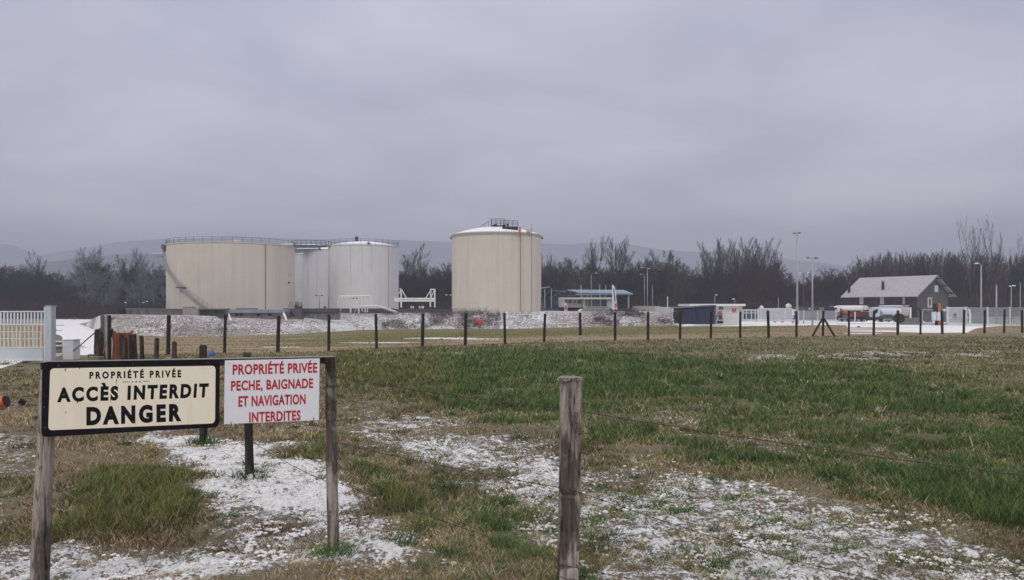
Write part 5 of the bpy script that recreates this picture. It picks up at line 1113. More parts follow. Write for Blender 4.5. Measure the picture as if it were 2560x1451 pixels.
lamp(2528, 716, 800, 125, 'slim lamp post with a white head near the picture edge', ((3, 1, .45), (-2, 0, .2)), .07); lamp(2550.5, 706, 800, 130, 'thin grey pole at the picture edge behind the panel fence', (), .06, name='plain_pole')
lamp(798, 740, 772, 126, 'small black lamp post with two arms before the white tank', ((-6, 1, .3), (5, 1, .3)), .05, m=LDK, headm=LDK)
lamp(821, 742, 800, 126, 'thin black pole with a knob before the white tank', (), .055, m=LDK, name='plain_pole')
lamp(312, 757, 786, 150, 'tiny lamp glinting before the dark wood near the bund wall', ((1, 0, .3),), .03, m=LDK); lamp(365, 756, 772, 150, 'second tiny lamp beside the broad cream tank', ((-4, -1, .3), (1, 2, .3)), .03, m=LDK)
lamp(1122, 738, 775, 190, 'small dark lamp post beside the tall tank', ((-4, 0, .4), (3, 0, .4)), .05, m=LDK)
# ------------------------------------------------------------------ station, canopies, flags
CRM = mat('cream_render', (.50, .48, .42), (.44, .42, .37), scale=1); GLS = mat('station_glass', (.035, .045, .06), (.02, .026, .035), rough=.12, spec=.6); BLU = mat('blue_canopy', (.25, .33, .42), (.20, .27, .35), scale=.8, rough=.5); LBL = mat('pale_blue_steel', (.34, .40, .46), (.28, .33, .38)); NVY = mat('navy_dark', (.035, .042, .065), (.022, .026, .04), scale=2)
Y0 = 196; cn = thing('station_canopy', P(1500, 776, Y0), 'pale blue canopy roof on slim columns behind the cream station building', 'canopy')
MB().hexa([P(1443, 733, Y0), P(1583, 737, Y0), P(1583, 736, Y0+14), P(1443, 733.5, Y0+14)]+[P(1443, 731, Y0), P(1583, 734, Y0), P(1559, 725, Y0+14), P(1417, 724.5, Y0+14)]).build('roof', BLU, cn)
bxp(1444, 1578, 733.5, 738, Y0+.3, 10).build('fascia', LBL, cn)
for u_ in (1454, 1571.5): bxp(u_-1.6, u_+1.6, 738, 775, Y0+.5, .4).build('column', LBL, cn)
for u_ in (1478, 1487, 1500, 1511): bxp(u_-.9, u_+.9, 737, 746, Y0+6, .3).build('hanger', LBL, cn)
bxp(1456, 1520, 738.4, 745, Y0+7, .3).build('glazing', GLS, cn)
Y0 = 182; sb = thing('station_building', P(1475, 778, Y0), 'low cream station building with a flat projecting roof and dark windows', 'building')
bxp(1413, 1458, 748, 769, Y0, 6).build('wing_wall', CRM, sb); bxp(1401, 1413.3, 744, 769.5, Y0-1.5, 8).build('end_wall', CRM, sb, bevel=.3); bxp(1401.5, 1533, 744, 748.5, Y0-1.6, 9).build('roof', mat('roof_edge', (.60, .59, .55), (.5, .5, .46)), sb)
bxp(1458, 1530, 748.7, 772, Y0-.8, 6).build('wall', CRM, sb)
for (a, b, c_, d_) in ((1422, 1429, 751, 758), (1435, 1439, 751.5, 758), (1445, 1453, 751, 759), (1413.5, 1416, 749, 757)): bxp(a, b, c_, d_, Y0-.07, .06).build('window', GLS, sb)
for (a, b) in ((1464, 1468), (1471, 1477), (1480, 1500), (1502, 1517)): bxp(a, b, 749.5, 766, Y0-.88, .06).build('window', GLS, sb)
for u_ in (1469.3, 1478.3, 1500.9): bxp(u_-.8, u_+.8, 738, 767, Y0-1.0, .1).build('mullion', LBL, sb)
bxp(1466, 1520, 766.3, 768, Y0-1.0, .15).build('sill', LBL, sb); bxp(1455, 1524, 771.5, 782, Y0-4, 2.5).build('plinth', mat('plinth', (.30, .29, .25), (.24, .23, .20), scale=1), sb)
o = bxp(1588, 1651, 765.5, 781, 175, 4).build('concrete_plinth', mat('plinth2', (.34, .32, .29), (.28, .26, .24), scale=1)); tag(o, 'long grey concrete block wall below the lamp posts of the station', 'concrete wall')
o = MB().prism([P(1444, 779, 170), P(1449, 774, 170), P(1455, 773, 170), P(1454, 777, 170), P(1448, 780.5, 170)], (0, 1, 0)).build('snow_heap', SNOWM); tag(o, 'little white snow heap beside the station plinth', 'snow heap')
Y0 = 200; op = thing('open_shed', P(1380, 778, Y0), 'dark open sided steel shed with slanting roof beams beside the tall tank', 'shed')
MB().hexa([P(1340, 724, Y0), P(1374, 718.5, Y0), P(1374, 719, Y0+8), P(1340, 724, Y0+8)]+[P(1340, 721, Y0), P(1376, 716.5, Y0), P(1376, 717, Y0+8), P(1340, 721, Y0+8)]).build('roof', BLU, op)
for u_ in (1362, 1378.5): bxp(u_-1, u_+1, 722, 771, Y0+.2, .3).build('column', LBL, op)
for a, b in (((1378, 725), (1416, 731)), ((1362, 738), (1379, 725)), ((1380, 744), (1402, 731)), ((1402, 731), (1418, 726)), ((1418, 726), (1445, 738)), ((1418, 740), (1447, 739))): MB().tube([P(*a, Y0+3), P(*b, Y0+3)], .11, n=5).build('truss', mat('truss_grey', (.16, .17, .20), (.1, .11, .13)), op)
for u_ in (1426, 1437, 1445): MB().tube([P(u_, 729+(u_-1426)*.45, Y0+3), P(u_, 739, Y0+3)], .07, n=5).build('strut', mat('truss_grey', (.16, .17, .20)), op)
bxp(1345, 1420, 743, 775, Y0+9, .3).build('back_wall', NVY, op); bxp(1385, 1405, 750, 762, Y0+8.8, .2).build('shelf', mat('dim_grey', (.10, .105, .12)), op)
MB().prism([P(1388, 744, Y0+8.6), P(1405, 734, Y0+8.6), P(1447, 740, Y0+8.6), P(1447, 750, Y0+8.6), P(1388, 752, Y0+8.6)], (0, .2, 0)).build('gable', NVY, op)
o = bxp(1350, 1478, 770, 779, 188, .3).build('dark_fence', mat('dark_hoarding', (.075, .085, .11), (.05, .058, .075), scale=1)); tag(o, 'low dark hoarding along the yard beside the tall tank', 'hoarding')
o = bxp(1520, 1600, 771, 779, 190, .3).build('dark_fence', mat('dark_hoarding', (.1,.1,.1))); tag(o, 'low dark hoarding under the canopy behind the tall feather flag', 'hoarding')
o = MB().prism([P(1352, 778, 150), P(1352, 742, 150), P(1357, 757, 150), P(1361, 778, 150)], (0, .3, 0)).build('dark_sail', mat('slate_cloth', (.09, .10, .13), (.06, .07, .09))); tag(o, 'narrow slate grey pointed sheet leaning at the foot of the tall tank', 'sheet')
def flag(pts, Y0, base_v, label, bands):
    t = thing('feather_flag', P(pts[0][0], base_v, Y0), label, 'flag', 'feather flags at the station'); MB().prism([P(u, v, Y0) for u, v in pts], (0, .03, 0)).build('cloth', mat('flag_white', (.66, .68, .76), (.58, .60, .68), scale=1.5), t)
    MB().tube([P(pts[0][0]-.3, base_v, Y0), P(pts[0][0]-.3, pts[0][1], Y0)], .03, n=6).build('pole', LM, t)
    for q, m_ in bands: MB().prism([P(u, v, Y0-.012) for u, v in q], (0, .055, 0)).build('print', m_, t)
FR = mat('flag_red', (.55, .06, .08), (.42, .05, .06), scale=2); FB = mat('flag_blue', (.08, .16, .38), (.06, .12, .28), scale=2)
flag([(1530.3, 778), (1530, 712), (1532.5, 712.5), (1536, 716), (1538.5, 723), (1543, 766), (1543.8, 777), (1540, 772)], 172, 783, 'tall white feather flag printed blue and red, standing before the blue canopy', [([(1533, 720), (1535, 720), (1539, 748), (1538, 757), (1535.5, 753)], FB), ([(1536, 759), (1541.5, 758), (1542.5, 768), (1539, 771), (1536.5, 768)], FR)])
flag([(1410.5, 779), (1411, 759), (1412.5, 757), (1415.5, 758), (1418, 763), (1418.6, 779)], 176, 782, 'short white feather flag with a red print, beside the tall tank', [([(1412.5, 764), (1416.5, 764.5), (1417.3, 776), (1412, 776)], FR)])
# ------------------------------------------------------------------ navy shed, kiosk, glazed shelter
NAVY = mat('navy_sheet', (.040, .055, .105), (.024, .032, .065), scale=1.2, stretch=(2, 1, .4), rough=.55)
Y0 = 95; sh = thing('navy_shed', P(1750, 811, Y0), 'dark navy sheeted lean-to shed at the end of the embankment', 'shed')
zb = Z(812, Y0)
def shed_pts(u, v, d): p = P(u, v, Y0); return (p.x, p.y+d, p.z)
MB().hexa([shed_pts(1706, 811, 0), shed_pts(1786, 811, 0), shed_pts(1786, 811, 5), shed_pts(1706, 811, 5), shed_pts(1706, 771, 0), shed_pts(1786, 766, 0), shed_pts(1786, 766, 5), shed_pts(1706, 771, 5)]).build('wall', NAVY, sh)
MB().hexa([(*shed_pts(1693, 771.6, -.2)[:3],), shed_pts(1789, 765.6, -.2), shed_pts(1789, 765.6, 5.3), shed_pts(1693, 771.6, 5.3), shed_pts(1693, 769.8, -.2), shed_pts(1789, 762.8, -.2), shed_pts(1789, 762.8, 5.3), shed_pts(1693, 769.8, 5.3)]).build('roof', mat('shed_roof', (.13, .15, .18), (.09, .10, .13), scale=1.5), sh)
MB().prism([shed_pts(1697, 772, -.05), shed_pts(1706, 772, -.05), shed_pts(1706, 806, -.05), shed_pts(1698, 802, -.05), shed_pts(1688, 797, -.05), shed_pts(1687, 781, -.05), shed_pts(1691, 779, -.05)], (0, 1.2, 0)).build('dark_flap', mat('near_black', (.035, .038, .042), (.02, .022, .025)), sh)
for u_ in (1729, 1743, 1762, 1777): MB().tube([shed_pts(u_, 811, -.02), shed_pts(u_, 770-(u_-1706)*.06, -.02)], .025, n=4).build('rib', NAVY, sh)
bxp(1786, 1790.5, 763.5, 811, Y0-.1, 4).build('corner_post', mat('slate', (.13, .15, .20), (.1, .12, .16)), sh)
Y0 = 108; KW = mat('kiosk_white', (.62, .61, .59), (.56, .55, .53), scale=1.2, stretch=(1, 1, .3)); KR = mat('kiosk_roof', (.74, .73, .69), (.66, .65, .61))
ks = thing('white_kiosk', P(1820, 811, Y0), 'white flat roofed kiosk with a red sign beside the navy shed', 'building')
bxp(1745, 1848, 766, 813, Y0, 6).build('wall', KW, ks); bxp(1848, 1856, 767, 800, Y0+1, 5).build('side_wall', mat('kiosk_cream', (.56, .55, .49), (.5, .49, .44)), ks)
bxp(1724, 1864, 760.3, 766, Y0-.8, 7.5).build('roof', KR, ks, bevel=.03)
for v_ in (792, 796.5, 799.5): bxp(1812, 1848, v_, v_+.35, Y0-.015, .02).build('joint', mat('joint', (.35, .35, .36)), ks)
rs_ = bxp(1830.5, 1840.5, 772, 777, Y0-.06, .05).build('sign', mat('red_sign', (.50, .025, .04), (.40, .02, .035), scale=3), ks)
bxp(1831, 1839.5, 778.2, 781.2, Y0-.055, .04).build('small_sign', mat('red_sign', (.5, .03, .04)), ks)
for (a, b, c_, d_) in ((1835.2, 1836.6, 773.2, 776.2), (1833, 1839, 778.9, 779.4)): bxp(a, b, c_, d_, Y0-.09, .03).build('sign_mark', SNOWM, ks)
# forklift / little red vehicle against the kiosk wall
fk = thing('site_vehicle', P(1800, 811, 104), 'small red and grey works machine parked against the white kiosk', 'works machine'); Y1 = 104.5
bxp(1799, 1808, 767, 774.5, Y1+1, .5).build('green_screen', mat('dull_green', (.06, .085, .075), (.04, .055, .05)), fk)
MB().prism([P(1797, 788, Y1), P(1799, 780, Y1), P(1804, 777, Y1), P(1806.5, 779, Y1), P(1806.5, 789, Y1)], (0, 1.2, 0)).build('cab', mat('faded_red', (.40, .12, .10), (.3, .09, .08), scale=2), fk, bevel=.05)
MB().prism([P(1792.5, 786, Y1), P(1795.5, 777, Y1), P(1797.5, 787, Y1)], (0, .3, 0)).build('cone', mat('olive_grey', (.22, .2, .17)), fk)
bxp(1796, 1806.5, 789, 800, Y1, 1.2).build('body', mat('steel_dark', (.07, .075, .085), (.04, .043, .05), scale=5), fk, bevel=.04)
bxp(1793.5, 1796, 792, 807, Y1-.1, .3).build('mast', mat('mast_white', (.5, .5, .5)), fk)
for u_ in (1796, 1803): MB().tube([P(u_, 806, Y1-.3), P(u_, 806, Y1+1.4)], .22, n=16).build('wheel', mat('tyre', (.02, .02, .02)), fk)
for v_ in (797, 801): bxp(1792.5, 1808.5, v_, v_+.6, Y1-.3, .05).build('bar', DGREY, fk)
bxp(1808, 1809, 796, 808, Y1-.3, .05).build('upright', DGREY, fk)
# glazed shelter
Y0 = 112; gs = thing('glazed_shelter', P(1878, 806, Y0), 'white framed glazed shelter with paired panes beside the kiosk', 'shelter'); WF = mat('white_frame', (.62, .64, .66), (.56, .58, .60), scale=2); PG = mat('pale_glass', (.30, .32, .36), (.24, .26, .30), rough=.2, scale=1)
bxp(1856, 1895, 777, 802, Y0+.2, 3).build('back', PG, gs); bxp(1855, 1896, 774.5, 777, Y0, 3.4).build('roof', WF, gs)
for u_ in (1858, 1866.2, 1878.5, 1888.5, 1894.5): bxp(u_-1.1, u_+1.1, 777, 803, Y0, .2).build('mullion', WF, gs)
bxp(1856, 1896, 782, 784, Y0+.02, .12).build('transom', WF, gs); bxp(1855, 1896, 798.5, 804, Y0-.05, .3).build('plinth', WF, gs)
for (a, b) in ((1860.5, 1864), (1869, 1872), (1874, 1877), (1881.5, 1885.5), (1890.5, 1893.5)): bxp(a, b, 784.5, 796.5, Y0+.1, .08).build('pane', mat('dark_pane', (.10, .11, .125), (.07, .08, .09), rough=.15), gs)
# white panel fence (left run)
Y0 = 108; PF = mat('translucent_panel', (.44, .47, .50), (.38, .41, .44), scale=.8, rough=.5, alpha=.62); PFL = mat('milky_panel', (.50, .52, .56), (.44, .46, .50), scale=.5, rough=.4, alpha=.86)
f1 = thing('panel_fence', P(1950, 806, Y0), 'milky white panel fence between the glazed shelter and the tallest lamp post', 'fence')
for (a, b) in ((1896, 1902), (1904.5, 1927), (1930, 1979.5)): bxp(a, b, 772.5, 799, Y0, .06).build('panel', PFL, f1)
for u_ in (1895.5, 1903, 1928.5, 1963, 1980.5): bxp(u_-.9, u_+.9, 771.3, 801, Y0-.05, .16).build('post', WF, f1)
bxp(1892, 1996, 799.5, 804.5, Y0-.15, .5).build('kerb', mat('kerb_white', (.60, .60, .60), (.52, .52, .53), scale=1), f1); bxp(1895, 1981, 771, 772.6, Y0-.02, .12).build('top_rail', WF, f1)
wv_ = thing('white_van', P(1985, 803, 113), 'cream white boxy van cab behind the milky panel fence', 'van'); Y1 = 113
MB().prism([P(1978, 801, Y1), P(1976, 776, Y1), P(1979, 773.5, Y1), P(1995, 774, Y1), P(1997, 780, Y1), P(1997, 801, Y1)], (0, 4, 0)).build('body', mat('van_cream', (.56, .55, .50), (.5, .49, .45)), wv_, bevel=.1)
bxp(1981, 1988, 788, 799, Y1-.05, .06).build('grille', mat('van_dark', (.12, .12, .13)), wv_); bxp(1986, 1995, 778, 785, Y1-.05, .06).build('window', mat('van_glass', (.2, .21, .22), rough=.2), wv_)
MB().tube([P(1979, 773, Y1), P(1982, 779, Y1), P(1983, 800, Y1)], .07, n=6).build('trim', SNOWM, wv_)
for u_ in (1982, 1993): MB().tube([P(u_, 802, Y1-.1), P(u_, 802, Y1+.3)], .3, n=16).build('wheel', mat('tyre', (.02, .02, .02)), wv_)
tc_ = thing('parked_car', P(1947, 803, 111), 'white car seen dimly through the milky panel fence', 'car')
MB().prism([P(1931, 801, 111), P(1932, 796, 111), P(1937, 794, 111), P(1943, 790, 111), P(1955, 789.5, 111), P(1961, 794, 111), P(1962, 801, 111)], (0, 1.8, 0)).build('body', mat('car_white', (.66, .67, .70), rough=.3), tc_, bevel=.08)
MB().prism([P(1941, 794, 110.95), P(1944, 791, 110.95), P(1953, 790.7, 110.95), P(1956.5, 794, 110.95)], (0, .05, 0)).build('window', mat('van_glass', (.2, .21, .22)), tc_)
for u_ in (1937, 1956): MB().tube([P(u_, 801, 110.9), P(u_, 801, 111.2)], .32, n=16).build('wheel', mat('tyre', (.02, .02, .02)), tc_)
for (u_, v_, r_) in ((1970.5, 765.5, .42), (1974, 767, .36)):
    o = MB().lathe(P(u_, v_, 125), [(.001, -r_), (r_*.8, -r_*.6), (r_, 0), (r_*.75, r_*.65), (.001, r_)], n=14).build('satellite_ball', mat('ball_white', (.70, .70, .66)), None, True)
    MB().tube([P(u_, v_, 125), P(u_, 803, 125)], .05, n=6).build('mast', LM, o); tag(o, ('larger' if r_ > .4 else 'smaller')+' white round aerial dome on a mast behind the milky fence', 'aerial', 'aerial domes')
o = MB().lathe(P(1904, 769, 109), [(.001, -.25), (.3, -.2), (.28, .05), (.12, .25), (.001, .28)], n=12).build('camera_dome', mat('ball_white', (.7, .7, .66)), None, True); tag(o, 'small white dome lamp on top of the milky panel fence', 'dome')
o = bxp(1643, 1700, 768, 800, 150, 3).build('grey_container', mat('container_grey', (.50, .52, .52), (.42, .44, .45), scale=1, stretch=(3, 1, .3))); tag(o, 'pale grey box container behind the end of the embankment', 'container')
for u_ in range(1650, 1700, 7): MB().box(X(u_, 150)-.06, X(u_, 150)+.06, 149.9, 150, Z(797, 150), Z(769.5, 150)).build('rib', mat('container_rib', (.4, .42, .42)), o)
# guard hut and panelled fence between lamp post and trucks
Y0 = 120; gh = thing('guard_hut', P(2030, 804, Y0), 'dark flat roofed hut with a lit white notice behind the two tall lamp posts', 'hut')
bxp(2012, 2058, 767.5, 801, Y0, 5).build('wall', mat('hut_grey', (.16, .155, .155), (.11, .105, .105), scale=1), gh); bxp(2010, 2062, 765.6, 767.8, Y0-.5, 6).build('roof', mat('hut_roof', (.05, .05, .055)), gh)
bxp(2013, 2030, 768, 777, Y0-.06, .05).build('window', mat('van_dark', (.04, .042, .05)), gh); bxp(2022, 2026, 770.3, 773.8, Y0-.1, .04).build('notice', SNOWM, gh)
bxp(2048, 2060, 768, 801, Y0-.3, .25).build('brown_post', mat('hut_brown', (.20, .18, .17), (.16, .14, .135)), gh); bxp(2036, 2042, 783, 800, Y0-.1, .08).build('door', mat('door_dark', (.08, .09, .1)), gh)
nb = thing('navy_container', P(2072, 804, 122), 'navy blue box container standing before the red tanker truck', 'container'); bxp(2060, 2086, 766.5, 800, 122, 5).build('body', mat('container_navy', (.025, .035, .075), (.018, .024, .05), scale=1), nb, bevel=.03)
for v_ in (784, 790): bxp(2060, 2086, v_, v_+.5, 121.95, .05).build('seam', DGREY, nb)
Y0 = 105; f2 = thing('panel_fence', P(2040, 806, Y0), 'see-through grey panel fence on a white kerb before the guard hut', 'fence')
for (a, b) in ((1998, 2030), (2033, 2043), (2046, 2089)): bxp(a, b, 777, 800, Y0, .05).build('panel', mat('clear_panel', (.34, .37, .40), (.3, .33, .36), alpha=.45, rough=.3), f2)
for u_ in (1997, 2010, 2031.5, 2044.5, 2090.5): bxp(u_-.8, u_+.8, 774 if u_ > 2080 else 776.5, 803, Y0-.05, .15).build('post', WF, f2)
bxp(1996, 2095, 800.5, 804, Y0-.1, .4).build('kerb', mat('kerb_white', (.6, .6, .6)), f2)
# ------------------------------------------------------------------ tanker trucks
TWH = mat('truck_white', (.70, .69, .65), (.63, .62, .58), scale=1.2, rough=.35); TRED = mat('truck_red', (.17, .045, .04), (.11, .03, .028), scale=1.2, rough=.5); TYR = mat('tyre', (.02, .02, .02)); CHS = mat('chassis', (.030, .032, .036), (.018, .018, .02), scale=3); GLD = mat('cab_glass', (.025, .035, .075), (.015, .02, .05), rough=.15, spec=.6)
def wheels(t, us_, v, Y, r=.50):
    for u in us_:
        w_ = MB().tube([P(u, v, Y), P(u, v, Y+.3)], r, n=20).build('wheel', TYR, t); MB().tube([P(u, v, Y-.02), P(u, v, Y+.01)], r*.52, n=14).build('rim', mat('rim_grey', (.35, .35, .36)), w_)
def ell_tank(t, u0, u1, v0, v1, Y, d, m, name='tank_body', dome=.0, n=28):
    x0, x1 = X(u0, Y), X(u1, Y); zc = (Z(v0, Y)+Z(v1, Y))/2; h = (Z(v0, Y)-Z(v1, Y))/2; mb = MB(); k = 10; prof = []
    for i in range(k+1):
        t_ = i/k; x = x0+(x1-x0)*t_; s = 1 if 0 < i < k else .9; prof.append((x, s))
    prof = [(x0-dome*.7, .55), (x0-dome*.3, .9), (x0, 1), (x1, 1), (x1+dome*.3, .9), (x1+dome*.7, .55)] if dome else [(x0, 1), (x1, 1)]
    i0 = 0
    for x, s in prof:
        for j in range(n):
            a = 2*math.pi*j/n; c_, s_ = math.cos(a), math.sin(a); e = .75
            mb.v.append((x, Y+d/2+d/2*s*math.copysign(abs(c_)**e, c_), zc+h*s*math.copysign(abs(s_)**e, s_)))
    for i in range(len(prof)-1):
        for j in range(n): a = i*n+j; b = i*n+(j+1) % n; mb.f.append((a, b, b+n, a+n))
    mb.f.append(tuple(range(n))[::-1]); mb.f.append(tuple((len(prof)-1)*n+j for j in range(n)))
    o = mb.build(name, m, t, True); smooth_angle(o, 50); return o
Y0 = 138; t1 = thing('tanker_truck', P(2132, 808, Y0), 'tanker truck with a white tank over red bodywork, parked by the house', 'truck', 'tanker trucks by the house')
ell_tank(t1, 2100, 2160, 764, 779.5, Y0, 2.3, TWH, dome=.0)
bxp(2084, 2103, 766, 781, Y0+.1, 2.2).build('cab', TWH, t1, bevel=.12); bxp(2086, 2093.5, 770, 778, Y0+.05, .08).build('cab_window', GLD, t1)
MB().prism([P(2084, 781, Y0), P(2100, 780, Y0), P(2099, 789, Y0), P(2089, 793, Y0), P(2086, 790, Y0)], (0, 2.2, 0)).build('cab_lower', mat('cab_orange', (.38, .15, .115), (.28, .11, .085)), t1)
MB().prism([P(2100, 779.5, Y0), P(2168, 779.5, Y0), P(2164, 792, Y0), P(2140, 793, Y0), P(2102, 784, Y0)], (0, 2.2, 0)).build('red_skirt', TRED, t1)
MB().prism([P(2153, 779.5, Y0-.02), P(2156, 771, Y0-.02), P(2161, 765, Y0-.02), P(2168, 764, Y0-.02), P(2173, 768, Y0-.02), P(2176, 776, Y0-.02), P(2175, 781, Y0-.02)], (0, 2.3, 0)).build('tank_end', mat('tank_end', (.52, .50, .45), (.42, .38, .34)), t1, bevel=.03)
bxp(2158, 2172, 775, 779, Y0-.08, .1).build('red_valve_box', TRED, t1); bxp(2161.5, 2166, 765, 775, Y0-.08, .1).build('end_ladder', TWH, t1); bxp(2109, 2118, 775.5, 783, Y0-.1, .2).build('red_box', mat('salmon', (.40, .15, .12)), t1)
bxp(2093, 2166, 792, 799, Y0+.4, 1.5).build('chassis', CHS, t1); bxp(2101, 2160, 786, 792, Y0+.1, 1.8).build('side_lockers', CHS, t1)
MB().tube([P(2096, 796, Y0-.05), P(2120, 795.6, Y0-.05)], .035, n=5).build('side_rail', WP, t1); MB().tube([P(2107, 790.5, Y0-.05), P(2130, 790.5, Y0-.05)], .03, n=5).build('side_rail', WP, t1)
for (u_, v0) in ((2100.5, 772), (2102.5, 770), (2104, 773)): MB().tube([P(u_, v0, Y0-.05), P(u_, 782, Y0-.05)], .05, n=5).build('vent_stack', DGREY, t1)
wheels(t1, (2098, 2112, 2146, 2161), 802, Y0+.1)
bxp(2121, 2137, 799, 806, Y0+.2, .3).build('step_box', mat('step_grey', (.22, .22, .22)), t1)
Y0 = 134; t2 = thing('tanker_truck', P(2230, 808, Y0), 'tanker truck with a pale blue cab and plain white tank, nearer the concrete block', 'truck', 'tanker trucks by the house')
TW3 = mat('truck_bluewhite', (.60, .61, .68), (.54, .55, .62), scale=1.2, rough=.35)
ell_tank(t2, 2203, 2254, 768, 790, Y0, 2.3, TW3, dome=.3); bxp(2206, 2258, 763.8, 767.6, Y0+.4, 1.5).build('walkway', TW3, t2, bevel=.1)
MB().prism([P(2187, 793.5, Y0), P(2187, 781, Y0), P(2190, 770, Y0), P(2194, 768.5, Y0), P(2201, 768, Y0), P(2201, 790, Y0), P(2196, 792, Y0)], (0, 2.2, 0)).build('cab', mat('cab_blue', (.46, .53, .56), (.40, .47, .50), rough=.35), t2, bevel=.05)
MB().prism([P(2187.6, 785, Y0-.03), P(2187.4, 774, Y0-.03), P(2195, 773.2, Y0-.03), P(2194.6, 779, Y0-.03), P(2191, 785, Y0-.03)], (0, .05, 0)).build('cab_window', mat('cab_black', (.02, .02, .026), rough=.15), t2)
ell_tank(t2, 2255, 2274, 765, 793, Y0, 2.3, mat('rear_grey', (.42, .41, .39), (.35, .34, .32), scale=2), 'rear_cabinet', .1)
bxp(2256, 2274, 763, 766, Y0+.3, 1.6).build('top_frame', mat('top_frame', (.30, .30, .29)), t2); bxp(2275, 2278.5, 769, 796, Y0, .3).build('rear_ladder', WP, t2)
bxp(2190, 2232, 790.5, 797, Y0+.1, 1.9).build('side_lockers', mat('locker_grey', (.075, .08, .085), (.05, .05, .055)), t2); bxp(2188, 2272, 797, 800.5, Y0+.4, 1.5).build('chassis', CHS, t2)
MB().tube([P(2208, 798.5, Y0-.05), P(2230, 798.5, Y0-.05)], .04, n=5).build('side_rail', WP, t2); wheels(t2, (2194, 2210, 2217, 2262), 803.2, Y0+.1)
bxp(2202, 2206, 779, 790, Y0-.05, .1).build('mirror_panel', mat('mirror_blue', (.2, .24, .33)), t2)
bxp(2211, 2218, 803.5, 807, Y0-.3, .2).build('chock', WP, t2)
o = bxp(2166, 2195, 803.5, 807, 133, .5).build('white_beam', SNOWM); tag(o, 'long white beam lying on the snow under the two tanker trucks', 'beam')
# ------------------------------------------------------------------ house
C = Vector((75.9, 150, 0)); th_ = R(63.5); lx = Vector((-math.cos(th_), math.sin(th_), 0)); gx = Vector((math.sin(th_), math.cos(th_), 0)); L_, W_ = 16.0, 9.0
hs = thing('house', (C.x, C.y, -1.6), 'dark house with a frosted grey gable roof and two stove pipes behind the trucks', 'house')
ez, rz_ = 3.95, 7.15; HW = mat('house_render', (.085, .080, .080), (.064, .060, .060), scale=.8); HT = mat('house_timber', (.072, .058, .058), (.045, .036, .037), scale=1.2, stretch=(4, 4, .5))
def H(a, b, z): q = C+lx*a+gx*b; return Vector((q.x, q.y, z))
mb = MB(); mb.poly([H(0, 0, -2), H(0, W_, -2), H(0, W_, ez), H(0, W_/2, rz_-.1), H(0, 0, ez)]); mb.poly([H(L_, 0, -2), H(L_, 0, ez), H(L_, W_/2, rz_-.1), H(L_, W_, ez), H(L_, W_, -2)]); mb.poly([H(0, W_, -2), H(L_, W_, -2), H(L_, W_, ez), H(0, W_, ez)])
mb.build('gable_wall', HW, hs); MB().poly([H(0, 0, -2), H(0, 0, ez), H(L_, 0, ez), H(L_, 0, -2)]).build('long_wall', HT, hs)
SLATE = mat('frosted_slate', (.41, .405, .415), (.33, .325, .335), scale=1.6, stretch=(1, 1, 1), bump=.1); SLD = mat('under_roof', (.06, .055, .058), (.04, .036, .038))
def slope(b0, b1, z0, z1, m, nm):
    a0, a1 = -1.0, L_+.6; th = .16; p = [H(a0, b0, z0), H(a1, b0, z0), H(a1, b1, z1), H(a0, b1, z1)]
    return MB().hexa([q-Vector((0, 0, th)) for q in p]+p).build(nm, m, hs)
sl_ = (rz_-ez)/(W_/2); ov = 1.1
rf = slope(-ov, W_/2, ez-sl_*ov+.12, rz_+.12, SLATE, 'roof'); slope(W_+ov, W_/2+.01, ez-sl_*ov+.12, rz_+.12, mat('dark_slate', (.30, .30, .32), (.22, .22, .235)), 'roof')
for s_ in (0, 1):      # barge boards and purlin ends on the gable
    b0, b1 = (-ov, W_/2) if s_ == 0 else (W_+ov, W_/2); q = [H(-1.03, b0, ez-sl_*ov-.12), H(-1.03, b1, rz_-.22), H(-1.03, b1, rz_+.03), H(-1.03, b0, ez-sl_*ov+.14)]
    MB().prism(q, lx*.06).build('barge_board', mat('barge', (.20, .20, .19), (.15, .15, .145)), hs)
    for f_ in (.2, .55, .9):
        b = b0+(b1-b0)*f_; z = ez-sl_*ov+(rz_+.12-(ez-sl_*ov+.12))*f_-.12; MB().bar(H(-1.15, b, z), H(.3, b, z), .22).build('purlin', SLD, hs)
for i, (a_) in enumerate((2.5, 7.1, 11.9)):
    w_ = (.3, .6, .6)[i]; q = [H(a_, -.08, 1.75), H(a_+w_*1.5, -.08, 1.75), H(a_+w_*1.5, -.08, 3.3), H(a_, -.08, 3.3)]
    MB().prism(q, gx*.07).build('shutter', mat('shutter_white', (.52, .52, .52), (.44, .44, .44), scale=3), hs)
for a_ in (.4, 4.2, 8.7): MB().prism([H(a_, -.05, 1.0), H(a_+.5, -.05, 1.0), H(a_+.5, -.05, 3.1), H(a_, -.05, 3.1)], gx*.04).build('timber_post', mat('red_timber', (.14, .07, .05), (.09, .05, .04)), hs)
MB().prism([H(0, -1.6, .8), H(L_, -1.6, .8), H(L_, -1.6, .95), H(0, -1.6, .95)], gx*1.6).build('balcony_floor', SLD, hs)
MB().prism([H(-1.8, -1.7, 1.15), H(4, -1.7, 1.15), H(4, -1.7, .75), H(-1.2, -1.7, .65), H(-1.5, -1.7, .9)], gx*.8).build('awning', mat('awning_black', (.03, .03, .034)), hs)
for (b0, b1, z0, z1) in ((3.05, 4.2, 1.15, 3.0), (5.0, 6.0, 4.1, 5.35)):
    fr = MB().prism([H(-.06, b0, z0), H(-.06, b1, z0), H(-.06, b1, z1), H(-.06, b0, z1)], lx*.06).build('window', mat('window_white', (.56, .56, .55)), hs)
    if z0 < 3: MB().prism([H(-.09, b0+.3, z0+.25), H(-.09, b1-.3, z0+.25), H(-.09, b1-.3, z1-.2), H(-.09, b0+.3, z1-.2)], lx*.04).build('pane', mat('pane_mauve', (.085, .075, .085)), fr)
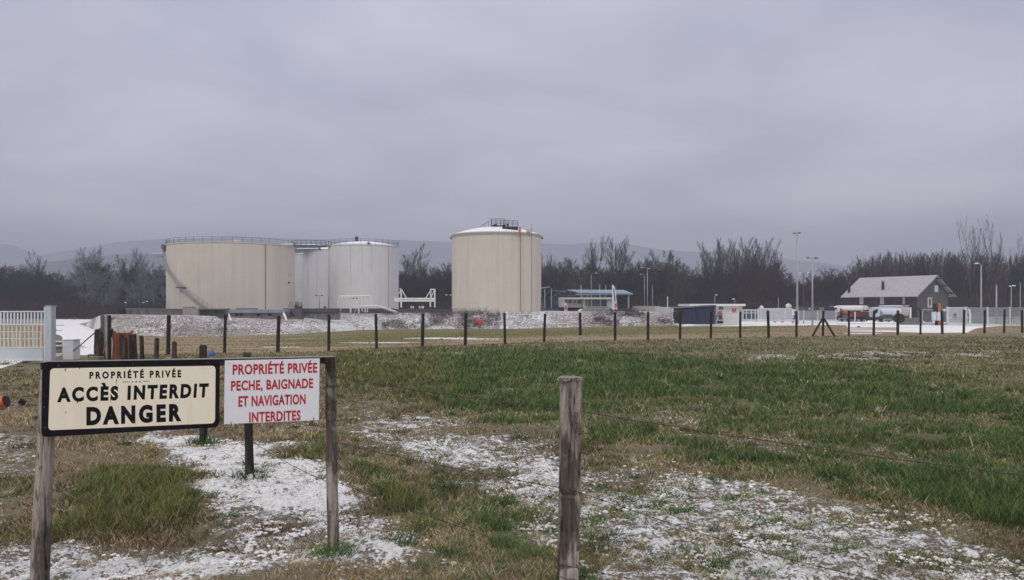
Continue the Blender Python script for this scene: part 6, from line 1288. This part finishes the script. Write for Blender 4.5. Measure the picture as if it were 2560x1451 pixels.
for (a_, b_, h_) in ((8.1, .9, 1.55), (15.6, .2, 1.8)):
    z = ez+sl_*b_; MB().tube([H(a_, b_, z-.3), H(a_, b_, z+h_)], .26, n=12).build('stove_pipe', mat('pipe_black', (.035, .033, .033)), rf); MB().tube([H(a_, b_, z+h_+.1), H(a_, b_, z+h_+.25)], .33, n=12).build('cowl', DGREY, rf)
# ------------------------------------------------------------------ yard entrance on the right
o = bxp(2254, 2299, 795, 816, 96, 1.0).build('concrete_block_wall', mat('rough_concrete', (.19, .18, .175), (.12, .115, .11), scale=2.5, bump=.4), None, bevel=.05); tag(o, 'rough grey concrete block wall lying on the snow before the second tanker', 'concrete wall')
Y0 = 92; eg = thing('entrance_gate', P(2330, 817, Y0), 'grey panelled entrance gate on a white base behind the orange column', 'gate')
bxp(2304, 2352, 773, 776, Y0, .3).build('top_rail', LM, eg); bxp(2304, 2308, 774, 817, Y0, .3).build('post', LM, eg)
for (a, b) in ((2312, 2325), (2327, 2331), (2356, 2367)): bxp(a, b, 781, 806, Y0+.5, .1).build('panel', mat('blue_grey_panel', (.17, .19, .23), (.13, .15, .18)), eg)
bxp(2309, 2368, 776, 782, Y0+.45, .08).build('upper_panel', mat('clear_panel', (.34, .37, .40)), eg); bxp(2313, 2342, 806.5, 816, Y0+.2, .5).build('base', WF, eg); bxp(2358, 2367, 808, 817, Y0+.2, .5).build('base', WF, eg)
bxp(2360, 2366, 773.5, 778, Y0+4, .3).build('snow_cap', SNOWM, eg)
oc = thing('orange_totem', P(2346, 816, Y0-1), 'tall narrow orange totem with a black face and two white boxes', 'totem'); Y1 = Y0-1.5
bxp(2345.6, 2352, 758.5, 815, Y1, .8).build('column', mat('totem_orange', (.50, .17, .055), (.42, .14, .05), scale=2), oc, bevel=.03); bxp(2340, 2345.5, 759, 780, Y1, .7).build('face', mat('totem_black', (.03, .025, .026)), oc)
bxp(2342, 2344.5, 761, 767, Y1-.04, .05).build('display', mat('display_grey', (.12, .12, .12)), oc); bxp(2341.5, 2344.3, 780, 814, Y1+.1, .3).build('leg', mat('totem_black', (.03, .025, .026)), oc)
bxp(2332, 2341, 780, 802, Y1-.35, .3).build('white_box', mat('box_white', (.58, .62, .70), (.54, .58, .66)), oc, bevel=.02); bxp(2343, 2353, 780.3, 802, Y1-.35, .3).build('white_box', mat('box_white', (.58, .62, .70)), oc, bevel=.02)
bxp(2333, 2352, 814, 816, Y1-.3, 1).build('foot', mat('totem_black', (.03, .025, .026)), oc)
wg = thing('white_gate', P(2390, 818, 91), 'white corrugated double gate with a small notice between two white posts', 'gate'); Y0 = 91
bxp(2368, 2372, 767.5, 818, Y0, .3).build('post', WF, wg); bxp(2412, 2418.5, 767.5, 830, Y0-1, .3).build('post', mat('post_warm', (.56, .56, .55), (.5, .5, .49)), wg)
for i in range(12): bxp(2373+i*2.85, 2375.5+i*2.85, 771, 806.8, Y0+.1+.03*(i % 2), .05).build('corrugation', mat('gate_blue_white', (.47, .49, .53), (.42, .44, .48), scale=2), wg)
bxp(2372, 2411, 768.5, 771, Y0+.08, .15).build('top_rail', WF, wg); bxp(2370, 2409, 807, 817.5, Y0-.1, .4).build('base', WF, wg)
bxp(2385.5, 2391.5, 785, 787, Y0-.02, .06).build('notice_bar', mat('notice_dark', (.10, .09, .09)), wg); bxp(2385, 2391.3, 789.5, 794.5, Y0-.02, .06).build('notice', mat('notice_tan', (.42, .28, .22), (.3, .16, .12), scale=9), wg)
Y0 = 85; f3 = thing('panel_fence', P(2480, 818, Y0), 'tall see-through panel fence on a sloping white kerb beyond the white double gate', 'fence')
for (a, b) in ((2420, 2468), (2472.5, 2524), (2527.5, 2562), (2565, 2640)): bxp(a, b, 768.6, 812, Y0, .05).build('panel', mat('clear_panel2', (.30, .33, .35), (.26, .29, .31), alpha=.60, rough=.3, scale=.6), f3)
for u_ in (2470, 2525.5, 2563.5): bxp(u_-1.4, u_+1.4, 768, 816, Y0-.1, .2).build('post', WF, f3)
for v_ in (788, 797.5): bxp(2478, 2560, v_, v_+.5, Y0+.08, .04).build('wire_rail', mat('rail_grey', (.2, .22, .23)), f3)
MB().tube([P(2421, 774, Y0-.3), P(2424, 776, Y0-.3), P(2425.5, 790, Y0-.3), P(2425, 810, Y0-.3)], .1, n=8).build('curved_post', WF, f3)
bxp(2423, 2440, 795, 810, Y0+1, .6).build('cabinet', mat('cab_grey', (.50, .51, .52), (.45, .46, .47)), f3); bxp(2440, 2455, 780, 812, Y0+1, .3).build('back_panel', mat('back_panel', (.34, .35, .36), alpha=.7), f3)
MB().hexa([P(2418, 818, Y0-.2), P(2640, 824, Y0-.2), P(2640, 824, Y0+.6), P(2418, 818, Y0+.6), P(2418, 809, Y0-.2), P(2640, 814, Y0-.2), P(2640, 814, Y0+.6), P(2418, 809, Y0+.6)]).build('kerb', mat('kerb_white', (.6, .6, .6)), f3)
for u_ in (2187, 2234): pass
o = thing('bar_fence', P(2190, 808, 100), 'low white rail fence with thin posts before the tanker trucks', 'fence'); 
for u_ in (2138, 2235): bxp(u_-.9, u_+.9, 780, 809, 100, .12).build('post', WF, o)
bxp(2094, 2256, 809, 812, 99.9, .4).build('kerb', mat('kerb_white', (.6, .6, .6)), o)
o = bxp(2146, 2151.5, 816, 823.5, 70, .3).build('blue_box', mat('blue_box', (.07, .09, .33), (.05, .07, .27)), None, bevel=.02); tag(o, 'small blue box on the snow in front of the red tanker truck', 'box')
# ------------------------------------------------------------------ hills
def hill_mat(name, c, c2, sc):
    return snowy(name, c, c2, .42, sc, 1.0)
def ridge(name, pts, Y, depth, m, label, seed, rough=6):
    n = 260; us_ = np.linspace(pts[0][0], pts[-1][0], n); v = np.interp(us_, [p[0] for p in pts], [p[1] for p in pts]); V = []; rows = 14
    for j in range(rows+1):
        t = j/rows; Yj = Y-depth+depth*t
        for i in range(n):
            h = Z(v[i], Y)*t**.8-3*(1-t); V.append((X(us_[i], Y), Yj, h))
    for i in range(n): V.append((X(us_[i], Y), Y+depth, -3))
    V = np.array(V); k = (fbm(V[:, 0]*.012, V[:, 1]*.012, seed, 5)-.5)*rough*4; jj = np.repeat(np.arange(rows+2), n); V[:, 2] += k*np.clip(jj/rows, 0, 1)*(jj <= rows)
    i = np.arange(rows+1)[:, None]*n+np.arange(n-1)[None, :]; f = np.stack([i, i+1, i+n+1, i+n], -1).reshape(-1, 4)
    o = npmesh(name, V, f, m, smooth=True); tag(o, label, kind='structure')
HM = mat('hill_woods_hazed', (.25, .265, .315), (.19, .20, .245), scale=.012, rough=.95); HM2 = mat('hill_near', (.19, .20, .225), (.10, .105, .125), scale=.05, rough=.95)  # far hills: distance haze put into the colour, paler and bluer
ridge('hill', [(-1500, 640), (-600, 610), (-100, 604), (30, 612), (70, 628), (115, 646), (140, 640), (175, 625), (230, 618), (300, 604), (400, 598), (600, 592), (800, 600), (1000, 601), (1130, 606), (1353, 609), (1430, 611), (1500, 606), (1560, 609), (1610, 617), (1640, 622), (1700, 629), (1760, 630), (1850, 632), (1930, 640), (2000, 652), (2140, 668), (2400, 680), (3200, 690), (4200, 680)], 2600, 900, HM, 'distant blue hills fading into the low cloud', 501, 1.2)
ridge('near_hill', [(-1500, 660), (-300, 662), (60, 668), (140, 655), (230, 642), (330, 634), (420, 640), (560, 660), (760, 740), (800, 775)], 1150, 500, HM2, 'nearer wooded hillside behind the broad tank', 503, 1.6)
o = MB().box(X(384, 1120), X(415, 1120), 1120, 1135, Z(641, 1120), Z(634.5, 1120)).build('far_building', mat('far_wall', (.30, .32, .36))); tag(o, 'far building with a snowy roof on the hillside beside the broad tank', 'building')
MB().prism([P(383, 635, 1119), P(416, 634.5, 1119), P(416, 632, 1119), P(383, 632.5, 1119)], (0, 17, 0)).build('roof', SNOWM, o)
# ------------------------------------------------------------------ bare trees
def grow(kind, seed):
    rg = random.Random(seed); seg = []; trunk = []
    def walk(p, d, L_, r, n, up, jit, lst):
        pts = [p]; q = p.copy(); d = d.copy()
        for i in range(n):
            d = (d+Vector((rg.gauss(0, jit), rg.gauss(0, jit), rg.gauss(0, jit)+up))).normalized(); q2 = q+d*(L_/n)
            lst.append((q.copy(), q2.copy(), r*(1-.75*i/n), r*(1-.75*(i+1)/n))); q = q2; pts.append(q.copy())
        return pts, d
    def side(d, ang):
        a = d.cross(Vector((rg.gauss(0, 1), rg.gauss(0, 1), rg.gauss(0, 1)))).normalized(); return (d*math.cos(ang)+a*math.sin(ang)).normalized()
    def rec(p, d, L_, r, depth, cfg):
        n = 3 if depth > 0 else 2; pts, _ = walk(p, d, L_, r, n, cfg['up'], cfg['jit'], seg)
        if depth == 0: return
        k = cfg['kids'][depth-1]
        for i in range(k):
            t = .25+.75*(i+rg.random())/k; j = min(int(t*n), n-1); q = pts[j].lerp(pts[j+1], t*n-j); dd = (pts[j+1]-pts[j]).normalized()
            rec(q, side(dd, cfg['ang']*rg.uniform(.6, 1.3)), L_*cfg['ratio']*rg.uniform(.6, 1.1)*(1.15-.5*t), max(r*.52*(1.2-t*.6), .0011), depth-1, cfg)
    Hh = 1.0
    if kind == 'round': c = dict(up=.10, jit=.11, kids=[7, 7, 6], ang=.62, ratio=.55, t0=.18, n=17, l0=.38, a0=.95, dep=3)
    elif kind == 'broad': c = dict(up=.07, jit=.14, kids=[7, 7, 6], ang=.7, ratio=.58, t0=.15, n=16, l0=.42, a0=1.0, dep=3)
    elif kind == 'poplar': c = dict(up=.16, jit=.07, kids=[7, 7, 6], ang=.42, ratio=.5, t0=.20, n=19, l0=.47, a0=.52, dep=3)
    elif kind == 'vase': c = dict(up=.10, jit=.06, kids=[4, 4, 4], ang=.40, ratio=.48, t0=.30, n=10, l0=.60, a0=.55, dep=3)
    else: c = dict(up=.2, jit=.08, kids=[5, 5, 4], ang=.5, ratio=.5, t0=.2, n=22, l0=.17, a0=.6, dep=3)     # slim
    rt = .016 if kind != 'vase' else .014
    top = {'round': .55, 'broad': .5, 'poplar': .58, 'vase': .55, 'slim': .97}[kind]
    tp, _ = walk(Vector((0, 0, -.02)), Vector((0, 0, 1)), top, rt, 8, .15, .05, trunk)
    for i in range(c['n']):
        t = c['t0']+(1-c['t0'])*((i+rg.random()*.8)/c['n']); t = min(t, .99); j = min(int(t*8), 7); q = tp[j].lerp(tp[j+1], t*8-j)
        ln = c['l0']*(1.0 if kind in ('vase', 'poplar') else (1.15-.45*t))*rg.uniform(.75, 1.1)
        rec(q, side(Vector((0, 0, 1)), c['a0']*rg.uniform(.55, 1.15)*(1.15-.4*t)), ln, rt*(.29 if kind != 'vase' else .5)*(1.2-.5*t), c['dep'], c)
    return seg, trunk
def arr(seg, minr=.0, s=1): 
    p0 = np.array([q[0] for q in seg]); p1 = np.array([q[1] for q in seg]); r0 = np.array([max(q[2], minr) for q in seg]); r1 = np.array([max(q[3], minr) for q in seg]); return p0*s, p1*s, r0*s, r1*s
def bark(name, c, c2): return mat(name, c, c2, scale=.35, rough=.95, spec=.1)
BK = {'dark': bark('twigs_dark', (.052, .037, .033), (.031, .024, .023)), 'brown': bark('twigs_brown', (.078, .046, .034), (.047, .030, .024)), 'grey': bark('twigs_grey', (.112, .088, .074), (.066, .053, .046)), 'frost': bark('twigs_frost', (.24, .245, .28), (.13, .13, .15)), 'olive': bark('twigs_olive', (.105, .095, .062), (.065, .058, .042))}
H0 = 20.0
VAR = {}
for kind, nv in (('round', 3), ('broad', 2), ('poplar', 3), ('vase', 2), ('slim', 3)):
    for k in range(nv):
        seg, trk = grow(kind, 1000+hash(kind) % 1 + k*7+len(kind)*31); zmax = max(q[1].z for q in seg); s = H0/zmax
        A_ = arr(seg, .0007, s); T_ = arr(trk, .002, s); VAR[(kind, k)] = (A_, T_)
MESH = {}
def tree_mesh(kind, k, bk):
    key = (kind, k, bk)
    if key not in MESH:
        A_, T_ = VAR[(kind, k)]; V, f = tube_arrays(*A_); o = npmesh('crown', V, f, BK[bk]); c = o.data; bpy.data.objects.remove(o)
        mb = MB(); pts = [tuple(T_[0][0])]+[tuple(p) for p in T_[1]]; mb.tube(pts, [T_[2][0]*1.3]+list(T_[3]), n=7); o = mb.build('trunk', BK[bk]); t = o.data; bpy.data.objects.remove(o); MESH[key] = (c, t)
    return MESH[key]
MB_ = mat('mistletoe', (.045, .05, .03), (.03, .033, .022), scale=1)
def mist_mesh():
    r = np.random.RandomState(5); n = 160; d = r.randn(n, 3); d /= np.linalg.norm(d, axis=1)[:, None]; p0 = d*.1; p1 = d*(.55+.25*r.rand(n))[:, None]
    V, f = tube_arrays(p0, p1, np.full(n, .05), np.full(n, .02)); o = npmesh('mistletoe', V, f, MB_); m = o.data; bpy.data.objects.remove(o); return m
MIS = mist_mesh()
trg = random.Random(99)
def tree(u, vt, Y, kind, bk, label, group=None, wid=1.0, k=None, mist=(), name='bare_tree'):
    x = X(u, Y); zb = ZT(x, Y)-.1; h = Z(vt, Y)-zb; s = h/H0; nv = {'round': 3, 'broad': 2, 'poplar': 3, 'vase': 2, 'slim': 3}[kind]; k = trg.randrange(nv) if k is None else k
    t = thing(name, (x, Y, zb), label, 'tree', group); t.scale = (s*wid, s*wid, s); t.rotation_euler = (0, 0, trg.random()*6.28)
    c, tr = tree_mesh(kind, k, bk)
    for nm, me in (('crown', c), ('trunk', tr)): o = bpy.data.objects.new(nm, me); COL.objects.link(o); o.parent = t
    for (mz, mr, ma, ms_) in mist:
        o = bpy.data.objects.new('mistletoe', MIS); COL.objects.link(o); o.parent = t; o.location = (mr*math.cos(ma), mr*math.sin(ma), mz*H0); q = ms_/s; o.scale = (q, q, q)
    return t
# standout trees, placed one by one
D_ = lambda: [(trg.uniform(.45, .8), trg.uniform(.5, 2.5), trg.random()*6.28, trg.uniform(.6, 1.1)) for _ in range(2)]
one = [
 (90, 622, 300, 'poplar', 'grey', 'faint tall bare poplar rising near the gate end of the wood', .9), (222, 610, 290, 'poplar', 'frost', 'wide pale bare poplar fading into the mist above the snowy track', 1.35), (250, 648, 260, 'broad', 'dark', 'gnarled dark bare tree before the frosted trees', 1.0),
 (281, 648, 255, 'broad', 'dark', 'spreading dark tree among frosted crowns, midway to the broad tank', 1.1), (322, 635, 275, 'round', 'dark', 'dark twiggy crown standing out of the frosted trees', .8), (348, 615, 320, 'poplar', 'frost', 'tall frosted poplar nearest the broad tank', 1.0), (384, 655, 250, 'round', 'brown', 'brown bare tree just beside the broad tank', .9),
 (1030, 603, 285, 'poplar', 'grey', 'tall feathery poplar between the white tank and tall tank', 1.4), (1088, 655, 260, 'broad', 'dark', 'dark broken topped tree beside the tall tank', .9), (1113, 652, 262, 'round', 'dark', 'small dark crown touching the tall tank', .8),
 (1366, 622, 300, 'poplar', 'grey', 'thin grey poplar just past the tall tank', .8), (1395, 640, 255, 'round', 'olive', 'olive twigged round tree behind the open shed', 1.0), (1436, 640, 258, 'round', 'dark', 'dark bushy tree over the station building', 1.0),
 (1491, 586, 262, 'poplar', 'grey', 'first of the two tall poplars above the station, with a mistletoe ball', .75), (1546, 585, 258, 'poplar', 'grey', 'second of the two tall poplars above the station, widest crown', .85), (1592, 628, 255, 'broad', 'dark', 'bare tree leaning beside the second tall poplar', .9),
 (1625, 640, 262, 'round', 'dark', 'bare tree between the tall poplars and the rounded crown', 1.0), (1662, 620, 248, 'round', 'olive', 'large rounded crown of olive twigs above the concrete plinth', 1.15), (1700, 650, 244, 'round', 'olive', 'lower crown falling away from the large rounded one', 1.0), (1728, 668, 250, 'broad', 'dark', 'low dark tree in the dip before the poplar clump', .8),
 (1768, 606, 268, 'poplar', 'grey', 'outermost poplar of the tall clump on its near side', .8), (1790, 595, 262, 'poplar', 'grey', 'tall poplar of the clump with two mistletoe balls', .85), (1812, 590, 270, 'poplar', 'grey', 'tall pale poplar of the clump, close beside the mistletoe one', .8), (1848, 588, 262, 'poplar', 'grey', 'narrow upright poplar in the middle of the tall clump', .75), (1872, 590, 258, 'poplar', 'grey', 'poplar with the highest twigs of the tall clump', .85),
 (1893, 592, 266, 'poplar', 'brown', 'brownish poplar in the farther half of the tall clump', .85), (1915, 598, 258, 'poplar', 'grey', 'poplar behind the edge of the tall clump', .8), (1938, 603, 262, 'poplar', 'grey', 'round headed poplar closing the tall clump', .75), (1860, 640, 245, 'round', 'brown', 'brown thicket tree at the foot of the tall clump', 1.1), (1912, 648, 243, 'round', 'brown', 'reddish brown tree beneath the end of the tall clump', 1.1),
 (2008, 672, 300, 'vase', 'grey', 'small faint weeping tree behind the tallest lamp post', .8), (2078, 664, 242, 'broad', 'brown', 'broad reddish crown between the lamp posts and the house', 1.25), (2108, 672, 240, 'round', 'brown', 'reddish crown touching the house roof', 1.1), (2050, 680, 246, 'round', 'brown', 'reddish bare tree behind the second lamp post', 1.0),
 (2127, 648, 285, 'vase', 'grey', 'spindly tree with dark mistletoe balls beside the plantation', .55), (2142, 641, 285, 'vase', 'grey', 'twin spindly tree with mistletoe at the start of the plantation', .5),
 (2426, 536, 232, 'vase', 'grey', 'very tall bare tree, nearer the house, fanning above the plantation', .62), (2441, 560, 236, 'vase', 'grey', 'slimmer tall stem crowding the very tall bare tree', .45), (2476, 536, 230, 'vase', 'dark', 'very tall bare tree with wide raking limbs above the plantation', .55), (2545, 582, 240, 'vase', 'grey', 'tall thin bare tree at the picture edge above the plantation', .5)]
for (u, v, Y, kd, bk, lb, wd) in one:
    ms_ = [(trg.uniform(.5, .72), trg.uniform(.6, 2.0), trg.random()*6.28, trg.uniform(.7, 1.0)) for _ in range(2)] if 'mistletoe' in lb or u in (1088, 1848) else ()
    tree(u, v, Y, kd, bk, lb, None, wd, mist=ms_, k=(0 if u < 2450 else 1) if kd == 'vase' else None)
# rows of the wood
def sky_v(u): return float(np.interp(u, [-1500, -600, -200, 0, 60, 110, 150, 200, 260, 330, 400, 1000, 1130, 1353, 1400, 1470, 1560, 1640, 1700, 1745, 1800, 1900, 1960, 2000, 2060, 2120, 2150, 2200, 2300, 2420, 2560, 3200, 4200], [655, 660, 658, 652, 662, 672, 682, 672, 665, 660, 668, 665, 665, 655, 655, 660, 655, 645, 655, 680, 655, 648, 680, 690, 680, 680, 640, 628, 622, 622, 632, 630, 640]))
def region(u):
    if u < 160: return 'dark', 'bare tree of the dark wood behind the sliding gate', 'trees of the dark wood behind the gate'
    if u < 430: return ('frost' if trg.random() < .45 and u > 205 else 'dark'), 'bare tree of the frosted wood between the snowy track and the broad tank', 'trees of the frosted wood by the broad tank'
    if u < 1180: return 'dark', 'bare tree of the wood between the white tank and the tall tank', 'trees of the wood behind the tanks'
    if u < 1730: return trg.choice(['dark', 'dark', 'olive']), 'dark bare tree of the wood behind the station canopy', 'trees of the wood behind the station'
    if u < 2145: return trg.choice(['dark', 'brown', 'brown']), 'brownish bare tree of the wood behind the kiosk and lamp posts', 'trees of the wood behind the kiosk'
    return trg.choice(['grey', 'dark', 'grey']), 'slim bare tree of the dense plantation behind the dark house', 'trees of the plantation behind the house'
for row, (Y, stp, dv) in enumerate(((236, 30, 10), (256, 24, 2))):
    u = -260.0
    while u < 2830:
        if not (440 < u < 985):
            bk, lb, gr = region(u); kd = trg.choice(['slim', 'poplar', 'poplar']) if u > 2145 else trg.choice(['round', 'broad', 'round', 'round'])
            sp_ = .56 if u > 2145 else 1.0
            tree(u+trg.uniform(-6, 6), sky_v(u)+dv+trg.uniform(-6, 9), Y+trg.uniform(-6, 6), kd, bk, lb, gr, trg.uniform(.85, 1.15)*(1.5 if kd == 'slim' else .7 if u > 2145 else 1.05))
            u += stp*sp_*trg.uniform(.8, 1.2)*1
        else: u += 30
# woodland mass behind the rows: many merged trunks and twigs
def mass(name, spans, Ya, Yb, n, lighten, label, bk, drop, seed):
    r = np.random.RandomState(seed); Vs, Fs, off = [], [], 0
    keys = [k for k in VAR if k[0] in ('round', 'slim', 'broad')]
    for i in range(n):
        a, b = spans[r.randint(len(spans))]; u = a+(b-a)*r.rand(); Y = Ya+(Yb-Ya)*r.rand(); x = X(u, Y); zb = ZT(x, Y); h = max(Z(sky_v(u)+(drop if u < 2145 else 3)+12*r.rand(), Y)-zb, 4)
        kk = [k for k in keys if (k[0] == 'slim') == (u > 2145)]; A_, T_ = VAR[kk[r.randint(len(kk))]]; m = len(A_[0]); sel = r.rand(m) < .26
        s = h/H0; an = r.rand()*6.28; c_, s_ = math.cos(an), math.sin(an); M = np.array([[c_, s_, 0], [-s_, c_, 0], [0, 0, 1]])
        p0 = np.concatenate([A_[0][sel], T_[0]])@M*s+np.array([x, Y, zb]); p1 = np.concatenate([A_[1][sel], T_[1]])@M*s+np.array([x, Y, zb]); r0 = np.concatenate([A_[2][sel]*1.8, T_[2]*1.2])*s; r1 = np.concatenate([A_[3][sel]*1.8, T_[3]*1.2])*s
        V, f = tube_arrays(p0, p1, r0, r1); Vs.append(V); Fs.append(f+off); off += len(V)
    o = npmesh(name, np.concatenate(Vs), np.concatenate(Fs), BK[bk]); tag(o, label, kind='stuff')
mass('far_woods', [(-900, -200), (-300, 430), (-100, 430), (985, 1560), (1353, 2145), (1760, 2145), (2145, 2700), (2145, 2560), (2560, 3400)], 262, 330, 300, 0, 'deep mass of bare winter woodland filling the gaps behind the nearer trees', 'dark', 16, 11)
# undergrowth: brushwood filling the bottom of the wood
def brush(name, n, Ya, Yb, frac, label, seed, bk):
    r = np.random.RandomState(seed); u = -900+4300*r.rand(n); Y = Ya+(Yb-Ya)*r.rand(n); x = X(u, Y); zb = zt(x, Y)
    sv = np.interp(u, np.arange(-1000, 3500, 20), [sky_v(q) for q in np.arange(-1000, 3500, 20)]); Hm = (Z(sv, Y)-zb)*frac*(.75+.5*fbm(u*.02, Y*.05, seed, 3)); z0 = zb+Hm*r.rand(n)**1.3
    d = np.stack([r.randn(n)*.5, r.randn(n)*.5, .5+r.rand(n)], 1); ln = 1.0+1.8*r.rand(n); p0 = np.stack([x, Y, z0], 1); p1 = p0+d*ln[:, None]
    V, f = tube_arrays(p0, p1, np.full(n, .085), np.full(n, .03)); o = npmesh(name, V, f, BK[bk]); tag(o, label, kind='stuff')
brush('undergrowth', 90000, 240, 300, .50, 'dense dark brushwood and saplings filling the foot of the wood', 21, 'dark')
brush('brushwood', 45000, 226, 236, .22, 'low brown thicket along the front edge of the wood', 22, 'brown')
# ------------------------------------------------------------------ haze
hb = MB().box(-3600, 3600, -60, 3700, -4.2, 290).build('haze', None); m = bpy.data.materials.new('haze'); m.use_nodes = True; nt = m.node_tree
for n_ in list(nt.nodes):
    if n_.type == 'BSDF_PRINCIPLED': nt.nodes.remove(n_)
pv = nt.nodes.new('ShaderNodeVolumePrincipled'); pv.inputs['Density'].default_value = 0.00062; pv.inputs['Color'].default_value = (.74, .80, .96, 1); pv.inputs['Anisotropy'].default_value = 0
nt.links.new(pv.outputs[0], [q for q in nt.nodes if q.type == 'OUTPUT_MATERIAL'][0].inputs['Volume']); hb.data.materials.append(m); tag(hb, 'thin winter haze over the plain', kind='stuff')
